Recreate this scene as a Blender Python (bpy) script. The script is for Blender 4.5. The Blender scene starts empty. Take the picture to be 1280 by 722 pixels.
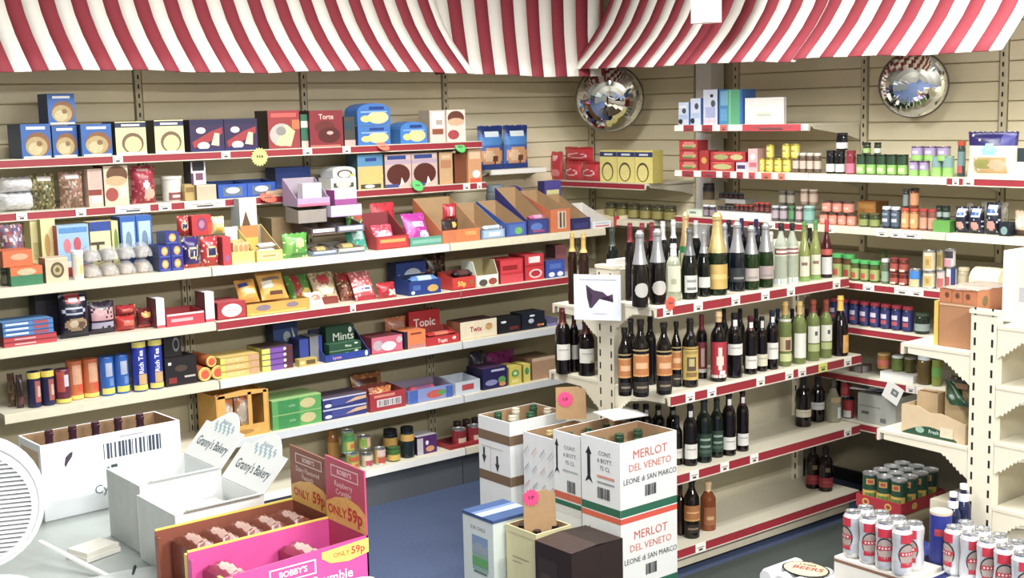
import bpy, math, random
from mathutils import Vector, Matrix, Euler
random.seed(7)
SC = bpy.context.scene
COL = SC.collection
# ---------------------------------------------------------------- camera, light, exposure
CAM = Vector((0, 0, 1.9)); FPX = 1596.2
YAW, PITCH, ROLL = 0.896624, -0.136383, -0.023594
FW = Vector((math.cos(YAW)*math.cos(PITCH), math.sin(YAW)*math.cos(PITCH), math.sin(PITCH)))
_r = Vector((math.sin(YAW), -math.cos(YAW), 0)); _u = _r.cross(FW)
RT = _r*math.cos(ROLL)+_u*math.sin(ROLL); UP = -_r*math.sin(ROLL)+_u*math.cos(ROLL)
cd = bpy.data.cameras.new('camera'); cam = bpy.data.objects.new('camera', cd); COL.objects.link(cam)
cd.sensor_width = 36; cd.lens = FPX/1280*36; cd.clip_start = .05
cam.matrix_world = Matrix(((RT.x, UP.x, -FW.x, 0), (RT.y, UP.y, -FW.y, 0), (RT.z, UP.z, -FW.z, CAM.z), (0, 0, 0, 1)))
SC.camera = cam
w = bpy.data.worlds.new('world'); SC.world = w; w.use_nodes = True
w.node_tree.nodes['Background'].inputs[0].default_value = (.9, .95, 1, 1)
w.node_tree.nodes['Background'].inputs[1].default_value = .25
SC.view_settings.view_transform = 'Standard'; SC.view_settings.look = 'None'
SC.view_settings.gamma = 1; SC.view_settings.use_curve_mapping = False
SC.view_settings.exposure = 0.76
def lamp(x, y, sx, sy, e, rz=0, z=2.93):
    l = bpy.data.lights.new('tube_and_fill_lamp', 'AREA'); l.shape = 'RECTANGLE'; l.size = sx; l.size_y = sy; l.energy = e
    l.color = (1, .985, .95)
    o = bpy.data.objects.new('tube_and_fill_lamp', l); COL.objects.link(o); o.location = (x, y, z); o.rotation_euler = (0, 0, rz)
for x, y, e in ((1.9, 3.55, 18), (3.3, 3.75, 19), (3.9, 2.4, 14), (2.8, -.6, 74), (.4, -.6, 68)):  # ceiling tubes, then unseen fill lamps added on the camera's side
    lamp(x, y, 1.5, .12, e)
    lamp(x, y+.3, 1.5, .12, e)

# ---------------------------------------------------------------- materials
def lin(h):
    h = h.lstrip('#'); o = []
    for i in (0, 2, 4):
        c = int(h[i:i+2], 16)/255; o.append(c/12.92 if c <= .04045 else ((c+.055)/1.055)**2.4)
    y = .25*o[0]+.6*o[1]+.15*o[2]          # print on card is a little duller than screen colour
    return tuple(.84*c+.16*y for c in o)+(1,)
_M = {}
def M(hexc, rough=.5, metal=0., trans=0., grain=.10, scale=30., bump=0., alpha=1., emit=0.):
    k = (hexc, rough, metal, trans, grain, scale, bump, alpha, emit)
    if k in _M: return _M[k]
    m = bpy.data.materials.new('mat_'+hexc.lstrip('#')); m.use_nodes = True
    nt = m.node_tree; b = nt.nodes['Principled BSDF']
    c = lin(hexc)
    tc = nt.nodes.new('ShaderNodeTexCoord'); n = nt.nodes.new('ShaderNodeTexNoise'); n.inputs['Scale'].default_value = scale
    n.inputs['Detail'].default_value = 3
    nt.links.new(tc.outputs['Object'], n.inputs['Vector'])
    mx = nt.nodes.new('ShaderNodeMix'); mx.data_type = 'RGBA'
    mx.inputs[6].default_value = tuple(max(0, v*(1-grain)) for v in c[:3])+(1,)
    mx.inputs[7].default_value = tuple(min(1, v*(1+grain)) for v in c[:3])+(1,)
    nt.links.new(n.outputs['Fac'], mx.inputs[0]); nt.links.new(mx.outputs[2], b.inputs['Base Color'])
    b.inputs['Roughness'].default_value = rough; b.inputs['Metallic'].default_value = metal
    b.inputs['Transmission Weight'].default_value = trans
    b.inputs['Alpha'].default_value = alpha
    if bump:
        bp = nt.nodes.new('ShaderNodeBump'); bp.inputs['Strength'].default_value = bump; bp.inputs['Distance'].default_value = .004
        nt.links.new(n.outputs['Fac'], bp.inputs['Height']); nt.links.new(bp.outputs[0], b.inputs['Normal'])
    _M[k] = m
    return m
def foil(h): return M(h, .28, 0, 0, .25, 14, .6)
def glass(h, t=.85): return M(h, .04, 0, t, .03)
def dark(h): return M(h, .06, 0, 0, .03)
CARD = M('#b08a5c', .8, grain=.15); STEEL = M('#d9d3bd', .45, grain=.05); WHITE = M('#f2f2f0', .5, grain=.03)
RED = M('#a01c2e', .45); BLACK = M('#101012', .5); SILVER = M('#d0d2d6', .25, .9); GOLD = M('#c9a552', .35, .6)
CLEAR = M('#f4f8fa', .08, 0, .9, .02)

# ---------------------------------------------------------------- mesh builder
_fonts = {}
def glyphs(txt, bold=0.):
    k = (txt, bold)
    if k not in _fonts:
        cu = bpy.data.curves.new('lettering', 'FONT'); cu.body = txt; cu.resolution_u = 2; cu.offset = bold
        cu.align_x = 'CENTER'; cu.align_y = 'CENTER'
        ob = bpy.data.objects.new('lettering', cu); COL.objects.link(ob)
        dg = bpy.context.evaluated_depsgraph_get()
        me = bpy.data.meshes.new_from_object(ob.evaluated_get(dg))
        _fonts[k] = ([(v.co.x, v.co.y) for v in me.vertices], [tuple(p.vertices) for p in me.polygons])
        bpy.data.objects.remove(ob); bpy.data.curves.remove(cu); bpy.data.meshes.remove(me)
    return _fonts[k]
class MB:
    def __init__(s): s.v = []; s.f = []; s.mi = []; s.sm = []; s.mats = []
    def m(s, mat):
        if mat not in s.mats: s.mats.append(mat)
        return s.mats.index(mat)
    def add(s, vs, fs, mat, smooth=False):
        b = len(s.v); s.v += [tuple(v) for v in vs]; i = s.m(mat)
        for f in fs: s.f.append(tuple(b+q for q in f)); s.mi.append(i); s.sm.append(smooth)
    def quad(s, pts, mat): s.add(pts, [tuple(range(len(pts)))], mat)
    def box(s, x0, x1, y0, y1, z0, z1, mat, rot=None, piv=None):
        vs = [(x, y, z) for z in (z0, z1) for x, y in ((x0, y0), (x1, y0), (x1, y1), (x0, y1))]
        if rot:
            R = Euler(rot).to_matrix(); p = Vector(piv or ((x0+x1)/2, (y0+y1)/2, (z0+z1)/2))
            vs = [tuple(R @ (Vector(v)-p)+p) for v in vs]
        s.add(vs, [(3, 2, 1, 0), (4, 5, 6, 7), (0, 1, 5, 4), (1, 2, 6, 5), (2, 3, 7, 6), (3, 0, 4, 7)], mat)
    def prism(s, poly, a, b, mat, axis='y'):
        f = {'y': lambda p, t: (p[0], t, p[1]), 'x': lambda p, t: (t, p[0], p[1]), 'z': lambda p, t: (p[0], p[1], t)}[axis]
        n = len(poly); vs = [f(p, a) for p in poly]+[f(p, b) for p in poly]
        s.add(vs, [tuple(range(n-1, -1, -1)), tuple(range(n, 2*n))]+[(i, (i+1) % n, n+(i+1) % n, n+i) for i in range(n)], mat)
    def lathe(s, prof, mat, seg=16, c=(0, 0), axis='z'):
        for i in range(len(prof)-1):
            (r0, z0), (r1, z1) = prof[i], prof[i+1]
            vs = []
            for r, z in ((r0, z0), (r1, z1)):
                for k in range(seg):
                    a = 2*math.pi*k/seg; p = (r*math.cos(a), r*math.sin(a), z)
                    if axis == 'y': p = (p[0], p[2], p[1])
                    if axis == 'x': p = (p[2], p[0], p[1])
                    vs.append((p[0]+c[0], p[1]+c[1], p[2]) if axis == 'z' else (p[0]+c[0], p[1], p[2]+c[1]))
            fs = []
            for k in range(seg):
                q = (k+1) % seg
                if r0 < 1e-6: fs.append((0, seg+q, seg+k))
                elif r1 < 1e-6: fs.append((k, q, seg))
                else: fs.append((k, q, seg+q, seg+k))
            s.add(vs, fs, mat, True)
    def arc(s, r, z0, z1, a0, a1, mat, seg=10):
        vs = []; fs = []
        for k in range(seg+1):
            a = math.radians(-90+a0+(a1-a0)*k/seg)
            vs += [(r*math.cos(a), r*math.sin(a), z0), (r*math.cos(a), r*math.sin(a), z1)]
        for k in range(seg): fs.append((2*k, 2*k+2, 2*k+3, 2*k+1))
        s.add(vs, fs, mat, True)
    def grid(s, fn, nu, nv, mat, smooth=True, wrap=False):
        vs = [fn(i/nu, j/nv) for j in range(nv+1) for i in range(nu+1)]
        b = len(s.v); s.v += vs
        for j in range(nv):
            for i in range(nu):
                q = b+j*(nu+1)+i; mm = mat((i+.5)/nu, (j+.5)/nv) if callable(mat) else mat
                s.f.append((q, q+1, q+nu+2, q+nu+1)); s.mi.append(s.m(mm)); s.sm.append(smooth)
    def text(s, txt, o, U, V, size, mat, bold=0., squeeze=1.):
        vs, fs = glyphs(txt, bold); o = Vector(o); U = Vector(U).normalized(); V = Vector(V).normalized()
        s.add([o+U*(x*size*squeeze)+V*(y*size) for x, y in vs], fs, mat)
    def art(s, items, o, U, V, n):
        """flat print on a face: o lower-left corner, U and V the full edge vectors, n the outward normal"""
        o = Vector(o); U = Vector(U); V = Vector(V); n = Vector(n); L = U.length; H = V.length
        for k, it in enumerate(items):
            e = n*(.0005+.00025*k); t = it[0]; c = it[-1]; mat = M(c, .45, grain=.22, scale=110) if isinstance(c, str) else None
            P = lambda u, v: o+U*u+V*v+e
            if t == 'r':
                u0, v0, u1, v1 = it[1:5]; s.quad([P(u0, v0), P(u1, v0), P(u1, v1), P(u0, v1)], mat)
            elif t == 'e':
                cu, cv, ru, rv = it[1:5]; s.quad([P(cu+ru*math.cos(a*math.pi/9), cv+rv*math.sin(a*math.pi/9)) for a in range(18)], mat)
            elif t == 'p' and it[1]: s.quad([P(u, v) for u, v in it[1]], mat)
            elif t == 't':   # ('t', txt, u, v, size as part of height, colour)
                txt, u, v, sz = it[1:5]; b = it[6] if len(it) > 6 else .01; mat = M(it[5], .45)
                xs = [q[0] for q in glyphs(txt, b)[0]]; tw = (max(xs)-min(xs))*sz*H
                s.text(txt, P(u, v), U, V, sz*H, mat, b, min(1, 2*min(u, 1-u)*.97*L/tw))
            elif t == 'bars':
                u0, v0, u1, v1 = it[1:5]; rr = random.Random(3); u = u0
                while u < u1-.004:
                    wd = (u1-u0)*rr.choice((.015, .03, .045)); s.quad([P(u, v0), P(min(u1, u+wd), v0), P(min(u1, u+wd), v1), P(u, v1)], mat)
                    u += wd+(u1-u0)*rr.choice((.015, .025, .04))
    def build(s, name, parent=None, loc=None, rot=None):
        me = bpy.data.meshes.new(name); me.from_pydata(s.v, [], s.f)
        for m in s.mats: me.materials.append(m)
        me.polygons.foreach_set('material_index', s.mi); me.polygons.foreach_set('use_smooth', s.sm); me.update()
        o = bpy.data.objects.new(name, me); COL.objects.link(o)
        if parent: o.parent = parent
        if loc: o.location = loc
        if rot: o.rotation_euler = rot
        return o
def empty(name, loc=(0, 0, 0), rz=0):
    o = bpy.data.objects.new(name, None); o.empty_display_size = .05; COL.objects.link(o); o.location = loc; o.rotation_euler = (0, 0, rz); return o
_labels = {}
def tag(o, label, cat, group=None):
    n = len(label.split())
    if n > 16 or n < 4: print('LABEL LENGTH', n, label)
    if label in _labels and not group: print('DUP LABEL', label)
    _labels[label] = 1
    o['label'] = label; o['category'] = cat
    if group: o['group'] = group
    return o
def struct(o): o['kind'] = 'structure'; return o
def kids(o): return _ch.get(o.name, [])
_ch = {}
def copy_tree(o):
    c = o.copy(); COL.objects.link(c)
    for ch in list(o.children):
        d = copy_tree(ch); d.parent = c
    return c

# ---------------------------------------------------------------- survey helpers: where on a real shelf a thing stands
class Run:
    """a shelf: axis 'A' runs along +X with its front at y = front, axis 'B' runs along -Y with its front at x = front"""
    def __init__(s, axis, front, z, place): s.axis = axis; s.front = front; s.z = z; s.place = place
    def pt(s, t, back, z=None):
        z = s.z if z is None else z
        return Vector((t, s.front+back, z)) if s.axis == 'A' else Vector((s.front+back, -t, z))
    def along(s, px, back, z=None):
        P0 = s.pt(0, back, z)-CAM; d = s.pt(1, back, z)-s.pt(0, back, z); k = px-640
        return (FPX*RT.dot(P0)-k*FW.dot(P0))/(k*FW.dot(d)-FPX*RT.dot(d))
    def height(s, t, back, py):
        P0 = s.pt(t, back, 0)-CAM; k = 361-py; d = Vector((0, 0, 1))
        return (FPX*UP.dot(P0)-k*FW.dot(P0))/(k*FW.dot(d)-FPX*UP.dot(d))
ROT = {'A': 0, 'B': -math.pi/2}
HW = {1: [''], 2: ['left', 'right'], 3: ['left', 'middle', 'right']}
VW = {1: [''], 2: ['lower', 'upper'], 3: ['bottom', 'middle', 'top']}
ORD = ['first', 'second', 'third', 'fourth', 'fifth', 'sixth', 'seventh', 'eighth', 'ninth', 'tenth', 'eleventh', 'twelfth']
def hword(i, n): return HW[n][i] if n in HW else ('leftmost' if i == 0 else 'rightmost' if i == n-1 else ORD[i]+' from left')
def vword(i, n): return VW[n][i] if n in VW else ('bottom' if i == 0 else 'top' if i == n-1 else ORD[i]+' from bottom')
ROUND = {}
def put(run, x0, x1, yt, fn, base, name, cat, back=.02, d=.1, nx=1, nz=1, on=None, gap=.003, rot=0., tilt=0., place=None, jit=.0):
    rnd = getattr(fn, 'round', False)
    z0 = run.z if on is None else on
    bm = back
    t0 = run.along(x0, bm, z0+.08); t1 = run.along(x1, bm, z0+.08); W = (t1-t0)/nx-gap
    tm = (t0+t1)/2
    if rnd:      # a round thing shows its diameter square to the line of sight
        q = run.pt(tm, bm, z0)-CAM; q.z = 0; q.normalize(); dv = run.pt(1, 0)-run.pt(0, 0); W *= max(.5, abs(q.x*dv.y-q.y*dv.x))*(1.1 if run.axis == 'B' else 1)
    zt = run.height(tm, bm, yt); H = max(.02, (zt-z0)/nz)-(.001 if nz > 1 else 0)
    if rnd: d = W
    if tilt: H = H/max(.3, math.cos(tilt))
    proto = fn(W, d, H); proto.name = name
    if rnd and name.endswith('bottle'): ROUND.setdefault((run.axis, run.z), []).append((proto, W/2, run))
    first = True; pl = place or run.place
    for k in range(nz):
        for i in range(nx):
            o = proto if first else copy_tree(proto)
            first = False
            t = t0+(i+.5)*(t1-t0)/nx
            dep = back if rnd else back+d/2
            o.location = run.pt(t, dep, z0+k*(H+.001)+.0005)
            o.rotation_euler = (-tilt, 0, ROT[run.axis]+rot+random.uniform(-jit, jit))
            if tilt and run.axis == 'B':
                o.rotation_euler = (0, tilt, 0); o.rotation_euler = (Euler((0, 0, -math.pi/2)).to_matrix() @ Euler((-tilt, 0, 0)).to_matrix()).to_euler()
            ow = ' '.join(q for q in (vword(k, nz), hword(i, nx)) if q)
            tag(o, ((ow+' ') if ow else '')+base+' '+pl, cat, (base+' row '+pl) if nx*nz > 1 else None)
    return z0+nz*(H+.001)+.0005

# ---------------------------------------------------------------- goods: every maker returns fn(width, depth, height) -> object, front towards -y
def bx(col, front=(), left=(), top=(), side=None, rough=.5, topcol=None):
    def fn(w, d, h):
        b = MB(); m = M(col, rough) if isinstance(col, str) else col
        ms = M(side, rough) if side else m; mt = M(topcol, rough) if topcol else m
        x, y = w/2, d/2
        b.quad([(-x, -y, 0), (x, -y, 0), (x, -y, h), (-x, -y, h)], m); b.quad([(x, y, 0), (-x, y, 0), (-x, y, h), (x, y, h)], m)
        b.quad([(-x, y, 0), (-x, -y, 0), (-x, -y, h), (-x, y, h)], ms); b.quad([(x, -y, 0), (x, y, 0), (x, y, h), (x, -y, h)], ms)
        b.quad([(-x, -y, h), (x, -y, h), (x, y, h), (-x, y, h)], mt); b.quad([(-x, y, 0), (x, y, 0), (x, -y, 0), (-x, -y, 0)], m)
        b.art(front, (-x, -y, 0), (w, 0, 0), (0, 0, h), (0, -1, 0))
        b.art(left, (-x, y, 0), (0, -d, 0), (0, 0, h), (-1, 0, 0))
        b.art(top, (-x, -y, h), (w, 0, 0), (0, d, 0), (0, 0, 1))
        return b.build('carton')
    return fn
def inside(items, u, v, base):
    c = base
    for it in items:
        if it[0] == 'r' and it[1] <= u <= it[3] and it[2] <= v <= it[4]: c = it[5]
        if it[0] == 'e' and ((u-it[1])/it[3])**2+((v-it[2])/it[4])**2 <= 1: c = it[5]
        if it[0] == 'n' and random.random() < it[1]: c = it[2]
    return c
def pouch(col, art=(), rough=None, clear=False, nu=14, nv=16):
    def fn(w, d, h):
        b = MB()
        F = (lambda c: CLEAR if c == 'clear' else foil(c))
        ph = random.random()*6
        def prof(u, v):
            e = max(0, math.sin(math.pi*min(1, max(0, (u-.02)/.96))))**.45*max(0, math.sin(math.pi*min(1, max(0, (v-.05)/.9))))**.5
            return e
        def front(u, v):
            k = 1-.05*math.sin(math.pi*v); wr = .06*math.sin(9*u+ph)*math.sin(7*v+ph)
            return ((u-.5)*w*k, -d/2*prof(u, v)*(1+wr)-.0008, v*h+(.003*math.sin(u*60) if v > .99 else 0))
        def back(u, v):
            p = front(1-u, v); return (p[0], d/2*prof(1-u, v)+.0008, p[2])
        b.grid(front, nu, nv, lambda u, v: F(inside(art, u, v, col)))
        b.grid(back, 8, 8, F(col))
        return b.build('pouch')
    return fn
def tray(out, inn='#b08a5c', hf=.4, front=(), left=(), fill=None, slope=True):
    """open display carton: base, back, front lip and two sloped sides"""
    def fn(w, d, h):
        r = empty('display_tray'); mo = M(out) if isinstance(out, str) else out; mi = M(inn, .75)
        x, y, f, t = w/2, d/2, h*hf, .003
        b = MB(); b.box(-x, x, -y, y, 0, t, mi); b.build('tray_base', r)
        b = MB(); b.box(-x, x, y-t, y, t, h, mo); b.quad([(-x+t, y-t-.0006, t), (x-t, y-t-.0006, t), (x-t, y-t-.0006, h), (-x+t, y-t-.0006, h)], mi); b.build('back_panel', r)
        for sx in (-1, 1):
            b = MB(); pl = [(-y, t), (y-t, t), (y-t, h), (-y+.25*d if not slope else -y+.08*d, f if slope else h), (-y, f)]
            b.prism(pl, sx*x-sx*t, sx*x, mo, 'x')
            xi = sx*(x-t-.0006); b.quad([(xi, p[0], p[1]) for p in pl], mi)
            if sx < 0: b.art(left, (-x, y, 0), (0, -d, 0), (0, 0, f), (-1, 0, 0))
            b.build('side_panel', r)
        b = MB(); b.box(-x+t, x-t, -y, -y+t, t, f, mo); b.art(front, (-x+t, -y, 0), (w-2*t, 0, 0), (0, 0, f), (0, -1, 0)); b.build('front_lip', r)
        return r
    return fn
def tin(col, bands=(), lid='#c9ccd0', seg=18):
    """food can: label body, seamed rims"""
    def fn(w, d, h):
        r = empty('food_tin'); R = w/2; b = MB(); m = M(col, .35)
        b.lathe([(0, .003), (R*.96, .003), (R*.98, .006), (R*.98, h-.006)], m, seg)
        for z0, z1, a0, a1, c in bands: b.arc(R*.985+.0004, z0*h, z1*h, a0, a1, M(c, .35), 12)
        b.build('body', r)
        ml = M(lid, .25, .85); b = MB()
        b.lathe([(R*.98, h-.007), (R, h-.005), (R, h), (R*.93, h), (R*.91, h-.004), (R*.5, h-.003), (0, h-.004)], ml, seg); b.build('lid', r)
        b = MB(); b.lathe([(0, 0), (R, 0), (R, .005), (R*.97, .006)], ml, seg); b.build('rim', r)
        return r
    fn.round = True; return fn
def jar(body, lid, label=None, lab=(.15, .65), t=.0, seg=16, lidh=.14, neck=.86, bands=()):
    def fn(w, d, h):
        r = empty('food_jar'); R = w/2; b = MB(); m = glass(body, t) if t else M(body, .12)
        z = h*(1-lidh)
        b.lathe([(0, 0), (R*.9, 0), (R, .004), (R, z*.84), (R*.97, z*.92), (R*neck, z*.98), (R*neck, h*.985)], m, seg); b.build('glass_body', r)
        b = MB(); ml = M(lid, .3)
        b.lathe([(R*neck+.0005, z), (R*neck+.003, z), (R*neck+.003, h-.002), (R*neck, h), (0, h)], ml, seg); b.build('lid', r)
        if label:
            b = MB(); b.arc(R+.0006, lab[0]*h, lab[1]*h, -110, 110, M(label, .5), 14)
            for z0, z1, a0, a1, c in bands: b.arc(R+.0010, z0*h, z1*h, a0, a1, M(c, .5), 8)
            b.build('label', r)
        return r
    fn.round = True; return fn
PROF = {
 'wine': [(.0, .0), (.94, .0), (1, .012), (1, .62), (.98, .66), (.88, .71), (.66, .755), (.48, .785), (.41, .82), (.39, .93), (.45, .935), (.45, .965), (.40, .97), (.40, .998), (0, 1)],
 'fizz': [(.0, .0), (.93, .0), (1, .015), (1, .42), (.97, .49), (.87, .57), (.71, .65), (.57, .73), (.47, .82), (.43, .90), (.50, .92), (.50, .96), (.36, .985), (.2, 1), (0, 1)],
 'slope': [(.0, .0), (.93, .0), (1, .015), (1, .46), (.95, .52), (.78, .60), (.56, .68), (.42, .75), (.36, .82), (.34, .93), (.41, .935), (.41, .965), (.35, .97), (.35, .998), (0, 1)],
 'square': [(.0, .0), (.94, .0), (1, .012), (1, .62), (.9, .68), (.62, .76), (.42, .82), (.36, .86), (.36, .93), (.42, .935), (.42, .97), (.38, .975), (.38, 1), (0, 1)],
 'ale': [(.0, .0), (.94, .0), (1, .015), (1, .60), (.98, .65), (.88, .70), (.66, .755), (.50, .80), (.40, .84), (.38, .93), (.46, .935), (.46, .955), (.44, .96), (.46, .965), (.46, .995), (.3, 1), (0, 1)],
}
def radius_at(kind, z):
    p = PROF[kind]
    for (r0, z0), (r1, z1) in zip(p, p[1:]):
        if z0 <= z <= z1: return r1 if z1 == z0 else r0+(r1-r0)*(z-z0)/(z1-z0)
    return p[-1][0]
def bottle(kind, body, cap, capz=.76, labels=(), t=0., neck=None, capm=None):
    """labels: (z0, z1, a0, a1, colour, ((band z0, z1, a0, a1, colour), ...))"""
    def fn(w, d, h):
        r = empty('bottle'); R = w/2; b = MB(); m = glass(body, t) if t else dark(body)
        b.lathe([(a*R, z*h) for a, z in PROF[kind]], m, 18); b.build('glass_body', r)
        if cap:
            zs = sorted(set([capz]+[z for _, z in PROF[kind] if z > capz])); b = MB()
            pr = [(radius_at(kind, z)*R+.0011, z*h) for z in zs if z < .999]+[(radius_at(kind, .99)*R+.001, h+.0012), (0, h+.0014)]
            b.lathe(pr, capm or M(cap, .3), 14); b.build('capsule', r)
        for L in labels:
            z0, z1, a0, a1, c = L[:5]; b = MB(); rr = max(radius_at(kind, z0), radius_at(kind, z1), radius_at(kind, (z0+z1)/2))*R
            if len(L) > 6:      # oval label
                vs = []; n = 12; q = rr+.0008; zc, zr = (z0+z1)/2*h, (z1-z0)/2*h
                for k in range(n+1):
                    u = -1+2*k/n; a = math.radians(-86+a1*u); e = zr*math.sqrt(max(0, 1-u*u))
                    vs += [(q*math.cos(a), q*math.sin(a), zc-e), (q*math.cos(a), q*math.sin(a), zc+e)]
                b.add(vs, [(2*k, 2*k+2, 2*k+3, 2*k+1) for k in range(n)], M(c, .5), True)
            else: b.arc(rr+.0008, z0*h, z1*h, a0, a1, M(c, .55), 10)
            for q in (L[5] if len(L) > 5 else ()): b.arc(rr+.0013, (z0+(z1-z0)*q[0])*h, (z0+(z1-z0)*q[1])*h, q[2], q[3], M(q[4], .5), 6)
            b.build('label' if z1 < .6 else 'neck_label', r)
        return r
    fn.round = True; return fn
def tube(col, bands=(), tilt=0.):
    """round wrapped biscuit pack with gathered ends"""
    def fn(w, d, h):
        R = w/2*1.07; b = MB()
        b.lathe([(0, .004), (R*.55, .001), (R*.93, 0), (R, .004), (R, h-.004), (R*.93, h), (R*.5, h-.002), (0, h-.005)], foil(col), 16)
        for z0, z1, a0, a1, c in bands: b.arc(R+.0006, z0*h, z1*h, a0, a1, foil(c) if not c.endswith('!') else M(c[:-1], .4), 10)
        return b.build('biscuit_tube')
    fn.round = True; return fn
def tub(col, lid, bands=()):
    def fn(w, d, h):
        r = empty('tub'); R = w/2; b = MB()
        b.lathe([(0, 0), (R*.86, 0), (R*.93, h*.9)], M(col, .4), 18)
        for z0, z1, a0, a1, c in bands: b.arc(R*.93+.0006, z0*h, z1*h, a0, a1, M(c, .4), 10)
        b.build('tub_body', r)
        b = MB(); b.lathe([(R*.94, h*.88), (R, h*.88), (R, h), (R*.9, h), (R*.88, h-.003), (0, h-.003)], M(lid, .3), 18); b.build('lid', r)
        return r
    fn.round = True; return fn
def bar(col, lbl=None):
    """flow-wrapped bar lying down: pillow body with crimped ends"""
    def fn(w, d, h):
        b = MB()
        def f(u, v):
            a = v*2*math.pi; e = 1 if .08 < u < .92 else .25
            return ((u-.5)*w, -math.cos(a)*d/2, h/2+math.sin(a)*h/2*e*.95)
        b.grid(f, 8, 10, lambda u, v: foil(lbl) if lbl and .25 < u < .75 else foil(col)); return b.build('wrapped_bar')
    return fn
# ---------------------------------------------------------------- the room
YA, XB, CE = 5.83, 5.33, 3.0
WALLM = M('#b8ab84', .6, grain=.06, scale=6); SLAT = M('#eadfba', .5, grain=.06, scale=9); UPR = M('#cfc6a6', .5)
def wallbox(name, *a, mat=WALLM):
    b = MB(); b.box(*a, mat); return struct(b.build(name))
FLOORM = M('#3d4d70', .75, grain=.22, scale=60, bump=.15)
wallbox('floor', -1.3, 5.5, -1.6, 6.0, -.06, 0, mat=FLOORM)
wallbox('ceiling', -1.3, 5.5, -1.6, 6.0, CE, CE+.06, mat=M('#c8c6be', .7, grain=.03))
wl = wallbox('wall_left', -1.3, XB+.1, YA, YA+.1, 0, CE)
wr = wallbox('wall_right', XB, XB+.1, -1.6, YA, 0, CE)
wallbox('wall_back', -1.4, -1.3, -1.6, YA, 0, CE, mat=M('#8f8a7c', .7))
wallbox('wall_front', -1.3, XB, -1.7, -1.6, 0, CE, mat=M('#8f8a7c', .7))
def slats(parent, segs, axis):
    for s0, s1 in segs:
        me = None
        for k in range(14):
            z0 = 1.20+.088*k
            b = MB()
            if axis == 'A': b.prism([(YA-.016, .004), (YA-.012, .0), (YA, .0), (YA, .084), (YA-.012, .084), (YA-.016, .080)], s0+.004, s1-.004, SLAT, 'x')
            else: b.prism([(XB-.016, .004), (XB-.012, .0), (XB, .0), (XB, .084), (XB-.012, .084), (XB-.016, .080)], s0+.004, s1-.004, SLAT, 'y')
            if me is None:
                o = b.build('slat', parent); me = o.data
            else:
                o = bpy.data.objects.new('slat', me); COL.objects.link(o); o.parent = parent
            o.location.z = z0+.002
ups_a = [1.55, 2.43, 3.31, 4.20, 5.29]; ups_b = [4.67, 3.845, 3.11, 2.35]
slats(wl, [(.8, 1.53)]+[(a+.02, b-.02) for a, b in zip(ups_a, ups_a[1:])], 'A')
slats(wr, [(4.98, 5.81), (3.865, 4.65), (3.13, 3.825), (2.37, 3.09), (1.5, 2.33)], 'B')
for x in ups_a:
    b = MB(); b.box(x-.015, x+.015, YA-.026, YA, 1.0, 2.5, UPR)
    for k in range(28):
        z = 1.22+.044*k; b.box(x-.004, x+.004, YA-.0268, YA-.0262, z, z+.02, BLACK)
    b.build('upright', wl)
for y in ups_b:
    b = MB(); b.box(XB-.026, XB, y-.015, y+.015, 1.0, 2.5, UPR)
    for k in range(28):
        z = 1.22+.044*k; b.box(XB-.0268, XB-.0262, y-.004, y+.004, z, z+.02, BLACK)
    b.build('upright', wr)
# white boxed-in pipe in the gap between two bays of the right wall, with a wider white casing above
b = MB(); b.box(XB-.12, XB-.017, 4.76, 4.87, 0, 2.2, M('#e6e6e2', .45, grain=.03)); pb = struct(b.build('trim_1'))
# ---------------------------------------------------------------- awning
awn = tag(empty('striped_awning', (4.0, 5.3, 2.1)), 'red and white striped fabric awning hanging above the wall shelves', 'awning')
PRO = [(0, 0), (.085, .075), (.17, .155), (.25, .25), (.31, .35), (.37, .47), (.42, .60), (.455, .72), (.48, .84)]
AR = M('#972a3a', .75, grain=.12, scale=120); AW = M('#efece2', .75, grain=.05, scale=90)
def awning_panel(p0, along, inward, length, pitch, z0, phase=0., sag=.006, flare=0.):
    """striped cloth panel: bottom edge from p0 along a direction, rising inwards to the wall"""
    b = MB(); a = Vector(along).normalized(); n = Vector(inward).normalized(); hp = pitch/2
    t = -phase; k = 0
    while t < length:
        lo, hi = max(0, t), min(length, t+hp)
        if hi-lo > .002:
            mat = AR if k % 2 == 0 else AW; NS = 2; vs = []; fs = []
            for i in range(NS+1):
                q = lo+(hi-lo)*i/NS
                for j, (dd, dz) in enumerate(PRO):
                    fl = 1+flare*dz
                    sg = sag*math.sin(q*5.1+.7)*(1-j/8)+.002*math.sin(q*17)*(1-j/8)
                    pp = Vector(p0)+a*(length/2+(q-length/2)*fl)+n*(dd+.6*sg); vs.append((pp.x, pp.y, z0+dz+sg))
            m = len(PRO)
            for i in range(NS):
                for j in range(m-1): fs.append((i*m+j, (i+1)*m+j, (i+1)*m+j+1, i*m+j+1))
            b.add(vs, fs, mat, True)
        t += hp; k += 1
    o = b.build('awning_panel', awn); o.matrix_parent_inverse = awn.matrix_basis.inverted()
    md = o.modifiers.new('thick', 'SOLIDIFY'); md.thickness = .004; md.offset = 1
    return o
awning_panel((.7, 5.30, 2.115), (1, 0, 0), (0, 1, 0), 3.32, .142, 2.115, .063)
awning_panel((3.86, 5.42, 2.10), (.95, -.14, 0), (.55, .8, 0), 1.05, .150, 2.10, .02, .01, .25)
awning_panel((4.74, 5.40, 2.125), (0, -1, 0), (1, 0, 0), 1.0, .142, 2.125, .03, .006)
awning_panel((4.68, 4.46, 2.11), (0, -1, 0), (1, 0, 0), .70, .150, 2.11, 0, .008)
awning_panel((4.665, 3.77, 2.105), (0, -1, 0), (1, 0, 0), 1.03, .150, 2.105, 0, .008)
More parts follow.
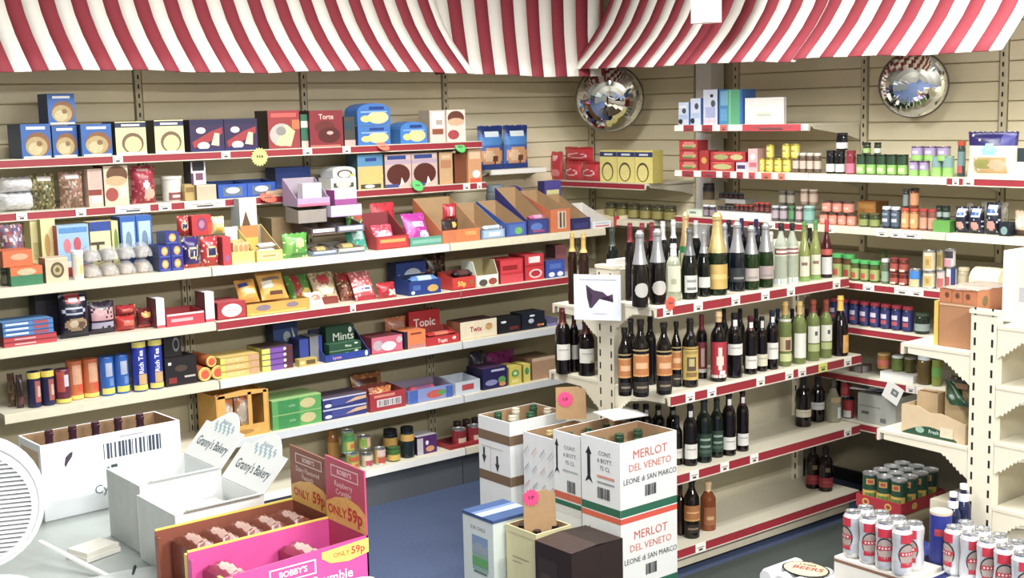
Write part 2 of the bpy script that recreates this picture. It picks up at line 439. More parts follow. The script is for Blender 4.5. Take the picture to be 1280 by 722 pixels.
b = MB(); b.box(-.045, .045, -.055, .055, 0, .69, WHITE); b.box(-.047, .047, -.057, .057, .18, .185, M('#c8c8c4', .5))
tag(b.build('pipe_casing', loc=(4.55, 4.185, 2.30)), 'white boxed pipe casing dropping in front of the striped awning', 'casing')

# ---------------------------------------------------------------- shelves
STRIP = {'red': M('#9e1f30', .4), 'white': M('#e9e8e2', .4, grain=.03), 'blue': M('#c9ced2', .4, grain=.03), 'cream': M('#d8d0b4', .45)}
TICK = M('#f3f0e8', .5, grain=.02); INK = M('#55524e', .6)
def shelf(parent, run, s0, s1, depth, lip=.038, strip='red', tickets=(), name='shelf', brackets=True, board=None, endw=0.):
    """folded steel shelf (board with front lip), with a price strip and paper price tickets as its sub-parts"""
    L = s1-s0; mat = board or STEEL
    b = MB()
    b.prism([(0, 0), (depth, 0), (depth, -.012), (.016, -.012), (.010, -lip), (0, -lip)], 0, L, mat, 'x')
    o = b.build(name, parent)
    o.location = run.pt(s0, 0); o.rotation_euler = (0, 0, ROT[run.axis])
    if parent: o.matrix_parent_inverse = parent.matrix_basis.inverted()
    b = MB(); b.prism([(-.004, -.003), (-.001, -.003), (-.001, -lip+.003), (-.006, -lip+.003)], endw, L, STRIP[strip], 'x'); b.build('price_strip', o)
    if strip == 'red':
        b = MB(); b.box(endw, L, -.0075, -.001, -lip-.001, -lip+.0035, M('#d9cfc0', .4)); b.box(endw, L, -.0062, -.001, -.004, -.001, M('#d9cfc0', .4)); b.build('strip_edge', o)
    for tk in tickets:
        px, wd = tk[0], tk[1]; tm = M(tk[2], .5) if len(tk) > 2 else TICK
        t = run.along(px, 0)-s0
        if not 0 < t < L: continue
        b = MB(); b.box(t-wd/2, t+wd/2, -.009, -.0065, -lip+.001, -.001, tm)
        b.art([('r', .15, .5, .85, .58, '#6a6660'), ('r', .3, .18, .7, .4, '#4c4845')], (t-wd/2, -.009, -lip+.001), (wd, 0, 0), (0, 0, lip-.002), (0, -1, 0))
        b.build('price_ticket', o)
    if brackets:
        for q in (.006, L-.009):
            b = MB(); b.prism([(.03, -.012), (depth, -.012), (depth, -.085), (depth*.75, -.06), (.05, -.025)], q, q+.003, mat, 'x'); b.build('bracket', o)
    return o
def wall_shelf(label, run, s0, s1, depth, **k):
    r = tag(empty('wall_shelf', run.pt((s0+s1)/2, depth)), label, 'shelf'); bpy.context.view_layer.update()
    shelf(r, run, s0, s1, depth, **k); return r
# runs on the left wall
A1 = Run('A', 5.45, 1.76, 'on the top left-wall shelf'); A2 = Run('A', 5.45, 1.54, 'on the second left-wall shelf')
A3 = Run('A', 5.19, 1.26, 'on the third left-wall shelf'); A4 = Run('A', 5.175, 1.02, 'on the fourth left-wall shelf')
A5 = Run('A', 5.175, .755, 'on the fifth left-wall shelf'); A6 = Run('A', 5.175, .475, 'on the sixth left-wall shelf')
A7 = Run('A', 5.175, .200, 'on the bottom left-wall shelf')
AC = Run('A', 5.62, 1.592, 'on the little white shelf near the corner')
wall_shelf('top red-edged shelf of the left wall, left of corner', A1, 1.2, 4.17, .36, tickets=[(146, .045), (281, .045), (383, .05), (432, .045)], lip=.036)
wall_shelf('second red-edged shelf of the left wall below the top one', A2, 1.2, 4.19, .36, tickets=[(26, .045), (100, .045), (165, .16), (205, .06), (255, .2), (582, .045), (598, .03)], lip=.036)
wall_shelf('little white shelf holding two blue bags near the corner', AC, 4.36, 4.76, .19, strip='white', lip=.03)
def bay(label, x0, x1, lev):
    r = tag(empty('shelving_bay', ((x0+x1)/2, 5.3, 0)), label, 'shelving'); bpy.context.view_layer.update(); inv = r.matrix_basis.inverted()
    def ob(b, n):
        o = b.build(n, r); o.matrix_parent_inverse = inv; return o
    b = MB(); b.box(x0+.002, x1-.002, 5.475, 5.495, .02, 1.20, M('#aa9f7d', .55, grain=.06)); ob(b, 'back_panel')
    b = MB(); b.box(x0+.002, x1-.002, 5.20, 5.215, 0, .158, M('#565b60', .45, grain=.08)); ob(b, 'plinth')
    for x in (x0+.012, x1-.012):
        b = MB(); b.box(x-.010, x+.010, 5.455, 5.474, 0, 1.24, M('#b3aa8c', .5))
        for k in range(22): b.box(x-.003, x+.003, 5.4545, 5.4549, .08+.05*k, .105+.05*k, BLACK)
        ob(b, 'upright')
    for run, strip, tk, xs in lev:
        d = .60 if run is A3 else .28
        shelf(r, run, (xs[0] if xs else x0)+.003, (xs[1] if xs else x1)-.003, d, strip=strip, tickets=tk, lip=.04)
bay('left shelving bay below the left wall shelves, biscuits and black bags', 1.52, 2.455, [(A3, 'cream', [], (1.1, 2.455)), (A4, 'cream', [], None), (A5, 'cream', [], None), (A6, 'cream', [], None), (A7, 'white', [], None)])
bay('middle shelving bay of the left wall with a red-edged fourth shelf', 2.456, 3.80, [(A3, 'white', [], (2.456, 3.75)), (A4, 'red', [(440, .03)], None), (A5, 'blue', [], None), (A6, 'blue', [], None), (A7, 'white', [], None)])
bay('right shelving bay of the left wall, partly behind the wine island', 3.801, 4.86, [(A3, 'cream', [], (3.751, 4.82)), (A4, 'red', [], None), (A5, 'blue', [], None), (A6, 'blue', [], None), (A7, 'cream', [], None)])
# runs on the right wall
B0 = Run('B', 4.90, 1.82, 'on the highest right-wall shelf'); BC = Run('B', 4.92, 1.505, 'on the corner shelf of the right wall')
B1 = Run('B', 4.90, 1.585, 'on the second right-wall shelf'); B2 = Run('B', 4.90, 1.345, 'on the third right-wall shelf')
B3 = Run('B', 4.90, 1.09, 'on the fourth right-wall shelf'); B4 = Run('B', 4.90, .88, 'on the fifth right-wall shelf')
B5 = Run('B', 4.90, .65, 'on the sixth right-wall shelf'); B6 = Run('B', 4.90, .43, 'on the lowest right-wall shelf')
BC2 = Run('B', 4.92, 1.30, 'under the corner shelf of the right wall')
for lab, run, y0, y1, st, tk in (
    ('highest short shelf on the right wall, holding white and blue cartons', B0, 4.73, 3.86, 'white', [(862, .07, '#b02335'), (885, .07, '#b02335'), (906, .05, '#d96a60'), (965, .36, '#c8404c')]),
    ('red-edged corner shelf on the right wall below the corner mirror', BC, 5.80, 4.98, 'red', []),
    ('lower corner shelf of the right wall holding small dark jars', BC2, 5.80, 4.98, 'cream', []),
    ('second right-wall shelf in the bay left of the upright, ticketed', B1, 4.73, 3.86, 'white', [(861, .08, '#b02335'), (887, .10, '#b02335'), (909, .05, '#b02335'), (926, .04, '#b02335'), (941, .04, '#c8404c'), (959, .06, '#e0684e'), (978, .04, '#e07a60')]),
    ('second right-wall shelf in the middle bay with green jars', B1, 3.855, 3.12, 'white', []),
    ('second right-wall shelf in the near bay with red strip', B1, 3.115, 2.3, 'red', [(1212, .05), (1196, .03)]),
    ('third right-wall shelf behind the champagne bottles, red edged', B2, 4.73, 3.86, 'red', [(965, .05)]),
    ('third right-wall shelf in the middle bay with orange jars', B2, 3.855, 3.12, 'cream', [(1039, .045), (1104, .06), (1121, .05), (1140, .1)]),
    ('third right-wall shelf in the near bay with navy packs', B2, 3.115, 2.3, 'white', []),
    ('fourth right-wall shelf with green-lidded jars, red edged', B3, 4.2, 3.12, 'red', [(1087, .06), (1129, .08), (1147, .07)]),
    ('fourth right-wall shelf in the near bay behind orange carton', B3, 3.115, 2.4, 'cream', []),
    ('fifth right-wall shelf holding a row of blue jars', B4, 4.2, 3.12, 'red', []),
    ('sixth right-wall shelf holding pickle jars on a tray', B5, 4.2, 2.85, 'red', [(1140, .05), (1155, .08)]),
    ('lowest right-wall shelf with a grey carton on it', B6, 4.2, 2.95, 'red', [])):
    k = {}
    if run.z < 1.2 or run in (B2, B1): dep = .40
    else: dep = .40
    wall_shelf(lab, run, -y0, -y1, dep, strip=st, tickets=tk, lip=.034)
b = MB(); b.box(5.30, 5.312, 2.3, 4.65, .02, 1.18, M('#a3987a', .6)); 
o = b.build('back_panel', wr); b = MB(); b.box(5.27, 5.29, 2.95, 4.2, 0, .06, BLACK); o = b.build('plinth', wr)

# ---------------------------------------------------------------- island gondolas
def island(label, x0, x1, yc, top, right, left, base_r, base_l, panel=True):
    """double sided gondola: posts, centre panel, base, shelves on both sides. right/left: (half depth, z, tickets)"""
    r = tag(empty('island_shelving', ((x0+x1)/2, yc, 0)), label, 'shelving'); bpy.context.view_layer.update(); inv = r.matrix_basis.inverted()
    PM = M('#ddd6bf', .45, grain=.04)
    def ob(b, n):
        o = b.build(n, r); o.matrix_parent_inverse = inv; return o
    for x in (x0, x1-.04):
        b = MB(); b.box(x, x+.04, yc-.05, yc+.05, 0, top, PM)
        for yy in (yc-.034, yc+.034):
            for k in range(int(top/.055)): b.box(x-.0006, x, yy-.004, yy+.004, .05+.055*k, .078+.055*k, BLACK)
        ob(b, 'post')
        b = MB(); b.box(x-.004, x+.044, yc-.056, yc+.056, top, top+.014, PM); ob(b, 'post_cap')
    b = MB(); b.box(x0+.041, x1-.041, yc-.012, yc+.012, .10, top-.01, M('#cfc7ac', .5, grain=.05)); ob(b, 'centre_panel')
    b = MB(); b.box(x0+.03, x1-.03, yc-base_r[0]+.03, yc+base_l[0]-.03, .022, base_r[1]-.036, M('#cdc4aa', .5)); ob(b, 'base_plinth')
    b = MB(); b.box(x0+.05, x1-.05, yc-base_r[0]+.06, yc+base_l[0]-.06, 0, .021, BLACK); ob(b, 'kick_plate')
    for side, L in ((-1, right+[base_r]), (1, left+[base_l])):
        for hd, z, tk, st in L:
            if side < 0:
                run = Run('A', yc-hd, z, ''); shelf(r, run, x0, x1, hd-.052, strip=st, tickets=tk, lip=.042, endw=.004)
            else:
                # far side: mirror run, front faces +Y
                b = MB(); b.prism([(0, 0), (hd-.052, 0), (hd-.052, -.042), (hd-.062, -.042), (hd-.066, -.012), (0, -.012)], x0, x1, STEEL, 'x')
                o = b.build('shelf', r); o.matrix_parent_inverse = inv; o.location = (0, yc+.052, z)
                b = MB(); b.prism([(hd-.052, -.003), (hd-.049, -.003), (hd-.047, -.04), (hd-.052, -.04)], x0, x1, STRIP['red'], 'x'); b.build('price_strip', o)
            for x in (x0+.002, x1-.006):
                b = MB(); s = side; n = 6
                pl = [(yc+s*.052, z-.012), (yc+s*(hd-.03), z-.012), (yc+s*(hd-.03), z-.036), (yc+s*.16, z-.042)]
                for q in range(n): pl += [(yc+s*(.15-.014*q), z-.052-.011*q), (yc+s*(.143-.014*q), z-.048-.011*q)]
                pl += [(yc+s*.052, z-.12)]
                if z > .2: b.prism(pl, x, x+.004, PM, 'x'); ob(b, 'bracket')
    return r
T = lambda *p: [(q, .052) for q in p]
IY = 3.895
island('cream double-sided wine island with red-edged shelves in the middle', 3.61, 4.86, IY, 1.25,
       [(.30, 1.115, T(833, 871, 918, 955, 987, 1044), 'red'), (.372, .765, T(861, 888, 949, 985, 1001)+[(1027, .06, '#d8e05a')]+T(1058), 'red'), (.372, .435, T(866, 904, 941, 1058), 'red')],
       [(.34, 1.07, [], 'red'), (.372, .765, [], 'red'), (.372, .435, [], 'red')], (.372, .12, [(874, .06)], 'red'), (.372, .12, [], 'red'))
RX = 4.10; RY = 2.45
island('cream island shelving at right with empty shelves and slotted post', RX, 4.84, RY, 1.155,
       [(.33, 1.12, [], 'cream'), (.36, .905, [], 'cream'), (.36, .70, [], 'cream')], [(.34, 1.01, [], 'cream'), (.44, .66, [], 'cream')], (.37, .46, [], 'cream'), (.25, .15, [], 'cream'))
b = MB(); b.box(2.95, 4.86, 2.72, 3.50, 0, .006, M('#39423f', .7, grain=.15, scale=60)); b.box(2.95, 4.86, 2.70, 2.72, 0, .005, BLACK)  # thin dark grey area over the aisle floor, black strip along one edge
tag(b.build('dark_floor_area'), 'dark grey area of floor in the aisle beside wine island', 'mat')

# ---------------------------------------------------------------- mirrors
def mirror(label, loc, R, facing, tilt, bulge, bracket):
    r = tag(empty('convex_mirror', loc), label, 'mirror')
    r.rotation_euler = (Matrix.Rotation(facing, 3, 'Z') @ Matrix.Rotation(tilt, 3, 'X')).to_euler()
    mm = M('#e9edf0', .02, 1., grain=0.0); b = MB(); n = 10
    b.lathe([(R*math.cos(math.pi/2*k/n) if k < n else 0, -bulge*math.sin(math.pi/2*k/n)) for k in range(n+1)], mm, 40, axis='y'); b.build('mirror_dome', r)
    b = MB(); b.lathe([(R*.97, .012), (R*1.03, .012), (R*1.035, .0), (R*1.02, -.008), (R*.99, -.006)], M('#5a5348', .4), 40, axis='y'); b.lathe([(0, .013), (R*.98, .013)], BLACK, 30, axis='y'); b.build('rim', r)
    b = MB(); b.box(-.02, .02, .014, bracket, -.02, .02, SILVER); b.build('bracket', r)
mirror('large convex security mirror in the corner under the awning', (5.05, 5.387, 1.972), .19, math.radians(-42), math.radians(12), .08, .22)
mirror('smaller convex mirror on the right wall beneath awning edge', (5.18, 3.482, 1.988), .152, math.radians(-58), math.radians(12), .06, .16)
# ================================================================ goods on the left wall
pie = [('e', .55, .40, .42, .36, '#8a5a35'), ('e', .50, .34, .37, .29, '#b59d66'), ('e', .46, .28, .24, .18, '#c9b98a'), ('e', .60, .42, .1, .08, '#8a6a3c'), ('r', .18, .84, .82, .92, '#f1f1f4'), ('r', .05, .0, .95, .06, '#dfe4ea')]
# --- top shelf
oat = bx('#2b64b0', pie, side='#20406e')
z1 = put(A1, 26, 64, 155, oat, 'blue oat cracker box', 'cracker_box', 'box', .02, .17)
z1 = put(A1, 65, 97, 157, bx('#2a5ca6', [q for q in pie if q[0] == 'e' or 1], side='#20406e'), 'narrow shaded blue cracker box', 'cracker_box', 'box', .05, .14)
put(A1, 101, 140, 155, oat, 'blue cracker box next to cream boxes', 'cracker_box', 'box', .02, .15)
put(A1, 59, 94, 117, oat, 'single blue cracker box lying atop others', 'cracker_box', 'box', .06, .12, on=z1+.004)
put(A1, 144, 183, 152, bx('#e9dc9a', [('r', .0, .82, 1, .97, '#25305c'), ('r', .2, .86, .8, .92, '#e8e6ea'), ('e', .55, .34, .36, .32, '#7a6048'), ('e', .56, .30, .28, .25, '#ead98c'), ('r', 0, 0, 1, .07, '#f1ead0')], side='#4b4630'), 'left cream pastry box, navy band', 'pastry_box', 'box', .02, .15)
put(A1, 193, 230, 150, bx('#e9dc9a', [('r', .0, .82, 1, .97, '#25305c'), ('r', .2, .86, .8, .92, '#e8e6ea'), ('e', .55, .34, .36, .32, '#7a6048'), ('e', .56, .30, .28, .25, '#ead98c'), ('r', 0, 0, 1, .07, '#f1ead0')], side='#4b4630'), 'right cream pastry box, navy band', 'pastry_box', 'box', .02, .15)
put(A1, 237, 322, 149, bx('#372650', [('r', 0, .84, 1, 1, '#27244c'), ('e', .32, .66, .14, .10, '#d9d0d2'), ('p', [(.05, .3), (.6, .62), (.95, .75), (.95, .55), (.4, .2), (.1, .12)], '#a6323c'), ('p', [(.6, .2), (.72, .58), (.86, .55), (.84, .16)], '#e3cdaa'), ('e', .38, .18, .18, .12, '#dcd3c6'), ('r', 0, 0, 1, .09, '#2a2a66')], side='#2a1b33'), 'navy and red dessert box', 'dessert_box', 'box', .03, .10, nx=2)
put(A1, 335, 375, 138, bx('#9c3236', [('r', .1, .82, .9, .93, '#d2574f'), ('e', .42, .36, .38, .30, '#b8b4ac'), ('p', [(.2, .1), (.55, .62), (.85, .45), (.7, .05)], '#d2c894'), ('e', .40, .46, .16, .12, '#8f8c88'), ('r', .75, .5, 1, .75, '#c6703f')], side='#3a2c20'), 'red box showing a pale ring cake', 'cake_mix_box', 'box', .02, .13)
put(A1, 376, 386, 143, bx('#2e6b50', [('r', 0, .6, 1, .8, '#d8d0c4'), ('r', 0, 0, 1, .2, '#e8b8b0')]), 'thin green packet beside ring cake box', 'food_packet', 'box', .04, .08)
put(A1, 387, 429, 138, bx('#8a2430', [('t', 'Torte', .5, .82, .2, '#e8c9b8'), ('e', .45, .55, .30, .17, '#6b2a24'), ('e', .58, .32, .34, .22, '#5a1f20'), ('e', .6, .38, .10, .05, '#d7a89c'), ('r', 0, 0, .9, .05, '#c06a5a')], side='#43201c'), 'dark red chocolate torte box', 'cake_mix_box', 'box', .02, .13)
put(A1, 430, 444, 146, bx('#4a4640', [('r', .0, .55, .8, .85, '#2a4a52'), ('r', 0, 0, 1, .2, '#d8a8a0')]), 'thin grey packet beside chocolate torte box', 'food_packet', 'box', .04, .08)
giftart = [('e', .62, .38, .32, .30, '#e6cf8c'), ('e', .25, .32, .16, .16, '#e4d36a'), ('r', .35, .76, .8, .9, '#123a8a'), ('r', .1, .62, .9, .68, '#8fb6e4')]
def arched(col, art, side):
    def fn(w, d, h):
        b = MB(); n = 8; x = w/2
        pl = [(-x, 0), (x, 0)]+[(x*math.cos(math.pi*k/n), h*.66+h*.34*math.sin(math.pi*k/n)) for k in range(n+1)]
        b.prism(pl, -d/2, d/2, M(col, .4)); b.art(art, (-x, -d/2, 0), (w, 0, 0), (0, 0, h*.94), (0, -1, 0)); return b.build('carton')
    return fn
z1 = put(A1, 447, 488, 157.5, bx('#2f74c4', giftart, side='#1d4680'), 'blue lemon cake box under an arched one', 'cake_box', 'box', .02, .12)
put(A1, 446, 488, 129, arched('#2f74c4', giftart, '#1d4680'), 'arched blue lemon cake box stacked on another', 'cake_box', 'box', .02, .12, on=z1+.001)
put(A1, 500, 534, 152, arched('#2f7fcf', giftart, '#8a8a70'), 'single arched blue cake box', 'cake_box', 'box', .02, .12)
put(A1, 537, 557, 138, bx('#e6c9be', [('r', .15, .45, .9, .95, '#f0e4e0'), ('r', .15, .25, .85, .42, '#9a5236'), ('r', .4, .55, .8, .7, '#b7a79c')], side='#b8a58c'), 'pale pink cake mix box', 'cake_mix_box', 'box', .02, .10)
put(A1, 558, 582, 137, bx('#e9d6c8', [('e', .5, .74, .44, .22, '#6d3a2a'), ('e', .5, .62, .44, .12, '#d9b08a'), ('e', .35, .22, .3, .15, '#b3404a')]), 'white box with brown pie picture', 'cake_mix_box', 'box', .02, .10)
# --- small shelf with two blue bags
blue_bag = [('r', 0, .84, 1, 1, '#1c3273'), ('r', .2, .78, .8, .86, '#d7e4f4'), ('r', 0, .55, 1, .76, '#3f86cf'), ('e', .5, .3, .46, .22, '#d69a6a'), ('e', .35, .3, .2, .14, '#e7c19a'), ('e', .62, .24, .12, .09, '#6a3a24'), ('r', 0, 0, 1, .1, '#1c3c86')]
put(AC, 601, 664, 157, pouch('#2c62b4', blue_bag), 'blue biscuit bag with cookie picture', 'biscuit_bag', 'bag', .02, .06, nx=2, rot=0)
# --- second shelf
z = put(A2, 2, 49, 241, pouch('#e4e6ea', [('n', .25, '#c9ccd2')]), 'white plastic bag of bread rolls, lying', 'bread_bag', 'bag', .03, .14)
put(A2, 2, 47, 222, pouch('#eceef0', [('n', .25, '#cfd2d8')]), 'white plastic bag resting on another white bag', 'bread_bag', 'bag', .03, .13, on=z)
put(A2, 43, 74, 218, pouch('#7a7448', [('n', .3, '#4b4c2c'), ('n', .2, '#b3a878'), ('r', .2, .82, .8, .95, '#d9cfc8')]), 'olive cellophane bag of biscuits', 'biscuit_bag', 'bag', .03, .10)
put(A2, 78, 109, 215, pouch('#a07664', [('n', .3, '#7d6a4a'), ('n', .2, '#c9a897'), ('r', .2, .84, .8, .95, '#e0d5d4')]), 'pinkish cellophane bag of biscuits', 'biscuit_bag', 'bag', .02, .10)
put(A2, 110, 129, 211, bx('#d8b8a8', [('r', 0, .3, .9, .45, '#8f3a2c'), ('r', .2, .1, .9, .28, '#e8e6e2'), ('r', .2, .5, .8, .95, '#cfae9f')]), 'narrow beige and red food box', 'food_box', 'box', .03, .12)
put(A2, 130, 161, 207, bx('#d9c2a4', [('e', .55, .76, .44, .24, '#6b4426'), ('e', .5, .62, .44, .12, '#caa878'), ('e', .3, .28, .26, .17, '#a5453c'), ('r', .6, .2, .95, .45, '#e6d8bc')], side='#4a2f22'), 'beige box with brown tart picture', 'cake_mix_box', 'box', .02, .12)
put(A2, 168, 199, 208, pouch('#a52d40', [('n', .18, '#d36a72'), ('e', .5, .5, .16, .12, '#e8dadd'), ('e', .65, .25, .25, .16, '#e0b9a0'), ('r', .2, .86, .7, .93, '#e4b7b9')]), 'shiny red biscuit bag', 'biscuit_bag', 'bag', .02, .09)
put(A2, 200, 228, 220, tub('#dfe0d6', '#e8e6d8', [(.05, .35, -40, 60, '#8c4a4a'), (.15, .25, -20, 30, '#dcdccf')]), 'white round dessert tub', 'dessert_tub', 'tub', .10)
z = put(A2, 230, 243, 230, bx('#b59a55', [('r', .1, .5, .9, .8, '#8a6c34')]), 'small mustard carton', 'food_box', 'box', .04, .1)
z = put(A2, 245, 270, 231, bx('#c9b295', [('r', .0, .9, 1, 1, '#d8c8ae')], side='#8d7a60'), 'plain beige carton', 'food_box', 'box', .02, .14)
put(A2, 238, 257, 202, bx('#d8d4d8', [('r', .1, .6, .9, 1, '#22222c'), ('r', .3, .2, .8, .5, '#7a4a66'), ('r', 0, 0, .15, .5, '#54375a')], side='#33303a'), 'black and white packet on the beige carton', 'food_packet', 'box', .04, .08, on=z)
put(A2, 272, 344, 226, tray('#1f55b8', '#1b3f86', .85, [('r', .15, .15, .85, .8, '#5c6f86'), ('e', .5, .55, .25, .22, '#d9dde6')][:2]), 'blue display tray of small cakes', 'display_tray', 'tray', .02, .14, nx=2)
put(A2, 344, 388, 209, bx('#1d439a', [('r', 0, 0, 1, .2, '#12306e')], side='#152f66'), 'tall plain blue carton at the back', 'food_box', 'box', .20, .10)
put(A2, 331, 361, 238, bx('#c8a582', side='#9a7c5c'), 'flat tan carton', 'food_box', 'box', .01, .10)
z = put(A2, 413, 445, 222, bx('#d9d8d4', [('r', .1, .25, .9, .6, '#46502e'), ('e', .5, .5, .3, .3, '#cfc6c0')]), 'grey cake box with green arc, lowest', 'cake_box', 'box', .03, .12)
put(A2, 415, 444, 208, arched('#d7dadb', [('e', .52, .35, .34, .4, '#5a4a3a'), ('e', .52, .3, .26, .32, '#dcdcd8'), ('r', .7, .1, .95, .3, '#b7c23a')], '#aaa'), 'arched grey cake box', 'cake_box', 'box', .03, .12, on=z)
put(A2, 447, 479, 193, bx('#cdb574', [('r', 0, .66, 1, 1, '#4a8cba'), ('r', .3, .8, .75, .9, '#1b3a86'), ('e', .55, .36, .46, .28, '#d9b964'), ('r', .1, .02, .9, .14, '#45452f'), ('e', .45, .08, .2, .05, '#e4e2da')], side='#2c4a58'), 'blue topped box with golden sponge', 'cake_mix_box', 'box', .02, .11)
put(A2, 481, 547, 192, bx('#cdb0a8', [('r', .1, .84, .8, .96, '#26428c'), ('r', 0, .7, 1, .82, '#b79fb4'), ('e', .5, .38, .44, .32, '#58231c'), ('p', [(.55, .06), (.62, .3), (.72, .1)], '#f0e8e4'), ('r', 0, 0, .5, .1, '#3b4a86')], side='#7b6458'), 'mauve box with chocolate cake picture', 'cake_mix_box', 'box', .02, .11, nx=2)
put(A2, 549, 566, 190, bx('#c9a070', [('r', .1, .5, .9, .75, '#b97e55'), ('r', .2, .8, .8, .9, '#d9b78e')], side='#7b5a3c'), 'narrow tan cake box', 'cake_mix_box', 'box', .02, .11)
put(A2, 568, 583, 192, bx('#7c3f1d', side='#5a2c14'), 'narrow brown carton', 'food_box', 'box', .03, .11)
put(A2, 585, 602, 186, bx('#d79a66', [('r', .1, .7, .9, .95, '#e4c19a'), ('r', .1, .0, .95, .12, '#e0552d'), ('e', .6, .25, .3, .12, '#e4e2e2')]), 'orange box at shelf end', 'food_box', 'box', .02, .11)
# --- third shelf, left part
put(A3, 8, 38, 282, pouch('#7d6068', [('n', .25, '#c6b4bc'), ('n', .2, '#5b4a86'), ('n', .2, '#a44a50'), ('n', .1, '#3f6aa0')]), 'multicoloured sweet bag at far left', 'sweet_bag', 'bag', .18, .08, tilt=.15)
put(A3, 0, 11, 336, jar('#2a3328', '#3c4a3a', '#5a5a48'), 'dark jar at shelf left end', 'food_jar', 'jar', .08)
za = put(A3, 12, 53, 333, bx('#2f7a50', [('r', 0, .55, 1, 1, '#d9692a'), ('e', .5, .72, .3, .18, '#c4b48a')], topcol='#d9692a', side='#205438'), 'orange and green pastry box, lower one', 'pastry_box', 'box', .02, .13)
put(A3, 2, 40, 313, bx('#d9652a', [('e', .55, .6, .3, .2, '#d8a27a')], side='#a44c1e'), 'orange pastry box lying on orange green box', 'pastry_box', 'box', .03, .12, on=za)
put(A3, 56, 85, 322, bx('#d2bd9a', [('e', .52, .5, .3, .32, '#5c5236'), ('e', .52, .5, .2, .21, '#b3a070'), ('e', .52, .5, .1, .1, '#6a5a34'), ('r', .02, .92, .98, .98, '#e3d2b2')], side='#b09c78'), 'beige box with round window', 'pastry_box', 'box', .02, .08)
put(A3, 88, 105, 313, tub('#e2e2dc', '#f0f0ee', [(.1, .8, -30, 40, '#ddd7b0'), (.2, .5, 0, 40, '#d9b45a')]), 'white tub with yellow label', 'dessert_tub', 'tub', .06)
put(A3, 40, 52, 274, bx('#d6cf8c', [('r', .2, .3, .8, .6, '#b8b06a')]), 'narrow cream cracker carton', 'cracker_box', 'box', .26, .08)
put(A3, 53, 72, 274, bx('#e0d894', [('e', .4, .55, .2, .2, '#c49a4a'), ('r', .1, .1, .9, .3, '#e9e4bc')], side='#a39a5a'), 'cream and yellow cracker carton', 'cracker_box', 'box', .22, .08)
put(A3, 73, 113, 281, bx('#8fb8dc', [('r', 0, 0, 1, .22, '#c03848'), ('r', 0, .18, .75, .3, '#e6e9ee'), ('e', .3, .6, .12, .14, '#d4707a'), ('e', .62, .62, .12, .14, '#c0485a'), ('r', .06, .85, .95, .95, '#4b8ac8')], side='#b8423c'), 'light blue and red wafer box', 'wafer_box', 'box', .17, .06)
put(A3, 114, 140, 277, bx('#ddd39c', [('r', .0, .82, 1, 1, '#27489a'), ('t', 'T', .35, .4, .55, '#4c4636'), ('r', 0, 0, 1, .12, '#3a86c0')], side='#b0a56a'), 'cream box marked with letter T', 'food_box', 'box', .17, .08)
put(A3, 141, 150, 276, bx('#d6cd90', [('e', .6, .6, .3, .25, '#70903a')]), 'narrow cream and green box', 'food_box', 'box', .18, .08)
put(A3, 152, 192, 270, bx('#1f5fb4', [('r', .12, .25, .9, .9, '#a9c9e2'), ('e', .5, .55, .2, .18, '#6f8aa6'), ('r', .0, .12, 1, .3, '#1c3a80'), ('r', .15, 0, .9, .1, '#6fb2e0')], side='#173f86'), 'blue box with pale window', 'wafer_box', 'box', .17, .10, nx=2)
def pie_pack(tone):
    def fn(w, d, h):
        r = empty('pie_pack'); b = MB()
        b.lathe([(0, 0), (w*.36, 0), (w*.45, h*.5), (w*.44, h*.62), (w*.2, h*.7), (0, h*.66)], M(tone, .7, bump=.4), 14); b.build('pastry', r)
        b = MB(); rr = random.Random(int(w*9999))
        b.grid(lambda u, v: ((u-.5)*w*(1-.06*math.sin(v*9)), (v-.5)*d, h*(.12+.86*(max(0, math.sin(math.pi*u)*math.sin(math.pi*v)))**.35)+.003*math.sin(23*u+11*v)), 10, 10, M('#e6e8e6', .1, 0, 0, .05, alpha=.28)); b.build('cellophane', r)
        return r
    return fn
z = put(A3, 107, 193, 326, pie_pack('#a08a78'), 'clear wrapped pastry in the lower row', 'pastry_pack', 'pastry', .03, .11, nx=4)
put(A3, 106, 192, 305, pie_pack('#96908a'), 'clear wrapped pastry in the upper row', 'pastry_pack', 'pastry', .03, .11, nx=4, on=z)
gold = [('e', .5, .55, .28, .34, '#d79a3c'), ('e', .5, .55, .17, .2, '#e6c07a'), ('r', .1, .08, .9, .18, '#4a5ab0')]
z = put(A3, 198, 229, 306, bx('#23308a', gold, side='#4a5070'), 'small navy cake box, orange roundel', 'cake_box', 'box', .02, .12, nx=2, nz=2)
put(A3, 206, 223, 290, bx('#26348e', gold, side='#5a6080'), 'navy cake box set on top alone', 'cake_box', 'box', .03, .10, on=z)
redbag = [('e', .5, .5, .32, .22, '#d9c98a'), ('e', .5, .5, .24, .15, '#33366a'), ('r', 0, 0, 1, .12, '#c23a2c'), ('n', .06, '#e9d9c9')]
z = put(A3, 231, 253, 297, pouch('#3a2a72', redbag), 'purple nut bag with round badge', 'snack_bag', 'bag', .03, .07)
z = put(A3, 254, 277, 296, pouch('#c03038', redbag), 'red nut bag with round badge', 'snack_bag', 'bag', .03, .07)
put(A3, 278, 289, 296, bx('#c43240', [('e', .5, .25, .3, .12, '#9a5a8a')], side='#8e2430'), 'narrow red carton by the badge bags', 'snack_box', 'box', .02, .09)
put(A3, 223, 239, 270, pouch('#b82e34', redbag), 'small red pouch with gold circle', 'snack_bag', 'bag', .13, .05, on=z)
put(A3, 239, 264, 269, bx('#c4262e', [('e', .5, .55, .26, .34, '#8a3a6a'), ('e', .5, .55, .15, .2, '#b87a9a'), ('r', .82, .0, 1, .6, '#d9442c')], side='#a02028'), 'red box with purple emblem on top', 'snack_box', 'box', .12, .06, on=z)
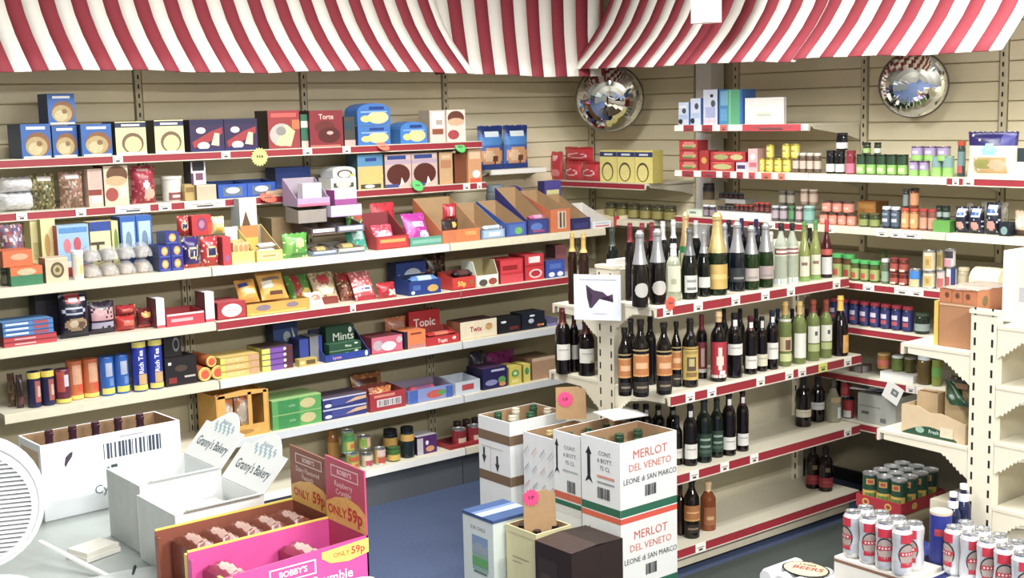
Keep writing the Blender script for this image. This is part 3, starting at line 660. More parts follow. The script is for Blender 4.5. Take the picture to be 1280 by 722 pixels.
put(A3, 266, 283, 271, pouch('#e6dc9a', [('r', .1, .6, .9, .9, '#ece9d8'), ('r', .2, .1, .9, .35, '#e9c83c')]), 'cream and yellow pouch', 'snack_bag', 'bag', .13, .05, on=z)
put(A3, 284, 301, 284, pouch('#e8e6dc', [('e', .5, .4, .3, .2, '#a08a5a')]), 'small white pouch', 'snack_bag', 'bag', .16, .05)
put(A3, 301, 323, 248, bx('#e8e2cc', [('r', 0, .0, 1, .45, '#e9b83c'), ('r', 0, .35, 1, .55, '#e6853a'), ('p', [(.1, .55), (.35, .8), (.6, .55)], '#6a4a36'), ('e', .7, .85, .2, .08, '#c4cddc')], side='#b8c4ca'), 'tall white and yellow box with mountain', 'food_box', 'box', .20, .09)
put(A3, 289, 318, 302, tray('#e9d060', '#d8c070', .55, [('r', 0, .0, 1, .3, '#efe07a')]), 'yellow egg patterned tray', 'display_tray', 'tray', .02, .12)
put(A3, 291, 311, 303, bx('#e2b878', [('e', .18, .7, .12, .2, '#c98a50'), ('e', .5, .7, .12, .2, '#c98a50'), ('e', .82, .7, .12, .2, '#c98a50'), ('e', .18, .3, .12, .2, '#c98a50'), ('e', .5, .3, .12, .2, '#c98a50'), ('e', .82, .3, .12, .2, '#c98a50')]), 'yellow box of eggs print inside tray', 'snack_box', 'box', .045, .07, on=A3.z+.004)
ztr = put(A3, 320, 353, 284, tray('#d9c86a', '#b3a079', .32, [('r', .1, .25, .85, .75, '#e4da9a'), ('r', .2, .4, .75, .6, '#b59c50')]), 'tan open carton with yellow front', 'display_tray', 'tray', .02, .20)
put(A3, 323, 345, 303, bar('#eceae2', '#dcdcd4'), 'white wrapped bar inside tan carton', 'wrapped_bar', 'bar', .035, .035, nz=3, on=A3.z+.004)
z = put(A3, 356, 388, 292, pouch('#57a83c', [('r', .05, .1, .3, .9, '#7ab84a')][:1]+[('e', .6, .6, .2, .2, '#cfe08a'), ('r', .3, .05, .9, .2, '#3d8a34'), ('n', .08, '#e6ea9a')]), 'green and yellow sweet bag', 'sweet_bag', 'bag', .03, .06)
put(A3, 340, 370, 272, bx('#9a8058', side='#7a6444', topcol='#c7b68c'), 'brown carton behind green bag', 'food_box', 'box', .24, .12)
zt = A3.z
for i, (xa, xb, yy, lo, ln) in enumerate(((390, 421, 309, '#7f8fa8', 'left grey chocolate tray, bottom layer'), (422, 456, 305, '#a7a48c', 'right grey chocolate tray, bottom layer'))):
    ztc = put(A3, xa, xb, yy, tray(lo, '#a09a90', .6, [('r', .05, .5, .95, .85, '#dfe6ee'), ('r', 0, 0, 1, .3, '#5a6a86')]), ln, 'display_tray', 'tray', .02, .18)
    put(A3, xa, xb-9, yy-1, bar('#6a5a4a', '#b5a45a'), 'dark bar in the '+ln, 'chocolate_bar', 'bar', .05, .06, on=A3.z+.006, place='')
zm = A3.z+.055
for xa, xb, yy, lo, ln in ((388, 420, 277, '#5a4048', 'maroon chocolate tray, middle layer'), (421, 455, 273, '#6a6f8c', 'grey blue chocolate tray, middle layer')):
    put(A3, xa, xb, yy, tray(lo, '#7a6a60', .5, [('r', .05, .3, .95, .85, '#e6e9ee')]), ln, 'display_tray', 'tray', .03, .17, on=zm+.045)
zq = put(A3, 372, 408, 258, tray('#9a9088', '#8a8078', .8), 'clear grey tray under the purple display box', 'display_tray', 'tray', .06, .12, on=zm+.10)
put(A3, 371, 412, 223, tray('#b49ac0', '#a79aa8', .3, [('r', 0, .0, 1, .3, '#d36a8a')]), 'tall purple edged display box on the stack', 'display_tray', 'tray', .06, .14, on=zq)
put(A3, 378, 402, 229, bx('#ece8f0', [('r', .2, .1, .8, .3, '#b59ac0')]), 'white carton leaning inside purple display box', 'snack_box', 'box', .10, .05, on=zq+.006)
put(A3, 413, 452, 250, tray('#c6bcd4', '#a58ab5', .7, [('r', 0, .2, 1, .8, '#dcdce8')]), 'pale purple tray beside the display box', 'display_tray', 'tray', .03, .15, on=zm+.12)
put(A3, 418, 446, 237, bx('#a24a94', [('r', 0, .6, 1, 1, '#e6cfe4')], topcol='#ead6ea'), 'purple chocolate carton in pale tray', 'chocolate_box', 'box', .06, .08, on=zm+.135)
# third shelf, right part
z = put(A3, 439, 464, 283, pouch('#35a890', [('r', .2, .4, .8, .7, '#bfe6de'), ('n', .12, '#7ad0bd')]), 'teal sweet bag', 'sweet_bag', 'bag', .06, .06, tilt=.4)
put(A3, 437, 459, 256, pouch('#57a34c', [('n', .2, '#cfe0b0'), ('e', .6, .4, .3, .2, '#c85a4a')]), 'crumpled green sweet bag on teal one', 'sweet_bag', 'bag', .12, .06, on=z-.02, tilt=.4)
put(A3, 470, 511, 268, tray('#b52630', '#8c3038', .38, [('r', .05, .1, .95, .9, '#c93a34'), ('r', .1, .5, .9, .75, '#e0a050')]), 'red tray of pink sweet bags', 'display_tray', 'tray', .02, .18)
put(A3, 473, 499, 282, pouch('#d63a58', [('e', .5, .5, .35, .2, '#efb9c8'), ('n', .15, '#e8899c')]), 'pink sweet bag leaning in red tray', 'sweet_bag', 'bag', .05, .05, on=A3.z+.005, tilt=.45)
put(A3, 469, 500, 254, pouch('#c42434', [('r', .2, .4, .8, .6, '#e8a8ae'), ('n', .1, '#a01828')]), 'red sweet pouch on top at the back', 'sweet_bag', 'bag', .215, .05, tilt=.12)
put(A3, 512, 554, 293, tray('#4f9a86', '#557a6c', .8, [('r', .05, .3, .95, .7, '#7ab8a4')]), 'teal tray of magenta sweet bags', 'display_tray', 'tray', .02, .16)
put(A3, 514, 543, 268, pouch('#b8299e', [('r', .3, .5, .8, .7, '#e6b8e2'), ('e', .7, .25, .22, .14, '#f0d9ee'), ('n', .08, '#d868c2')]), 'magenta sweet bag leaning in teal tray', 'sweet_bag', 'bag', .05, .05, on=A3.z+.005, tilt=.45)
def cart(x0, x1, yt, out, lab, hf, front, d=.26, inn='#b08d60', back=.01):
    return put(A3, x0, x1, yt, tray(out, inn, hf, front), lab, 'display_tray', 'tray', back, d)
cart(553, 600, 249, '#cf7442', 'orange sided open carton of cola bags', .30, [('r', .35, 0, 1, 1, '#e07a3c'), ('r', .6, .5, .9, .8, '#e6a04c')])
zz = put(A3, 554, 575, 274, pouch('#4a2620', [('r', .1, .6, .9, .95, '#2a2024'), ('e', .7, .75, .16, .12, '#e0b84a'), ('r', 0, 0, 1, .15, '#a02030')]), 'dark cola sweet bag in orange carton', 'sweet_bag', 'bag', .022, .035, on=A3.z+.004)
put(A3, 555, 573, 255, pouch('#b01f30', [('r', .25, .2, .75, .8, '#d9626c'), ('r', .4, .2, .6, .8, '#f0e2e2')]), 'red cola sweet bag atop a dark one', 'sweet_bag', 'bag', .022, .035, on=zz)
cart(602, 631, 256, '#7d9cc0', 'pale blue open carton of white bars', .28, [('r', .05, .2, .95, .9, '#a9c4dc'), ('r', .3, .3, .8, .7, '#dfe8f0')])
put(A3, 604, 628, 281, bar('#e4e8f0', '#b8c8e0'), 'white bar inside pale blue carton', 'chocolate_bar', 'bar', .05, .03, on=A3.z+.004, nz=2)
cart(633, 658, 253, '#3a5aa8', 'mid blue open carton of mint rolls', .42, [('r', .1, .15, .9, .85, '#4a6fb8'), ('e', .6, .4, .2, .25, '#6ab85a')])
put(A3, 636, 655, 281, bar('#2c4f9c', '#6fae7a'), 'blue bar inside mid blue carton', 'chocolate_bar', 'bar', .05, .03, on=A3.z+.004, nz=2)
cart(660, 686, 236, '#39387e', 'navy open carton with pink bars', .34, [('r', .05, .1, .95, .9, '#33478e'), ('e', .4, .5, .3, .25, '#5a78c4'), ('r', .2, .15, .8, .3, '#a04a80')], .28)
put(A3, 662, 684, 268, bar('#d85a9c', '#e8a0c8'), 'pink bar inside navy carton', 'chocolate_bar', 'bar', .06, .03, on=A3.z+.004, nz=3)
cart(688, 713, 240, '#d0703f', 'orange fronted carton beside navy carton', .58, [('r', .35, .15, .8, .9, '#c9b8a0'), ('r', .45, .2, .55, .85, '#5a4434'), ('r', .65, .2, .72, .85, '#5a4434')], .28)
cart(714, 738, 245, '#2d2b60', 'dark navy carton with silver bars', .36, [('r', .1, .15, .9, .6, '#3c3a78')], .26)
put(A3, 716, 736, 272, bar('#7a6ab8', '#c0bce0'), 'lilac bar inside dark navy carton', 'chocolate_bar', 'bar', .06, .03, on=A3.z+.004, nz=2)
cart(741, 764, 256, '#e4e6ea', 'white open carton near the shelf end', .3, [('r', .1, .2, .9, .4, '#d9626c'), ('r', .1, .6, .9, .8, '#c4ccd8')], .24, '#d8d4cc')
cart(766, 788, 264, '#d8c9a4', 'cream carton with red tape at shelf end', .7, [('r', 0, 0, .35, 1, '#b8303a')], .2, '#c0b090')
put(A3, 607, 632, 231, jar('#9aa8b0', '#7a8c98', '#a8bcc4', t=.5), 'clear sweet jar with grey lid', 'sweet_jar', 'jar', .40)
put(A3, 632, 657, 232, arched('#3c2c8c', [('r', .2, .25, .8, .6, '#b8365a')], '#222'), 'arched purple header card', 'header_card', 'card', .31, .02, on=A3.z+.0)
put(A3, 681, 702, 226, bx('#5048a0', [('r', .12, .2, .88, .8, '#e0d890'), ('r', .3, .35, .7, .65, '#8a8ac8')], side='#33306e'), 'small purple and yellow box up at back', 'chocolate_box', 'box', .36, .06)
# --- fourth shelf
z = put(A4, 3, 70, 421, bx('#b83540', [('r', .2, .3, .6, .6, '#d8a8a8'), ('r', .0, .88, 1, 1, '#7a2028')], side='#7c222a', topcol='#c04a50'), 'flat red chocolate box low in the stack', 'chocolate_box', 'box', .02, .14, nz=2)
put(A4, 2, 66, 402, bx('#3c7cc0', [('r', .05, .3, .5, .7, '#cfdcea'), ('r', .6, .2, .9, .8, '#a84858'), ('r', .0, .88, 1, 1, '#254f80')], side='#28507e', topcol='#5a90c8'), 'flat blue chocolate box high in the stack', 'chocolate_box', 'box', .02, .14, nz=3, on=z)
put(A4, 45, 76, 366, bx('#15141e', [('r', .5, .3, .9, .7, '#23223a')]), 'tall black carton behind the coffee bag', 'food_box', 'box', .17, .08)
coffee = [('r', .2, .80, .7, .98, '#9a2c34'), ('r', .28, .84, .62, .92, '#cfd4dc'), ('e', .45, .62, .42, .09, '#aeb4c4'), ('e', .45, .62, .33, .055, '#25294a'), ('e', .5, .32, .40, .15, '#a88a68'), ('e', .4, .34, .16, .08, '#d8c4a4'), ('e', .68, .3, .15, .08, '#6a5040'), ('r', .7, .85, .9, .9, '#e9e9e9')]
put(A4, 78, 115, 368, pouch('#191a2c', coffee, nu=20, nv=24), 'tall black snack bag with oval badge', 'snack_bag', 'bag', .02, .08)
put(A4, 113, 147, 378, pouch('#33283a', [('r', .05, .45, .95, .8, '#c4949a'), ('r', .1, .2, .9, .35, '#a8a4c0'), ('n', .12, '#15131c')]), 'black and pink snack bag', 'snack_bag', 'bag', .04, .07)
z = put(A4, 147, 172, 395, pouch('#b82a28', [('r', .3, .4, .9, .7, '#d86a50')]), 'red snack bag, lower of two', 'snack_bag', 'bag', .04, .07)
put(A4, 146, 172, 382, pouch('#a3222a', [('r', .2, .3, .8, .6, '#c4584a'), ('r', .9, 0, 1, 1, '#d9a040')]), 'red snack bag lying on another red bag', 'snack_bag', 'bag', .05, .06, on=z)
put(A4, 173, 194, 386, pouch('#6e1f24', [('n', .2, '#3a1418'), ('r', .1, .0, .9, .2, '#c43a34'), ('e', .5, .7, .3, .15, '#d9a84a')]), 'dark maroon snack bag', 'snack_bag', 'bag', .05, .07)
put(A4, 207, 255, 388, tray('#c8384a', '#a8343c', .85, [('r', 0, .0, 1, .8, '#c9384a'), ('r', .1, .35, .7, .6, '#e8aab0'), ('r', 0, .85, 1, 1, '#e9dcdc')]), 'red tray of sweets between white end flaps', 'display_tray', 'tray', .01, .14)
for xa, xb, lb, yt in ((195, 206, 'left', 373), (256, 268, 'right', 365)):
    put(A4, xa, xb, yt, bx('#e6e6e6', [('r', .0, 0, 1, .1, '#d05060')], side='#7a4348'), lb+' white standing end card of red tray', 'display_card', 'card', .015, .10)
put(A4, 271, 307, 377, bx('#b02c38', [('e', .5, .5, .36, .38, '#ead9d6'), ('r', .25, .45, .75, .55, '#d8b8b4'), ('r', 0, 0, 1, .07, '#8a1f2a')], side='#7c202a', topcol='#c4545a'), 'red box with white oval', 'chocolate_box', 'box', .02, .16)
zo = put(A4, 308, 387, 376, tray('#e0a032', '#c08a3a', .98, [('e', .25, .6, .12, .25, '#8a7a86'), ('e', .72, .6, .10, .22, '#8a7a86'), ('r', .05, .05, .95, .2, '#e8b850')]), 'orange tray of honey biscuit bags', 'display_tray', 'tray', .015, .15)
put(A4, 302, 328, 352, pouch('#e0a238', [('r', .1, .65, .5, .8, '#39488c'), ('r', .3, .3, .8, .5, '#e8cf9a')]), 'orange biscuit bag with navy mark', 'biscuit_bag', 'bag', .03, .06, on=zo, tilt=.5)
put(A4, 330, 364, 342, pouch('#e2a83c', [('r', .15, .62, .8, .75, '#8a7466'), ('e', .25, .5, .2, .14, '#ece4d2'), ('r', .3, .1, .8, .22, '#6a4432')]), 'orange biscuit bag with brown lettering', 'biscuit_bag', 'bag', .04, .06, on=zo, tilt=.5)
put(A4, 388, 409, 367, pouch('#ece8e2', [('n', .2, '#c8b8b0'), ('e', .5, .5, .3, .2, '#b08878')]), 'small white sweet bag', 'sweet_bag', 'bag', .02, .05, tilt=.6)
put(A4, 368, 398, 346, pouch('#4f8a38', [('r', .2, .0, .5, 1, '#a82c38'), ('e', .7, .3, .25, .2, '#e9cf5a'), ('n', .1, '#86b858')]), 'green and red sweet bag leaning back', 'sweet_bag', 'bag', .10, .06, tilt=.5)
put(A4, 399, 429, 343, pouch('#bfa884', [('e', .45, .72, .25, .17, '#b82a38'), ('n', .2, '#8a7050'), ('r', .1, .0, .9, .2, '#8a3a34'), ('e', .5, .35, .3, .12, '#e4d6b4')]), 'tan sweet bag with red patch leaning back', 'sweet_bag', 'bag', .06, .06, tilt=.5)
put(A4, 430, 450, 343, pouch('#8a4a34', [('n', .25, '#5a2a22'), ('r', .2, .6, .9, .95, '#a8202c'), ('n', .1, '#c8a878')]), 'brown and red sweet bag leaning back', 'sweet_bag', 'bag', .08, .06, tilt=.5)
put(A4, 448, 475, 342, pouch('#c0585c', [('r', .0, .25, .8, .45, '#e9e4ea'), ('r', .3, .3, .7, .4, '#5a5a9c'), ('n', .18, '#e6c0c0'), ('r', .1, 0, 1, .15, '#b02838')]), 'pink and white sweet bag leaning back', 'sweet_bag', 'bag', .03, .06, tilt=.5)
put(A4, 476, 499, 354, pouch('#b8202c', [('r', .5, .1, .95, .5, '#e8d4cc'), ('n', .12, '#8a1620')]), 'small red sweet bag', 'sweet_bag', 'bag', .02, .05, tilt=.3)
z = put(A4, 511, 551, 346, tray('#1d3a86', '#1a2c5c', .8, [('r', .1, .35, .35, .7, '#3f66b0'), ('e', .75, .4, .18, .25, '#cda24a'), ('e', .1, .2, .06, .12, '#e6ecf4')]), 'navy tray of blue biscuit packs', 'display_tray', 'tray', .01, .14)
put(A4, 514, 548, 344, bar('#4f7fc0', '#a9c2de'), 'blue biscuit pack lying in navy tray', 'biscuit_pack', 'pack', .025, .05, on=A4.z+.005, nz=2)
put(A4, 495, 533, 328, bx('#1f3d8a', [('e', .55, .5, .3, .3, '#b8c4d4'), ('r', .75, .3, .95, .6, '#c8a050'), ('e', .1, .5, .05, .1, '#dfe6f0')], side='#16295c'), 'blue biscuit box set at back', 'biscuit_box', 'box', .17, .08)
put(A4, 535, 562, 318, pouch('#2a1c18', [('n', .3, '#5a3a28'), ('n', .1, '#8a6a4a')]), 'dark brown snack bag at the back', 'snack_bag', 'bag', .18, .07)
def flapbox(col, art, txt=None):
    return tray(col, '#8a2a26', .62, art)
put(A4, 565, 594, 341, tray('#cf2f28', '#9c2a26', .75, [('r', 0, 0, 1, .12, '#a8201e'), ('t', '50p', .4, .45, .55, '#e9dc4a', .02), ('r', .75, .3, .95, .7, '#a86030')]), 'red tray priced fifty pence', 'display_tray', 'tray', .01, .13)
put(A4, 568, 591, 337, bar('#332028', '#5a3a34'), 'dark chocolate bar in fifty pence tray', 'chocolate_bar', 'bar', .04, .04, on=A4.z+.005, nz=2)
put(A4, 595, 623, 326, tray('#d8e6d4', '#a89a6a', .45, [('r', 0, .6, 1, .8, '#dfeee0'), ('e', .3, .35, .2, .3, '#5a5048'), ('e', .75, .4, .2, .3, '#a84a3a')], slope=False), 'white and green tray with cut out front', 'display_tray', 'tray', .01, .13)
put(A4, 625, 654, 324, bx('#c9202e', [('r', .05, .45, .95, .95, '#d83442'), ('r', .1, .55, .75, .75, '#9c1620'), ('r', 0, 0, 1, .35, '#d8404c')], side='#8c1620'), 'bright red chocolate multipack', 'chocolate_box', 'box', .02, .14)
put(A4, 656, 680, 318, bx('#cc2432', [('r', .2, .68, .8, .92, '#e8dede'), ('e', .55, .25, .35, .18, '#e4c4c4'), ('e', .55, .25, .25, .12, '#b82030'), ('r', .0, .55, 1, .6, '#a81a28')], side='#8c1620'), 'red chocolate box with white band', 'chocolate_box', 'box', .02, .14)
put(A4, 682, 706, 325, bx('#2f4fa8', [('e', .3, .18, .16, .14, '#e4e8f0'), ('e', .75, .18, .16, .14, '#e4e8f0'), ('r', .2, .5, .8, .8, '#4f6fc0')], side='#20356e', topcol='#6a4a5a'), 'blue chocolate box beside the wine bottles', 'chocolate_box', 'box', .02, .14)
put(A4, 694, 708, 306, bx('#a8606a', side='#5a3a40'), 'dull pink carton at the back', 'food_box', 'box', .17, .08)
# --- fifth shelf
put(A5, 12, 22, 468, pouch('#5a3a36', [('n', .2, '#8a7a4a')]), 'dark brown bag by the shelf end', 'snack_bag', 'bag', .10, .06)
put(A5, 23, 32, 470, pouch('#403036', [('r', .1, .1, .9, .4, '#7a3a44')]), 'dark maroon bag by the shelf end', 'snack_bag', 'bag', .05, .06)
put(A5, 34, 68, 463, tube('#28284e', [(.82, .99, -80, 80, '#e0c838!'), (.15, .75, -10, 45, '#a85a50'), (.3, .6, 10, 40, '#d0b0a0')]), 'navy biscuit tube with yellow top band', 'biscuit_tube', 'biscuits', .06, nx=2)
put(A5, 68, 88, 461, tube('#6a2c3c', [(.02, .14, -80, 80, '#e0cc40!'), (.35, .95, -60, 0, '#b8463c'), (.5, .85, -5, 30, '#cfcad2')]), 'maroon biscuit tube', 'biscuit_tube', 'biscuits', .06)
put(A5, 83, 123, 449, tube('#cc6a34', [(.02, .12, -80, 80, '#e6d04a!'), (.4, .9, -30, 40, '#d8a07c'), (.2, .4, 0, 50, '#d4502c')]), 'orange biscuit tube', 'biscuit_tube', 'biscuits', .09, nx=2)
put(A5, 124, 161, 444, tube('#2462b8', [(.5, .85, -25, 30, '#a8b4cc'), (.05, .2, -60, 60, '#d9d04a!'), (.25, .45, 0, 40, '#6a8ac8')]), 'bright blue biscuit tube', 'biscuit_tube', 'biscuits', .07, nx=2)
def tallpack(w, d, h):
    b = MB(); x = w/2
    b.lathe([(0, .003), (x*.9, 0), (x, .004), (x, h-.004), (x*.9, h), (0, h-.003)], foil('#2438a0'), 16)
    b.arc(x+.0006, .86*h, .97*h, -70, 70, M('#e0d24a', .4), 10); b.arc(x+.0006, .03*h, .13*h, -70, 70, M('#e0d24a', .4), 10)
    b.arc(x+.0006, .14*h, .34*h, -25, 45, M('#cfa768', .5), 8)
    b.text('Rich Tea', (-.002, -x-.0018, h*.58), (0, 0, 1), (-1, 0, 0), x*.9, M('#e6e9f4', .5), .02)
    return b.build('biscuit_tube')
tallpack.round = True
put(A5, 164, 204, 423, tallpack, 'tall royal blue tea biscuit tube', 'biscuit_tube', 'biscuits', .05, nx=2)
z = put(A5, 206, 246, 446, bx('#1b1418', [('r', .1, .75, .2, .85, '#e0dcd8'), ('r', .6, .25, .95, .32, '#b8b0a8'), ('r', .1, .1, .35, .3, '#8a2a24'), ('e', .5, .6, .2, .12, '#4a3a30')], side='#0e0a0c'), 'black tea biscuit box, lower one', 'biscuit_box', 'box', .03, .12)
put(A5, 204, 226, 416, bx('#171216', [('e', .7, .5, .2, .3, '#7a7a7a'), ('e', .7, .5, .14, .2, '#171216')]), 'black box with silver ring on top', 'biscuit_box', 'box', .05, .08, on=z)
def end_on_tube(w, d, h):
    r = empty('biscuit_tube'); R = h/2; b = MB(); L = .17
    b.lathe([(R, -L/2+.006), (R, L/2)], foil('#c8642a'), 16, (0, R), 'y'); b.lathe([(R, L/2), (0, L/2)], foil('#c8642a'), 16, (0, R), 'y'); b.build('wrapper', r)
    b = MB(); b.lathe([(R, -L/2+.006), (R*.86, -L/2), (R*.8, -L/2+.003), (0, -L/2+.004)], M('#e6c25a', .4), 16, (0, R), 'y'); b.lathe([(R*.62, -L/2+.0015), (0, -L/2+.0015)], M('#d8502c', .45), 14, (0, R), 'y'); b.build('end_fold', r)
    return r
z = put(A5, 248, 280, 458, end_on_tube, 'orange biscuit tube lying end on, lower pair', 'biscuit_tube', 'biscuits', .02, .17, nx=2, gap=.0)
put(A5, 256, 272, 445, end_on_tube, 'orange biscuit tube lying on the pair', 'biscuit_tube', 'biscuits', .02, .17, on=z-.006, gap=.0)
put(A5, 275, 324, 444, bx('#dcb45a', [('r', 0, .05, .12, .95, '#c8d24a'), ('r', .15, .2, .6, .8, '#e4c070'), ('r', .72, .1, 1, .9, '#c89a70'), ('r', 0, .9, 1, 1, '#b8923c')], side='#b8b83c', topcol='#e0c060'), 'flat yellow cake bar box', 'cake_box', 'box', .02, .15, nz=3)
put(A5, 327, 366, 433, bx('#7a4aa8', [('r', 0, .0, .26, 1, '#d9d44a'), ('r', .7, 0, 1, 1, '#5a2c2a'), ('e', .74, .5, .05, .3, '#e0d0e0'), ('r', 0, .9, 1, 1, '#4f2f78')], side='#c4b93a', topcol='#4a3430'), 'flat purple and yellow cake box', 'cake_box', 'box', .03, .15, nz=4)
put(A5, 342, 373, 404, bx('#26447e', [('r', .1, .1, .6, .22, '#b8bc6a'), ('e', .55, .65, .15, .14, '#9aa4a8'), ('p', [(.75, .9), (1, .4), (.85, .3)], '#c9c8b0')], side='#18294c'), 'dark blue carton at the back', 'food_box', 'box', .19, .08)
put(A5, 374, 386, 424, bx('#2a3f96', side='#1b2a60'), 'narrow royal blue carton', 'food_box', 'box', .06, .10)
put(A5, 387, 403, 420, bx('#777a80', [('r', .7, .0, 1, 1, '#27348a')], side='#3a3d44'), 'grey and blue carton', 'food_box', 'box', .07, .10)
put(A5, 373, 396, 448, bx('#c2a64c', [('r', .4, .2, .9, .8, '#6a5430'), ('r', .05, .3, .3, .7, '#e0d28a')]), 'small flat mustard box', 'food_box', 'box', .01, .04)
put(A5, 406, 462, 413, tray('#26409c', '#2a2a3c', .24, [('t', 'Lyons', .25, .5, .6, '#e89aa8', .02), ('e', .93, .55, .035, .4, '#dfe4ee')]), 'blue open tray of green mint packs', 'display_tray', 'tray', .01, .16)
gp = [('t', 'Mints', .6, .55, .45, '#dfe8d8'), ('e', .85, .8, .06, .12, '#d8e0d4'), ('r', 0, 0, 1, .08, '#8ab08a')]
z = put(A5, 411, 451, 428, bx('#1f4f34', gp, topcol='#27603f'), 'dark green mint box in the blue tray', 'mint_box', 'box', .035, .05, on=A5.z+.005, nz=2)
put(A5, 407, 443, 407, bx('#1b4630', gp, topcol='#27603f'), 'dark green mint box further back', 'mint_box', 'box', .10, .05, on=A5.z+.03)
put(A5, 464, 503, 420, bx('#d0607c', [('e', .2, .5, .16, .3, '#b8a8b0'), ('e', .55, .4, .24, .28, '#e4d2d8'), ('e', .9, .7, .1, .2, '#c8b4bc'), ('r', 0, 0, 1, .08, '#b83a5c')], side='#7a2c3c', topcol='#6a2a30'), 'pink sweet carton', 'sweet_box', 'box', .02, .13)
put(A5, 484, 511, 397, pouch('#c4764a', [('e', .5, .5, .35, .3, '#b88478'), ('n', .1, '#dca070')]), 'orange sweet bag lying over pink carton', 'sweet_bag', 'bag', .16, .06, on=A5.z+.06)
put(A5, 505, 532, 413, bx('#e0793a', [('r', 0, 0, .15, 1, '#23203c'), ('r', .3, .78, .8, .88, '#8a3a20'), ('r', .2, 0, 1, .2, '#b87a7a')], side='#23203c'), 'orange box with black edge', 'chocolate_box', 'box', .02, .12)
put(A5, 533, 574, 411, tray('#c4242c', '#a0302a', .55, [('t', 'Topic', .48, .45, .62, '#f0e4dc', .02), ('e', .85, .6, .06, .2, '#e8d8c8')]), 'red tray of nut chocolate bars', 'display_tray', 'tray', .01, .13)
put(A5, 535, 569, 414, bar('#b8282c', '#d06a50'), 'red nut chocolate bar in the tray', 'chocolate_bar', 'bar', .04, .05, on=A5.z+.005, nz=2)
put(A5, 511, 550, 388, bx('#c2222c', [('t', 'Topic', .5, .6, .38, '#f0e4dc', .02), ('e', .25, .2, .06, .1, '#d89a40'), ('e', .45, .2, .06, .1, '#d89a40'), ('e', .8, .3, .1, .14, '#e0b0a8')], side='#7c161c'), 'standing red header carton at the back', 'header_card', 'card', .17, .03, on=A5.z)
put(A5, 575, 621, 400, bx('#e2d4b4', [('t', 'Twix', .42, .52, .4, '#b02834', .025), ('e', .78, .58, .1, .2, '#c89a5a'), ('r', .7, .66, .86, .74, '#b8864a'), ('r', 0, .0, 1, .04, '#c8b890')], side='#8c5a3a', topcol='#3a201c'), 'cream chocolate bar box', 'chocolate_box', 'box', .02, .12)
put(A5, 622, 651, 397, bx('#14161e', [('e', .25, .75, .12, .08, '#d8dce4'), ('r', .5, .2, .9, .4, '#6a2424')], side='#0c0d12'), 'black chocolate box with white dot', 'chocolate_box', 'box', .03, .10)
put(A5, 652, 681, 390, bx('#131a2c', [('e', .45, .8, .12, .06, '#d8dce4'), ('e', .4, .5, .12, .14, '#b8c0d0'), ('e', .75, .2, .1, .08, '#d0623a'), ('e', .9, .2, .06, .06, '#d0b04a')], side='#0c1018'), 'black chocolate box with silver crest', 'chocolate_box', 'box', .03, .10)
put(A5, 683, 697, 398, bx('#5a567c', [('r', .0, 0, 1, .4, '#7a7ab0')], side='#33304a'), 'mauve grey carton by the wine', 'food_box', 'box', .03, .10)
# --- sixth shelf
def crisp_carton(w, d, h):
    r = empty('display_tray'); m = M('#dca238', .55, grain=.14); x, y, t = w/2, d/2, .004; ar = h*.93
    b = MB(); b.box(-x, x, -y, y, 0, .004, m); b.build('tray_base', r)
    b = MB(); b.box(-x, x, y-t, y, .004, h, m); b.build('back_panel', r)
    for sx in (-1, 1):
        b = MB(); b.box(sx*x-(t if sx > 0 else 0), sx*x+(t if sx < 0 else 0), -y, y-t, .004, ar, m); b.build('side_panel', r)
    b = MB(); fr = lambda u0, u1, v0, v1: b.box(-x+u0*w, -x+u1*w, -y, -y+t, v0*h, v1*h, m)
    fr(.02, .98, .02, .24); fr(.02, .17, .24, .93); fr(.60, .67, .24, .93); fr(.90, .98, .24, .93)
    b.prism([(-x+.02*w, ar-.012), (x-.02*w, ar-.012), (x-.06*w, ar+.004), (0, h), (-x+.06*w, ar+.004)], -y, -y+t, m)
    b.art([('r', .2, .3, .8, .6, '#e0b04a'), ('e', .5, .45, .2, .2, '#b8842c')], (-x, -y, 0), (w, 0, 0), (0, 0, h*.24), (0, -1, 0)); b.build('window_panel', r)
    return r
put(A6, 271, 337, 487, crisp_carton, 'orange open carton of crisp bags', 'display_tray', 'tray', .01, .19)
put(A6, 272, 321, 492, pouch('#c08a5c', [('r', .1, .75, .9, 1, '#dc7a3a'), ('e', .5, .5, .42, .3, '#b8a894'), ('n', .2, '#d8c8b4'), ('e', .55, .14, .25, .1, '#a83a2a'), ('e', .5, .2, .2, .06, '#e8d23a')]), 'orange and grey crisp bag in the carton', 'crisp_bag', 'bag', .03, .07, on=A6.z+.005, nx=2)
put(A6, 340, 402, 496, bx('#4fa04c', [('r', .12, .0, .55, 1, '#2f8a44'), ('e', .72, .5, .16, .34, '#c2b87c'), ('t', 'oats', .4, .5, .3, '#8ec49a'), ('r', 0, .93, 1, 1, '#8cc06a')], side='#7a9a5a', topcol='#9ac878'), 'green cereal bar box', 'cereal_box', 'box', .02, .17, nz=2)
put(A6, 403, 458, 494, bx('#2c3478', [('r', .2, .2, .7, .8, '#3f4a94'), ('p', [(.5, .3), (.75, .7), (1, .75), (1, .45)], '#d2a882'), ('r', 0, .85, 1, 1, '#b8bcd4'), ('e', .12, .3, .08, .16, '#dfe2ee')], side='#1c2250', topcol='#5a4c5a'), 'flat navy biscuit box', 'biscuit_box', 'box', .02, .15, nz=2)
put(A6, 462, 507, 487, tray('#a82a38', '#8a3a34', .9, [('r', .18, .22, .88, .62, '#e2dcdc'), ('bars', .2, .25, .86, .58, '#6a5a60'), ('r', .1, .75, .7, .9, '#d8846a')], [('r', .1, .1, .9, .9, '#a88a8c')]), 'maroon carton with barcode panel', 'display_tray', 'tray', .01, .17)
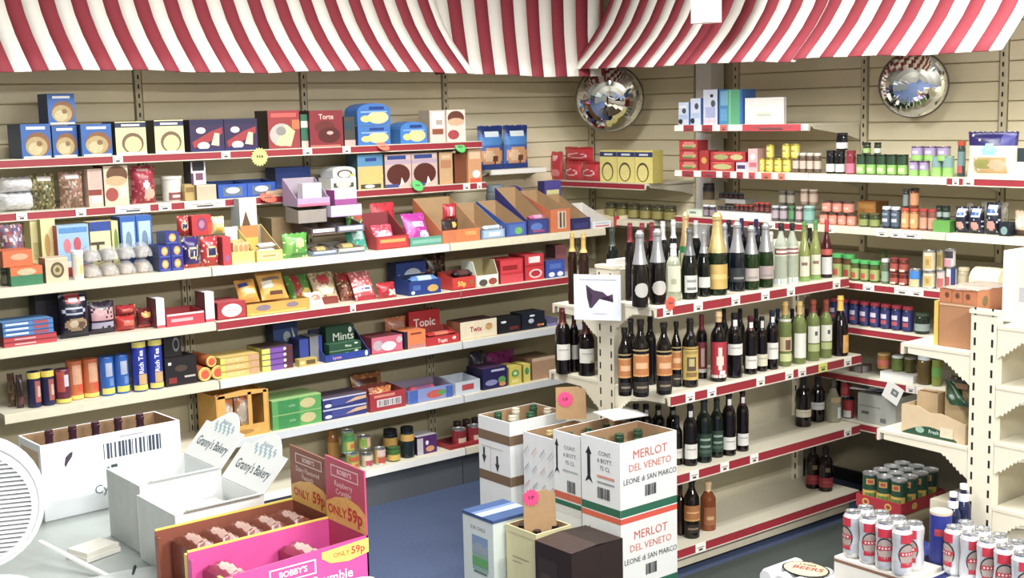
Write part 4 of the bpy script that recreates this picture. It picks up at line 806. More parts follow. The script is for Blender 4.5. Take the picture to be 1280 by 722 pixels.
put(A6, 465, 494, 484, pouch('#c06a34', [('n', .25, '#8a4424'), ('n', .1, '#e8c07a')]), 'orange crisp bag inside maroon carton', 'crisp_bag', 'bag', .05, .07, on=A6.z+.005)
put(A6, 445, 484, 468, pouch('#8a5428', [('n', .2, '#b8803c'), ('r', .1, .6, .8, .8, '#5a2c1c')]), 'brown crisp bag lying at back', 'crisp_bag', 'bag', .20, .06, tilt=.2)
put(A6, 510, 566, 480, tray('#7f8ec4', '#8a7a94', .8, [('e', .6, .45, .2, .3, '#c8504a'), ('e', .75, .5, .1, .2, '#5a9a4a'), ('r', 0, 0, .2, 1, '#3f62b4'), ('r', .85, 0, 1, .9, '#3f62b4')]), 'pale blue tray of fruit sweets', 'display_tray', 'tray', .02, .17)
put(A6, 514, 549, 482, bar('#a8485a', '#7a4c74'), 'dark pink sweet bag in pale blue tray', 'sweet_bag', 'bag', .06, .08, on=A6.z+.006)
put(A6, 569, 600, 473, tray('#c0cad6', '#b8c0cc', .85, [('r', .25, .3, .75, .75, '#b8404c')]), 'clear grey tray with red label', 'display_tray', 'tray', .02, .15)
put(A6, 603, 634, 459, bx('#241f56', [('r', .35, .8, .9, .9, '#b8b8d4'), ('e', .35, .3, .25, .14, '#8a8ac0'), ('e', .78, .35, .16, .18, '#5a9a4a'), ('e', .8, .16, .14, .1, '#d88a4a')], side='#15123a', topcol='#4a2c52'), 'navy chocolate carton', 'chocolate_box', 'box', .02, .14)
put(A6, 612, 648, 440, pouch('#9c2480', [('n', .12, '#6a1858'), ('r', .1, .1, .9, .3, '#c04aa0')]), 'magenta sweet bag behind the navy carton', 'sweet_bag', 'bag', .19, .07)
put(A6, 592, 611, 440, pouch('#3a3650', [('e', .5, .5, .3, .2, '#8aa070'), ('n', .15, '#55506c')]), 'dark purple sweet bag', 'sweet_bag', 'bag', .19, .07)
put(A6, 636, 652, 458, bx('#d2c23a', [('e', .5, .62, .3, .2, '#3f9a5a'), ('e', .5, .62, .16, .1, '#d8dc8a'), ('r', .2, .1, .8, .3, '#e6dc7a')], side='#9a8e2a'), 'yellow and green tea box', 'tea_box', 'box', .02, .12)
put(A6, 654, 663, 455, bx('#d6c84a', [('e', .5, .62, .3, .2, '#3f9a5a')], side='#9a8e2a'), 'narrow yellow box next to cardboard', 'tea_box', 'box', .02, .10)
put(A6, 665, 694, 446, bx('#b08a68', [('r', 0, .85, 1, 1, '#cbb090')], side='#8a6a4c', topcol='#6a5038'), 'plain brown cardboard carton', 'cardboard_carton', 'box', .03, .16)
# --- bottom shelf: tins and jars
fruit = lambda c, a: tin(c, [(.55, .8, -60, 60, a), (.15, .5, -40, 50, '#c8a83c'), (.2, .4, -10, 40, '#b8602c')])
z = put(A7, 431, 449, 565, fruit('#8a9a3c', '#c0582c'), 'green fruit tin in the lower row', 'food_tin', 'tin', .05)
put(A7, 426, 443, 537, fruit('#6f9a4c', '#3f8a4c'), 'green peach tin with orange top', 'food_tin', 'tin', .06, on=z)
z2 = put(A7, 450, 466, 566, tin('#c9b08c', [(.5, .85, -60, 60, '#d8c8b0'), (.1, .5, -40, 40, '#b8485c')]), 'pale tin with red fruit, lower row', 'food_tin', 'tin', .06)
put(A7, 446, 463, 544, tin('#9aa84c', [(.2, .9, 0, 70, '#d8a890'), (.3, .8, -50, 0, '#7a9a34')]), 'pear tin with grey top', 'food_tin', 'tin', .07, on=max(z2, z))
put(A7, 467, 482, 559, tin('#c8a04c', [(.5, .9, -60, 60, '#d8b8b0'), (.1, .45, -50, 50, '#c04a3a')]), 'single yellow and pink tin', 'food_tin', 'tin', .05)
put(A7, 409, 424, 536, jar('#a86a28', '#a8742c', '#c08a34', t=.0), 'tall orange jar in the rear', 'food_jar', 'jar', .19)
put(A7, 483, 500, 558, jar('#3f6a2c', '#2f5a30', '#d0ac3c', (.1, .5)), 'green jar with yellow label', 'food_jar', 'jar', .05)
zj = put(A7, 478, 497, 560, tin('#4a4f3c', [(.2, .7, -50, 50, '#8a7a3c')]), 'dark tin beneath the amber jar', 'food_tin', 'tin', .13)
put(A7, 478, 497, 536, jar('#20242c', '#15161c', '#c89a3c', (.15, .6)), 'dark jar with amber label behind', 'food_jar', 'jar', .13, on=zj)
put(A7, 500, 518, 533, jar('#1e2a2c', '#101216', '#c8983c', (.56, .78), bands=()), 'tall black jar with amber band', 'food_jar', 'jar', .06)
put(A7, 521, 546, 544, bx('#4a2060', [('r', 0, 0, .3, .9, '#b0b0b4'), ('e', .65, .25, .22, .16, '#c88a5a'), ('e', .5, .6, .08, .12, '#e0d0e4')], side='#2a1238', topcol='#b8b4b8'), 'purple multipack of tins', 'tin_multipack', 'pack', .04, .10)
zr = put(A7, 562, 602, 552, tray('#a8242c', '#7a2024', .95, [('r', 0, .3, 1, .6, '#8a1c24')]), 'low red tray of jars', 'display_tray', 'tray', .01, .14)
put(A7, 564, 602, 533, tin('#9c2630', [(.1, .5, -40, 40, '#c8a890'), (.5, .9, -60, 60, '#7a2028')]), 'red tin in the low red tray', 'food_tin', 'tin', .05, nx=2, on=A7.z+.004)
put(A7, 566, 600, 524, jar('#402024', '#3a2c2c', '#8a3034'), 'dark red jar behind the red tins', 'food_jar', 'jar', .12, nx=3, on=A7.z+.004)
# ================================================================ goods on the right wall
put(B0, 848, 861, 128, bx('#c4d2ea', [('e', .55, .62, .2, .12, '#4a4e60'), ('e', .2, .15, .2, .12, '#2c3040'), ('r', .1, .75, .8, .85, '#e4ecf6'), ('r', .1, .25, .9, .45, '#a6bce0')], side='#5a88c8'), 'smallest pale blue milk carton', 'milk_carton', 'box', .02, .08)
put(B0, 863, 876, 123, bx('#ccd8ee', [('e', .6, .7, .2, .12, '#4a4e60'), ('e', .2, .15, .2, .12, '#2c3040'), ('r', .1, .25, .9, .45, '#b0c4e4')], side='#4f80c4'), 'mid sized pale blue milk carton', 'milk_carton', 'box', .02, .08)
put(B0, 879, 897, 112, bx('#d2daf0', [('e', .6, .82, .12, .05, '#2c3040'), ('e', .7, .6, .16, .1, '#50566a'), ('r', .15, .2, .85, .5, '#a9b4e0'), ('r', .05, .05, .9, .15, '#e8c8d4')], side='#3f74bc'), 'tallest white and blue milk carton', 'milk_carton', 'box', .02, .10)
put(B0, 899, 928, 112, bx('#4fae7c', [('r', 0, 0, .38, 1, '#3f8ac0'), ('r', .05, .55, .38, .95, '#6fb0d0'), ('r', .45, .0, .5, 1, '#8acfa4'), ('r', .9, 0, 1, 1, '#3a70c0'), ('r', .05, .1, .35, .45, '#5aa0d0')], side='#3568b0'), 'green and blue carton', 'milk_carton', 'box', .02, .10)
put(B0, 931, 980, 122, bx('#f0efea', [('e', .5, .35, .26, .12, '#e6e6c8'), ('r', .34, .31, .66, .37, '#b8bfd0')], side='#cfcec8'), 'plain white card sign', 'card_sign', 'sign', .03, .02)
kk = [('e', .5, .42, .36, .18, '#eab8bc'), ('e', .52, .42, .28, .12, '#c03044'), ('r', 0, .86, 1, .92, '#8c1420')]
z = put(BC, 702, 745, 202, pouch('#c42032', kk), 'red chocolate bag in the lower row', 'chocolate_bag', 'bag', .03, .06, nx=2)
put(BC, 702, 738, 184, pouch('#c81f30', kk), 'wide red chocolate bag lying on top', 'chocolate_bag', 'bag', .04, .05, on=z-.004)
put(BC, 685, 700, 190, pouch('#c02634', [('e', .5, .8, .25, .1, '#e8aab0'), ('e', .5, .25, .4, .14, '#dc7a80')]), 'narrow red chocolate bag by itself', 'chocolate_bag', 'bag', .03, .05)
put(BC, 750, 816, 188, bx('#e6d870', [('r', 0, .80, 1, .95, '#2b3a72'), ('r', .25, .84, .75, .90, '#d8dce6'), ('e', .45, .33, .34, .30, '#5a5030'), ('e', .45, .31, .28, .25, '#e9dc7c')], side='#b8a848'), 'cream yellow custard box, navy band', 'custard_box', 'box', .03, .08, nx=3)
put(BC2, 757, 846, 255, jar('#4c4a2a', '#3f3c2c', '#8a7f3a', (.1, .6)), 'small dark olive jar', 'food_jar', 'jar', .10, nx=6)
put(B1, 849, 872, 175, bx('#c43038', [('e', .55, .45, .38, .3, '#b8b070'), ('r', .25, .5, .8, .85, '#d87a70'), ('r', .25, .15, .75, .35, '#5a8a44'), ('r', 0, .9, 1, 1, '#a02028')], side='#8c2028', topcol='#d0484c'), 'red gravy box in the three high stack', 'gravy_box', 'box', .02, .08, nz=3)
put(B1, 874, 886, 188, bx('#b03030', [('e', .5, .5, .3, .16, '#d8a040')], side='#7c2024'), 'narrow red box near gravy stack', 'gravy_box', 'box', .03, .08)
z = put(B1, 888, 918, 202, bx('#c23238', [('e', .5, .45, .4, .3, '#b8b878'), ('r', .1, .75, .9, .95, '#d8584c')], side='#8c2028'), 'flat red stuffing box, lower', 'stuffing_box', 'box', .03, .09)
put(B1, 888, 932, 190, bx('#bc2e36', [('e', .3, .45, .22, .3, '#a8a868'), ('e', .75, .45, .18, .3, '#c8c080'), ('r', .1, .75, .9, .95, '#d8584c')], side='#8c2028', topcol='#c84a48'), 'flat red stuffing box, upper', 'stuffing_box', 'box', .04, .08, on=z)
put(B1, 920, 933, 203, bx('#d0c8dc', [('r', .1, .3, .9, .7, '#4a4060')]), 'small lilac label box', 'food_box', 'box', .015, .05)
put(B1, 935, 947, 186, bx('#e0b0b0', [('r', .1, .2, .9, .4, '#c86a78'), ('e', .5, .65, .3, .14, '#eedad8')], side='#b88a88'), 'pink packet standing upright', 'food_packet', 'box', .03, .06)
ymt = tin('#d8c83a', [(.3, .75, -50, 50, '#e6da6a'), (.45, .6, -30, 30, '#a89028')], '#d8cc50')
z = put(B1, 947, 990, 198, ymt, 'yellow mustard tin, lower row', 'mustard_tin', 'tin', .07, nx=4)
put(B1, 958, 968, 181, ymt, 'yellow mustard tin stacked at left', 'mustard_tin', 'tin', .07, on=z)
put(B1, 978, 1000, 180, ymt, 'yellow mustard tin stacked at right', 'mustard_tin', 'tin', .07, on=z, nx=2)
put(B1, 991, 1027, 191, jar('#6a5648', '#d8ccc0', '#c9b8a8', (.2, .6)), 'brown sauce jar with pale label', 'sauce_jar', 'jar', .07, nx=4)
z = put(B1, 1033, 1057, 188, jar('#16181c', '#1e2024', '#dcdcd8', (.08, .42)), 'black jar with white label, lower pair', 'sauce_jar', 'jar', .06, nx=2)
put(B1, 1046, 1060, 166, jar('#121318', '#16181c', '#e0e0dc', (.1, .45)), 'black jar standing on the pair', 'sauce_jar', 'jar', .06, on=z)
put(B1, 1058, 1070, 188, jar('#8c2a3c', '#8a2434', '#d86a8c', (.05, .45)), 'pink labelled dark red jar', 'sauce_jar', 'jar', .06)
gt = tin('#2a4a30', [(.04, .5, -90, 90, '#8ac05a'), (.15, .35, -40, 40, '#c8dca0')], '#4a5a4c')
z = put(B1, 1071, 1136, 193, gt, 'green labelled jar in the row', 'pickle_jar', 'jar', .06, nx=5)
put(B1, 1079, 1089, 178, jar('#3a4434', '#22281f', '#9ac068', (.1, .5)), 'small dark jar on green jars, left', 'pickle_jar', 'jar', .06, on=z)
put(B1, 1093, 1102, 178, jar('#3a4434', '#22281f', '#d0d8c0', (.1, .5)), 'small dark jar on green jars, right', 'pickle_jar', 'jar', .06, on=z)
lt = tin('#8ac45a', [(.0, .35, -90, 90, '#8fc85c'), (.4, .9, -90, 90, '#a894c0'), (.5, .7, -30, 30, '#d0c4dc')], '#9a86b0')
z = put(B1, 1137, 1163, 201, lt, 'green and lilac tin, bottom layer', 'food_tin', 'tin', .06, nx=2)
put(B1, 1165, 1193, 195, tin('#8ac45a', [(.0, .4, -90, 90, '#8fc85c'), (.45, .95, -90, 90, '#7aa0a0')], '#c8d0d0'), 'green and teal tin', 'food_tin', 'tin', .06, nx=2)
put(B1, 1140, 1189, 183, lt, 'green and lilac tin, top layer', 'food_tin', 'tin', .06, nx=3, on=z)
put(B1, 1197, 1207, 176, jar('#3a4a44', '#c0462c', '#6a8a8a', (.3, .7), bands=((.1, .3, -40, 40, '#b84a4a'),)), 'tall dark jar with orange lid', 'sauce_jar', 'jar', .08)
put(B1, 1204, 1268, 165, pouch('#ece6d4', [('r', 0, .72, 1, 1, '#2a2466'), ('r', .7, .72, .95, .95, '#4a4a96'), ('p', [], '#fff')][:2]+[('e', .5, .62, .16, .13, '#8fd0e0'), ('r', .15, .12, .85, .45, '#c8a468'), ('n', .03, '#dcd4c0'), ('e', .35, .3, .18, .12, '#9a9a4a'), ('e', .65, .28, .18, .12, '#d8b490')], nu=24, nv=20), 'big white and navy pasta bag', 'pasta_bag', 'bag', .02, .07)
put(B1, 1271, 1284, 185, bx('#dcdcdc', [('r', .0, .55, 1, 1, '#2a3a3c')]), 'white and black carton at frame edge', 'food_box', 'box', .03, .06)
# third right-wall shelf
put(B2, 858, 878, 262, bx('#c9d8c4', [('r', .2, .4, .6, .7, '#7a8a7a')], side='#9aa890'), 'pale green small carton', 'food_box', 'box', .03, .06)
z = put(B2, 879, 895, 256, jar('#4a4450', '#d8dce4', '#8a7a88', (.1, .6)), 'small purple grey jar', 'sauce_jar', 'jar', .05, nx=2)
put(B2, 879, 893, 229, jar('#6a5a44', '#1e2438', '#232838', (.55, .8)), 'dark lidded coffee jar', 'coffee_jar', 'jar', .16, on=B2.z+.07)
put(B2, 878, 894, 250, bx('#a89a7a'), 'beige carton under the coffee jar', 'food_box', 'box', .12, .08)
zt2 = put(B2, 896, 962, 265, bx('#e2e4e4', [('r', .0, .85, 1, 1, '#c9ccd0')], topcol='#a09890'), 'long white jar tray', 'jar_tray', 'tray', .02, .14)
put(B2, 897, 918, 257, jar('#3a3434', '#5a5a60', '#4a4448', (.1, .5)), 'small grey lidded jar on the white tray', 'sauce_jar', 'jar', .055, nx=4, on=zt2)
put(B2, 919, 942, 256, jar('#4a2424', '#b83a34', '#5a3030', (.1, .5)), 'small red lidded jar on the white tray', 'sauce_jar', 'jar', .055, nx=4, on=zt2)
zt3 = put(B2, 898, 932, 249, bx('#dfe2e4', side='#b8b8b8'), 'short white jar tray behind', 'jar_tray', 'tray', .20, .10, on=B2.z+.06)
put(B2, 899, 930, 241, jar('#4a3f3c', '#5a8ab0', '#6a4448', (.1, .5)), 'small blue lidded jar at back', 'sauce_jar', 'jar', .24, nx=5, on=zt3)
put(B2, 943, 963, 253, jar('#5a2828', '#c0403a', '#7a3a38', (.1, .5)), 'small bright red lidded jar', 'sauce_jar', 'jar', .055, nx=3, on=zt2)
z = put(B2, 965, 985, 257, jar('#5a5458', '#b8bcc4', '#a89aa4', (.2, .7)), 'grey labelled jar, lower', 'sauce_jar', 'jar', .05, nx=2)
put(B2, 974, 994, 238, jar('#4a463c', '#5a5a50', '#8a8474', (.2, .7)), 'brown grey jar, upper', 'sauce_jar', 'jar', .06, nx=2, on=z)
put(B2, 986, 994, 257, jar('#2f5a3a', '#3f7a4c', '#4a8a5a', (.2, .7)), 'narrow green jar', 'sauce_jar', 'jar', .05)
put(B2, 995, 1004, 258, jar('#6a5458', '#b8a8ac', '#b89aa0', (.2, .7)), 'narrow pinkish jar', 'sauce_jar', 'jar', .05)
z = put(B2, 1005, 1019, 257, jar('#5a8a80', '#9ac0b8', '#7ab0a4', (.2, .7)), 'teal jar', 'sauce_jar', 'jar', .05)
put(B2, 1001, 1023, 236, jar('#8a7464', '#c8b8ac', '#b8a090', (.2, .7)), 'pale brown jar, stacked', 'sauce_jar', 'jar', .08, nx=2, on=z)
oj = jar('#c0684c', '#4a3c34', '#d98a74', (.1, .75), bands=((.3, .5, -30, 30, '#e6b0a0'),))
z = put(B2, 1025, 1071, 266, oj, 'orange pink relish jar, lower row', 'relish_jar', 'jar', .05, nx=4)
put(B2, 1028, 1068, 251, oj, 'orange pink relish jar, upper row', 'relish_jar', 'jar', .06, nx=3, on=z)
put(B2, 1072, 1095, 252, bx('#c8842c', [('r', .1, .7, .9, .9, '#d89a44')], side='#8a5a1c'), 'orange carton behind small jars', 'food_box', 'box', .15, .10)
put(B2, 1074, 1101, 266, jar('#3f4a2c', '#5a5a34', '#8a944a', (.1, .55)), 'squat olive jar', 'relish_jar', 'jar', .05, nx=2)
put(B2, 1103, 1126, 258, jar('#27323f', '#d0d8dc', '#4a5a6c', (.1, .8), bands=((.3, .45, -40, 40, '#b8c4cc'), (.6, .7, -40, 40, '#8a9aa8'))), 'slate blue spice jar', 'spice_jar', 'jar', .05, nx=2)
z = put(B2, 1127, 1149, 260, jar('#b06a34', '#c04a34', '#d09a5c', (.1, .75), bands=((.3, .5, -30, 30, '#e0c490'),)), 'orange sauce jar in the lower pair', 'sauce_jar', 'jar', .05, nx=2)
put(B2, 1129, 1137, 236, jar('#3a3c3c', '#4a4a44', '#7a8488', (.1, .7)), 'slim grey jar on orange jars', 'sauce_jar', 'jar', .05, on=z)
put(B2, 1138, 1149, 235, jar('#7a3a20', '#2a2420', '#c88a5c', (.15, .75)), 'brown orange jar on orange jars', 'sauce_jar', 'jar', .05, on=z)
put(B2, 1150, 1171, 261, jar('#8a5448', '#b03a38', '#c89474', (.1, .6)), 'dusky red jar', 'sauce_jar', 'jar', .05, nx=2)
zg = put(B2, 1166, 1188, 276, bx('#5aa03c', side='#3f7a2c'), 'low green tray box', 'jar_tray', 'tray', .02, .10)
put(B2, 1170, 1188, 257, jar('#2c4038', '#1f2c28', '#9aa8a4', (.2, .55)), 'dark jar with grey label on green tray', 'sauce_jar', 'jar', .07, nx=2, on=zg)
npk = pouch('#20243c', [('r', .2, .62, .85, .95, '#d6dce8'), ('r', .2, .7, .8, .8, '#3a6ab0'), ('e', .5, .3, .3, .16, '#d89a8c'), ('n', .06, '#c8ccd8')])
put(B2, 1190, 1207, 259, npk, 'first navy and white couscous pack', 'couscous_pack', 'pack', .03, .06)
put(B2, 1208, 1226, 259, npk, 'second navy and white couscous pack', 'couscous_pack', 'pack', .03, .06)
put(B2, 1228, 1247, 254, npk, 'third, taller navy and white couscous pack', 'couscous_pack', 'pack', .03, .06)
put(B2, 1204, 1213, 254, pouch('#b0aa96', [('n', .2, '#8a8670')]), 'thin greyish pouch', 'food_pouch', 'bag', .12, .05)
put(B2, 1222, 1233, 252, pouch('#b8b29e', [('n', .2, '#9a947e')]), 'wider greyish pouch between couscous packs', 'food_pouch', 'bag', .12, .05)
put(B2, 1245, 1257, 253, pouch('#a8a490', [('n', .2, '#8a8672')]), 'tall greyish pouch at the row end', 'food_pouch', 'bag', .10, .05)
put(B2, 1249, 1262, 278, bx('#15202c', [('e', .5, .4, .35, .3, '#7a9a9c')]), 'dark small carton with teal mark', 'food_box', 'box', .02, .05)
put(B2, 1264, 1285, 264, pouch('#d0b89a', [('e', .4, .5, .3, .2, '#e8e0cc'), ('r', 0, 0, 1, .25, '#5a4034')]), 'tan pouch at the frame edge', 'food_pouch', 'bag', .05, .06)
# fourth right-wall shelf
gl = lambda c: jar(c, '#3fae54', '#9aa85a', (.1, .6), bands=((.15, .4, -30, 30, '#b8483c'),), lidh=.16, neck=.98)
put(B3, 1041, 1068, 317, gl('#6a4a2c'), 'tall jar with bright green lid', 'pickle_jar', 'jar', .06, nx=2)
put(B3, 1064, 1100, 325, gl('#4a5a2c'), 'short jar with bright green lid', 'pickle_jar', 'jar', .05, nx=3)
put(B3, 1099, 1109, 312, jar('#6a7a34', '#4a5a2c', '#8a9a4a'), 'olive jar set further back', 'pickle_jar', 'jar', .20, on=B3.z)
put(B3, 1102, 1112, 323, jar('#5a6a50', '#d0d0d4', '#8aa08a', (.1, .5)), 'jar with silver grey lid', 'pickle_jar', 'jar', .05)
rj = jar('#6a2c22', '#8a3a34', '#a84a3c', (.15, .6), bands=((.1, .25, -40, 40, '#d8c0b0'),))
z = put(B3, 1113, 1136, 341, rj, 'red sauce jar, lower layer', 'sauce_jar', 'jar', .05, nx=2)
put(B3, 1113, 1136, 322, rj, 'red sauce jar, upper layer', 'sauce_jar', 'jar', .05, nx=2, on=z)
put(B3, 1137, 1152, 336, tin('#2f78c4', [(.05, .45, -70, 70, '#c8b888'), (.5, .9, -70, 70, '#2f80d0')]), 'blue and beige fish tin', 'food_tin', 'tin', .05)
ct = tin('#d4cbb0', [(.15, .75, -20, 50, '#c8a85a'), (.3, .6, 0, 30, '#a8863c')])
z = put(B3, 1154, 1170, 339, ct, 'cream vegetable tin, lower', 'food_tin', 'tin', .05)
put(B3, 1154, 1170, 313, ct, 'cream vegetable tin, upper', 'food_tin', 'tin', .05, on=z)
z = put(B3, 1171, 1182, 338, tin('#c9b8b0', [(.1, .6, -30, 60, '#b8605c')]), 'pinkish tin below', 'food_tin', 'tin', .05)
put(B3, 1171, 1181, 313, tin('#b09a5c', [(.2, .8, -40, 40, '#8a7438')]), 'ochre tin stacked second', 'food_tin', 'tin', .06, on=z)
z = put(B3, 1183, 1197, 334, tin('#dcdfe4', [(.0, 1, 20, 70, '#2c3a78'), (.2, .6, -50, 10, '#c04a54')]), 'white and navy tin', 'food_tin', 'tin', .06)
put(B3, 1181, 1195, 311, tin('#dcd8d8', [(.5, .9, -40, 60, '#3a3a44'), (.05, .45, -50, 40, '#d88a9a')]), 'white tin with pink base stacked', 'food_tin', 'tin', .06, on=z)
put(B3, 1198, 1212, 334, jar('#b0a484', '#c8bc9a', '#b8ac8c'), 'pale beige jar', 'food_jar', 'jar', .06)
def roll(w, d, h):
    r = empty('paper_roll'); b = MB(); R = h/2
    b.lathe([(0, -w/2), (R*.9, -w/2), (R, -w/2+.006), (R, w/2-.006), (R*.9, w/2), (0, w/2)], M('#e6dcb4', .5), 18, (0, R), 'x'); b.build('wrapped_roll', r)
    b = MB(); b.lathe([(R+.0008, -w*.1), (R+.0008, w*.3)], M('#efe9cf', .4), 18, (0, R), 'x'); b.build('wrapper_band', r)
    return r
put(B3, 1213, 1250, 335, roll, 'pale yellow wrapped roll lying on its side', 'wrapped_roll', 'roll', .04, .07)
# fifth right-wall shelf: blue jars
bj = jar('#2a2f5c', '#9a2c3c', '#27306c', (.1, .75), bands=((.42, .6, -35, 35, '#c8c0d4'), (.2, .36, -35, 35, '#b04a54')))
put(B4, 1037, 1142, 377, bj, 'blue labelled pasta sauce jar', 'sauce_jar', 'jar', .06, nx=8)
put(B4, 1144, 1162, 391, jar('#1f2c24', '#3a4a34', '#8a9a94', (.15, .5)), 'dark green jar at the end', 'sauce_jar', 'jar', .06)
put(B4, 1048, 1090, 379, bj, 'blue labelled pasta sauce jar behind', 'sauce_jar', 'jar', .16, nx=3)
# sixth
def cutlery(w, d, h):
    b = MB()
    for k in range(5): b.box(-w/2+k*w/5, -w/2+k*w/5+.004, -d/2, d/2, 0, h*.5+.004*k, M('#6a4a44', .4))
    b.lathe([(w*.5, 0), (w*.5, h*.8), (w*.45, h*.8), (w*.45, .002), (0, .002)], M('#8a8a8c', .4, .5), 14); return b.build('small_dish')
put(B5, 1061, 1080, 455, cutlery, 'small dark dish of bits', 'small_dish', 'dish', .06, .08)
zt5 = put(B5, 1100, 1142, 467, bx('#dfe0de', [('r', 0, .8, 1, 1, '#c8ccd0')], topcol='#a8a49a'), 'white tray under pickle jars', 'jar_tray', 'tray', .03, .14)
pj = lambda c, l: jar(c, l, None, t=.0)
put(B5, 1097, 1113, 441, jar('#9a6a2c', '#b89a54', '#b85a4a', (.25, .6)), 'orange pickle jar with red label', 'pickle_jar', 'jar', .09, on=zt5)
put(B5, 1115, 1130, 444, jar('#5a6a2c', '#d4dcdc', None), 'green pickle jar with white lid', 'pickle_jar', 'jar', .09, on=zt5)
put(B5, 1131, 1145, 446, jar('#4f4a20', '#8a8f7a', None), 'olive pickle jar with grey lid', 'pickle_jar', 'jar', .10, on=zt5)
put(B5, 1147, 1165, 444, jar('#5c4a22', '#c4ccd0', None), 'big brown gherkin jar with white lid', 'pickle_jar', 'jar', .07)
put(B5, 1165, 1177, 443, jar('#7a8a2c', '#2a3c2c', '#5a9a3c', (.3, .6)), 'yellow green jar with dark lid', 'pickle_jar', 'jar', .07)
# lowest
z = put(B6, 1054, 1068, 497, tin('#a82832', [(.05, .4, -60, 60, '#d8d8d8'), (.4, .9, -60, 60, '#b02c38')], '#4a5068'), 'red and white drink tin, lower', 'drink_tin', 'tin', .05)
put(B6, 1051, 1063, 475, tin('#b02c38', [(.2, .6, -60, 60, '#c84a50')]), 'red drink tin standing on another', 'drink_tin', 'tin', .06, on=z)
zg = put(B6, 1072, 1120, 494, bx('#a9aca6', [('r', .05, .55, .6, .6, '#8a8c88'), ('r', .1, .3, .3, .4, '#5a5f5c'), ('r', .6, .1, .75, .25, '#6a6f6c')], side='#cfd2d0', topcol='#8a8c88'), 'grey carton with faded print', 'cardboard_carton', 'box', .02, .20)
def papers(w, d, h):
    b = MB()
    for k, (dx, rz, c) in enumerate(((-.05, .3, '#eef0f2'), (.01, -.4, '#8c9aa8'), (.05, .5, '#c8d0d8'), (.0, .1, '#6a7484'))):
        b.box(-w*.35+dx, w*.3+dx, -d*.35, d*.35, .0015+.009*k, .0075+.009*k, M(c, .4), (0.05*k*0, 0, rz))
    return b.build('paper_bundle')
put(B6, 1062, 1112, 484, papers, 'crumpled papers and foil on the grey carton', 'paper_bundle', 'paper', .04, .14, on=zg)
b = MB(); b.box(-.045, .045, -.0015, .0015, 0, .085, WHITE); b.art([('r', .4, .4, .8, .75, '#6a7478'), ('r', .5, .5, .7, .65, '#b8c0c0')], (-.045, -.0015, 0), (.09, 0, 0), (0, 0, .085), (0, -1, 0))
t = B5.along(1109, -.03); o = b.build('price_card', loc=B5.pt(t, -.012, B5.z-.085), rot=(0, .45, -math.pi/2)); tag(o, 'white tilted price card hanging from the sixth right-wall shelf', 'card')
# ================================================================ bottles on the wine island
I1 = Run('A', IY-.30, 1.115, 'on the wine island top shelf'); I2 = Run('A', IY-.372, .765, 'on the wine island middle shelf')
I3 = Run('A', IY-.372, .435, 'on the wine island third shelf'); I4 = Run('A', IY-.372, .12, 'on the wine island base shelf')
L1 = Run('A', 3.95, 1.07, 'on wine island left side, top'); L2 = Run('A', 3.95, .765, 'on wine island left side, middle')
L3 = Run('A', 3.95, .435, 'on the wine island left side, third shelf')
FZ = lambda foil_c, lab, body='#10180f', z0=.14, z1=.33, neckl=None: bottle('fizz', body, None, labels=[(z0, z1, -60, 60, lab)]+([(.80, .86, -80, 80, neckl)] if neckl else []))
def fizz(body, foilc, lab, capz=.56, z0=.14, z1=.34, ell=False, a=62, metal=.55):
    return bottle('fizz', body, foilc, capz, [(z0, z1, -a, a, lab, ((.2, .35, -a*.6, a*.6, '#8a8a84'),))], capm=M(foilc, .32, metal))
def b1(px, wd, yt, back, fn, lab, name='wine_bottle', run=I1, cat='bottle', rot=-.6, place=None):
    return put(run, px-wd/2, px+wd/2, yt, fn, lab, name, cat, back, rot=rot, gap=0, place=place)
SILV = '#a4a6aa'; LABW = '#c9c7c0'
b1(800, 21, 288, .075, bottle('fizz', '#120e10', SILV, .56, [(.13, .32, 0, 52, '#b9b7b0', (), 1)], capm=M(SILV, .32, .55)), 'silver foiled sparkling bottle nearest the post', 'sparkling_bottle')
b1(822, 22, 286, .075, bottle('fizz', '#120e10', SILV, .56, [(.13, .32, 0, 52, '#bdbbb4', (), 1)], capm=M(SILV, .32, .55)), 'silver foiled sparkling bottle second from post', 'sparkling_bottle')
b1(842, 18, 305, .10, bottle('wine', '#b8bfa0', '#d5d6d2', .80, [(.16, .62, -60, 60, '#cfd2b8', ((.3, .5, -30, 10, '#a9ad90'),))], .35), 'clear pale wine bottle with white cap', rot=-.6)
b1(862, 20, 285, .075, bottle('slope', '#0d120f', '#6f7274', .62, [(.10, .34, -50, 60, '#c6c8c4', ((.15, .3, -30, 40, '#6a6f70'), (.6, .75, -30, 40, '#8a8f90')))], capm=M('#75787a', .3, .5)), 'dark bottle with grey foil, gold collar')
b1(880, 17, 288, .085, bottle('slope', '#0c110e', SILV, .66, [(.14, .30, -55, 55, '#d3d2cc')], capm=M(SILV, .3, .5)), 'slim dark bottle with white label')
b1(896, 25, 266, .075, bottle('fizz', '#12220f', '#cdb878', .52, [(.08, .38, -75, 75, '#c2a24a', ((.4, .6, -50, 50, '#d4b868'),))], capm=M('#c9b06a', .35, .45)), 'tall champagne bottle with gold foil, gold label', 'champagne_bottle')
b1(906, 14, 279, .15, fizz('#14260f', SILV, '#3c4038'), 'silver foiled green bottle behind the champagne', 'sparkling_bottle')
b1(921, 21, 277, .09, fizz('#0c1420', SILV, '#2c3038'), 'silver foiled blackish bottle beside champagne', 'sparkling_bottle')
b1(939, 20, 282, .075, fizz('#16300f', SILV, '#b7aca6'), 'silver foiled green bottle, first of two', 'sparkling_bottle')
b1(957, 20, 279, .075, fizz('#16300f', SILV, '#b09a9a'), 'silver foiled green bottle, second of two', 'sparkling_bottle')
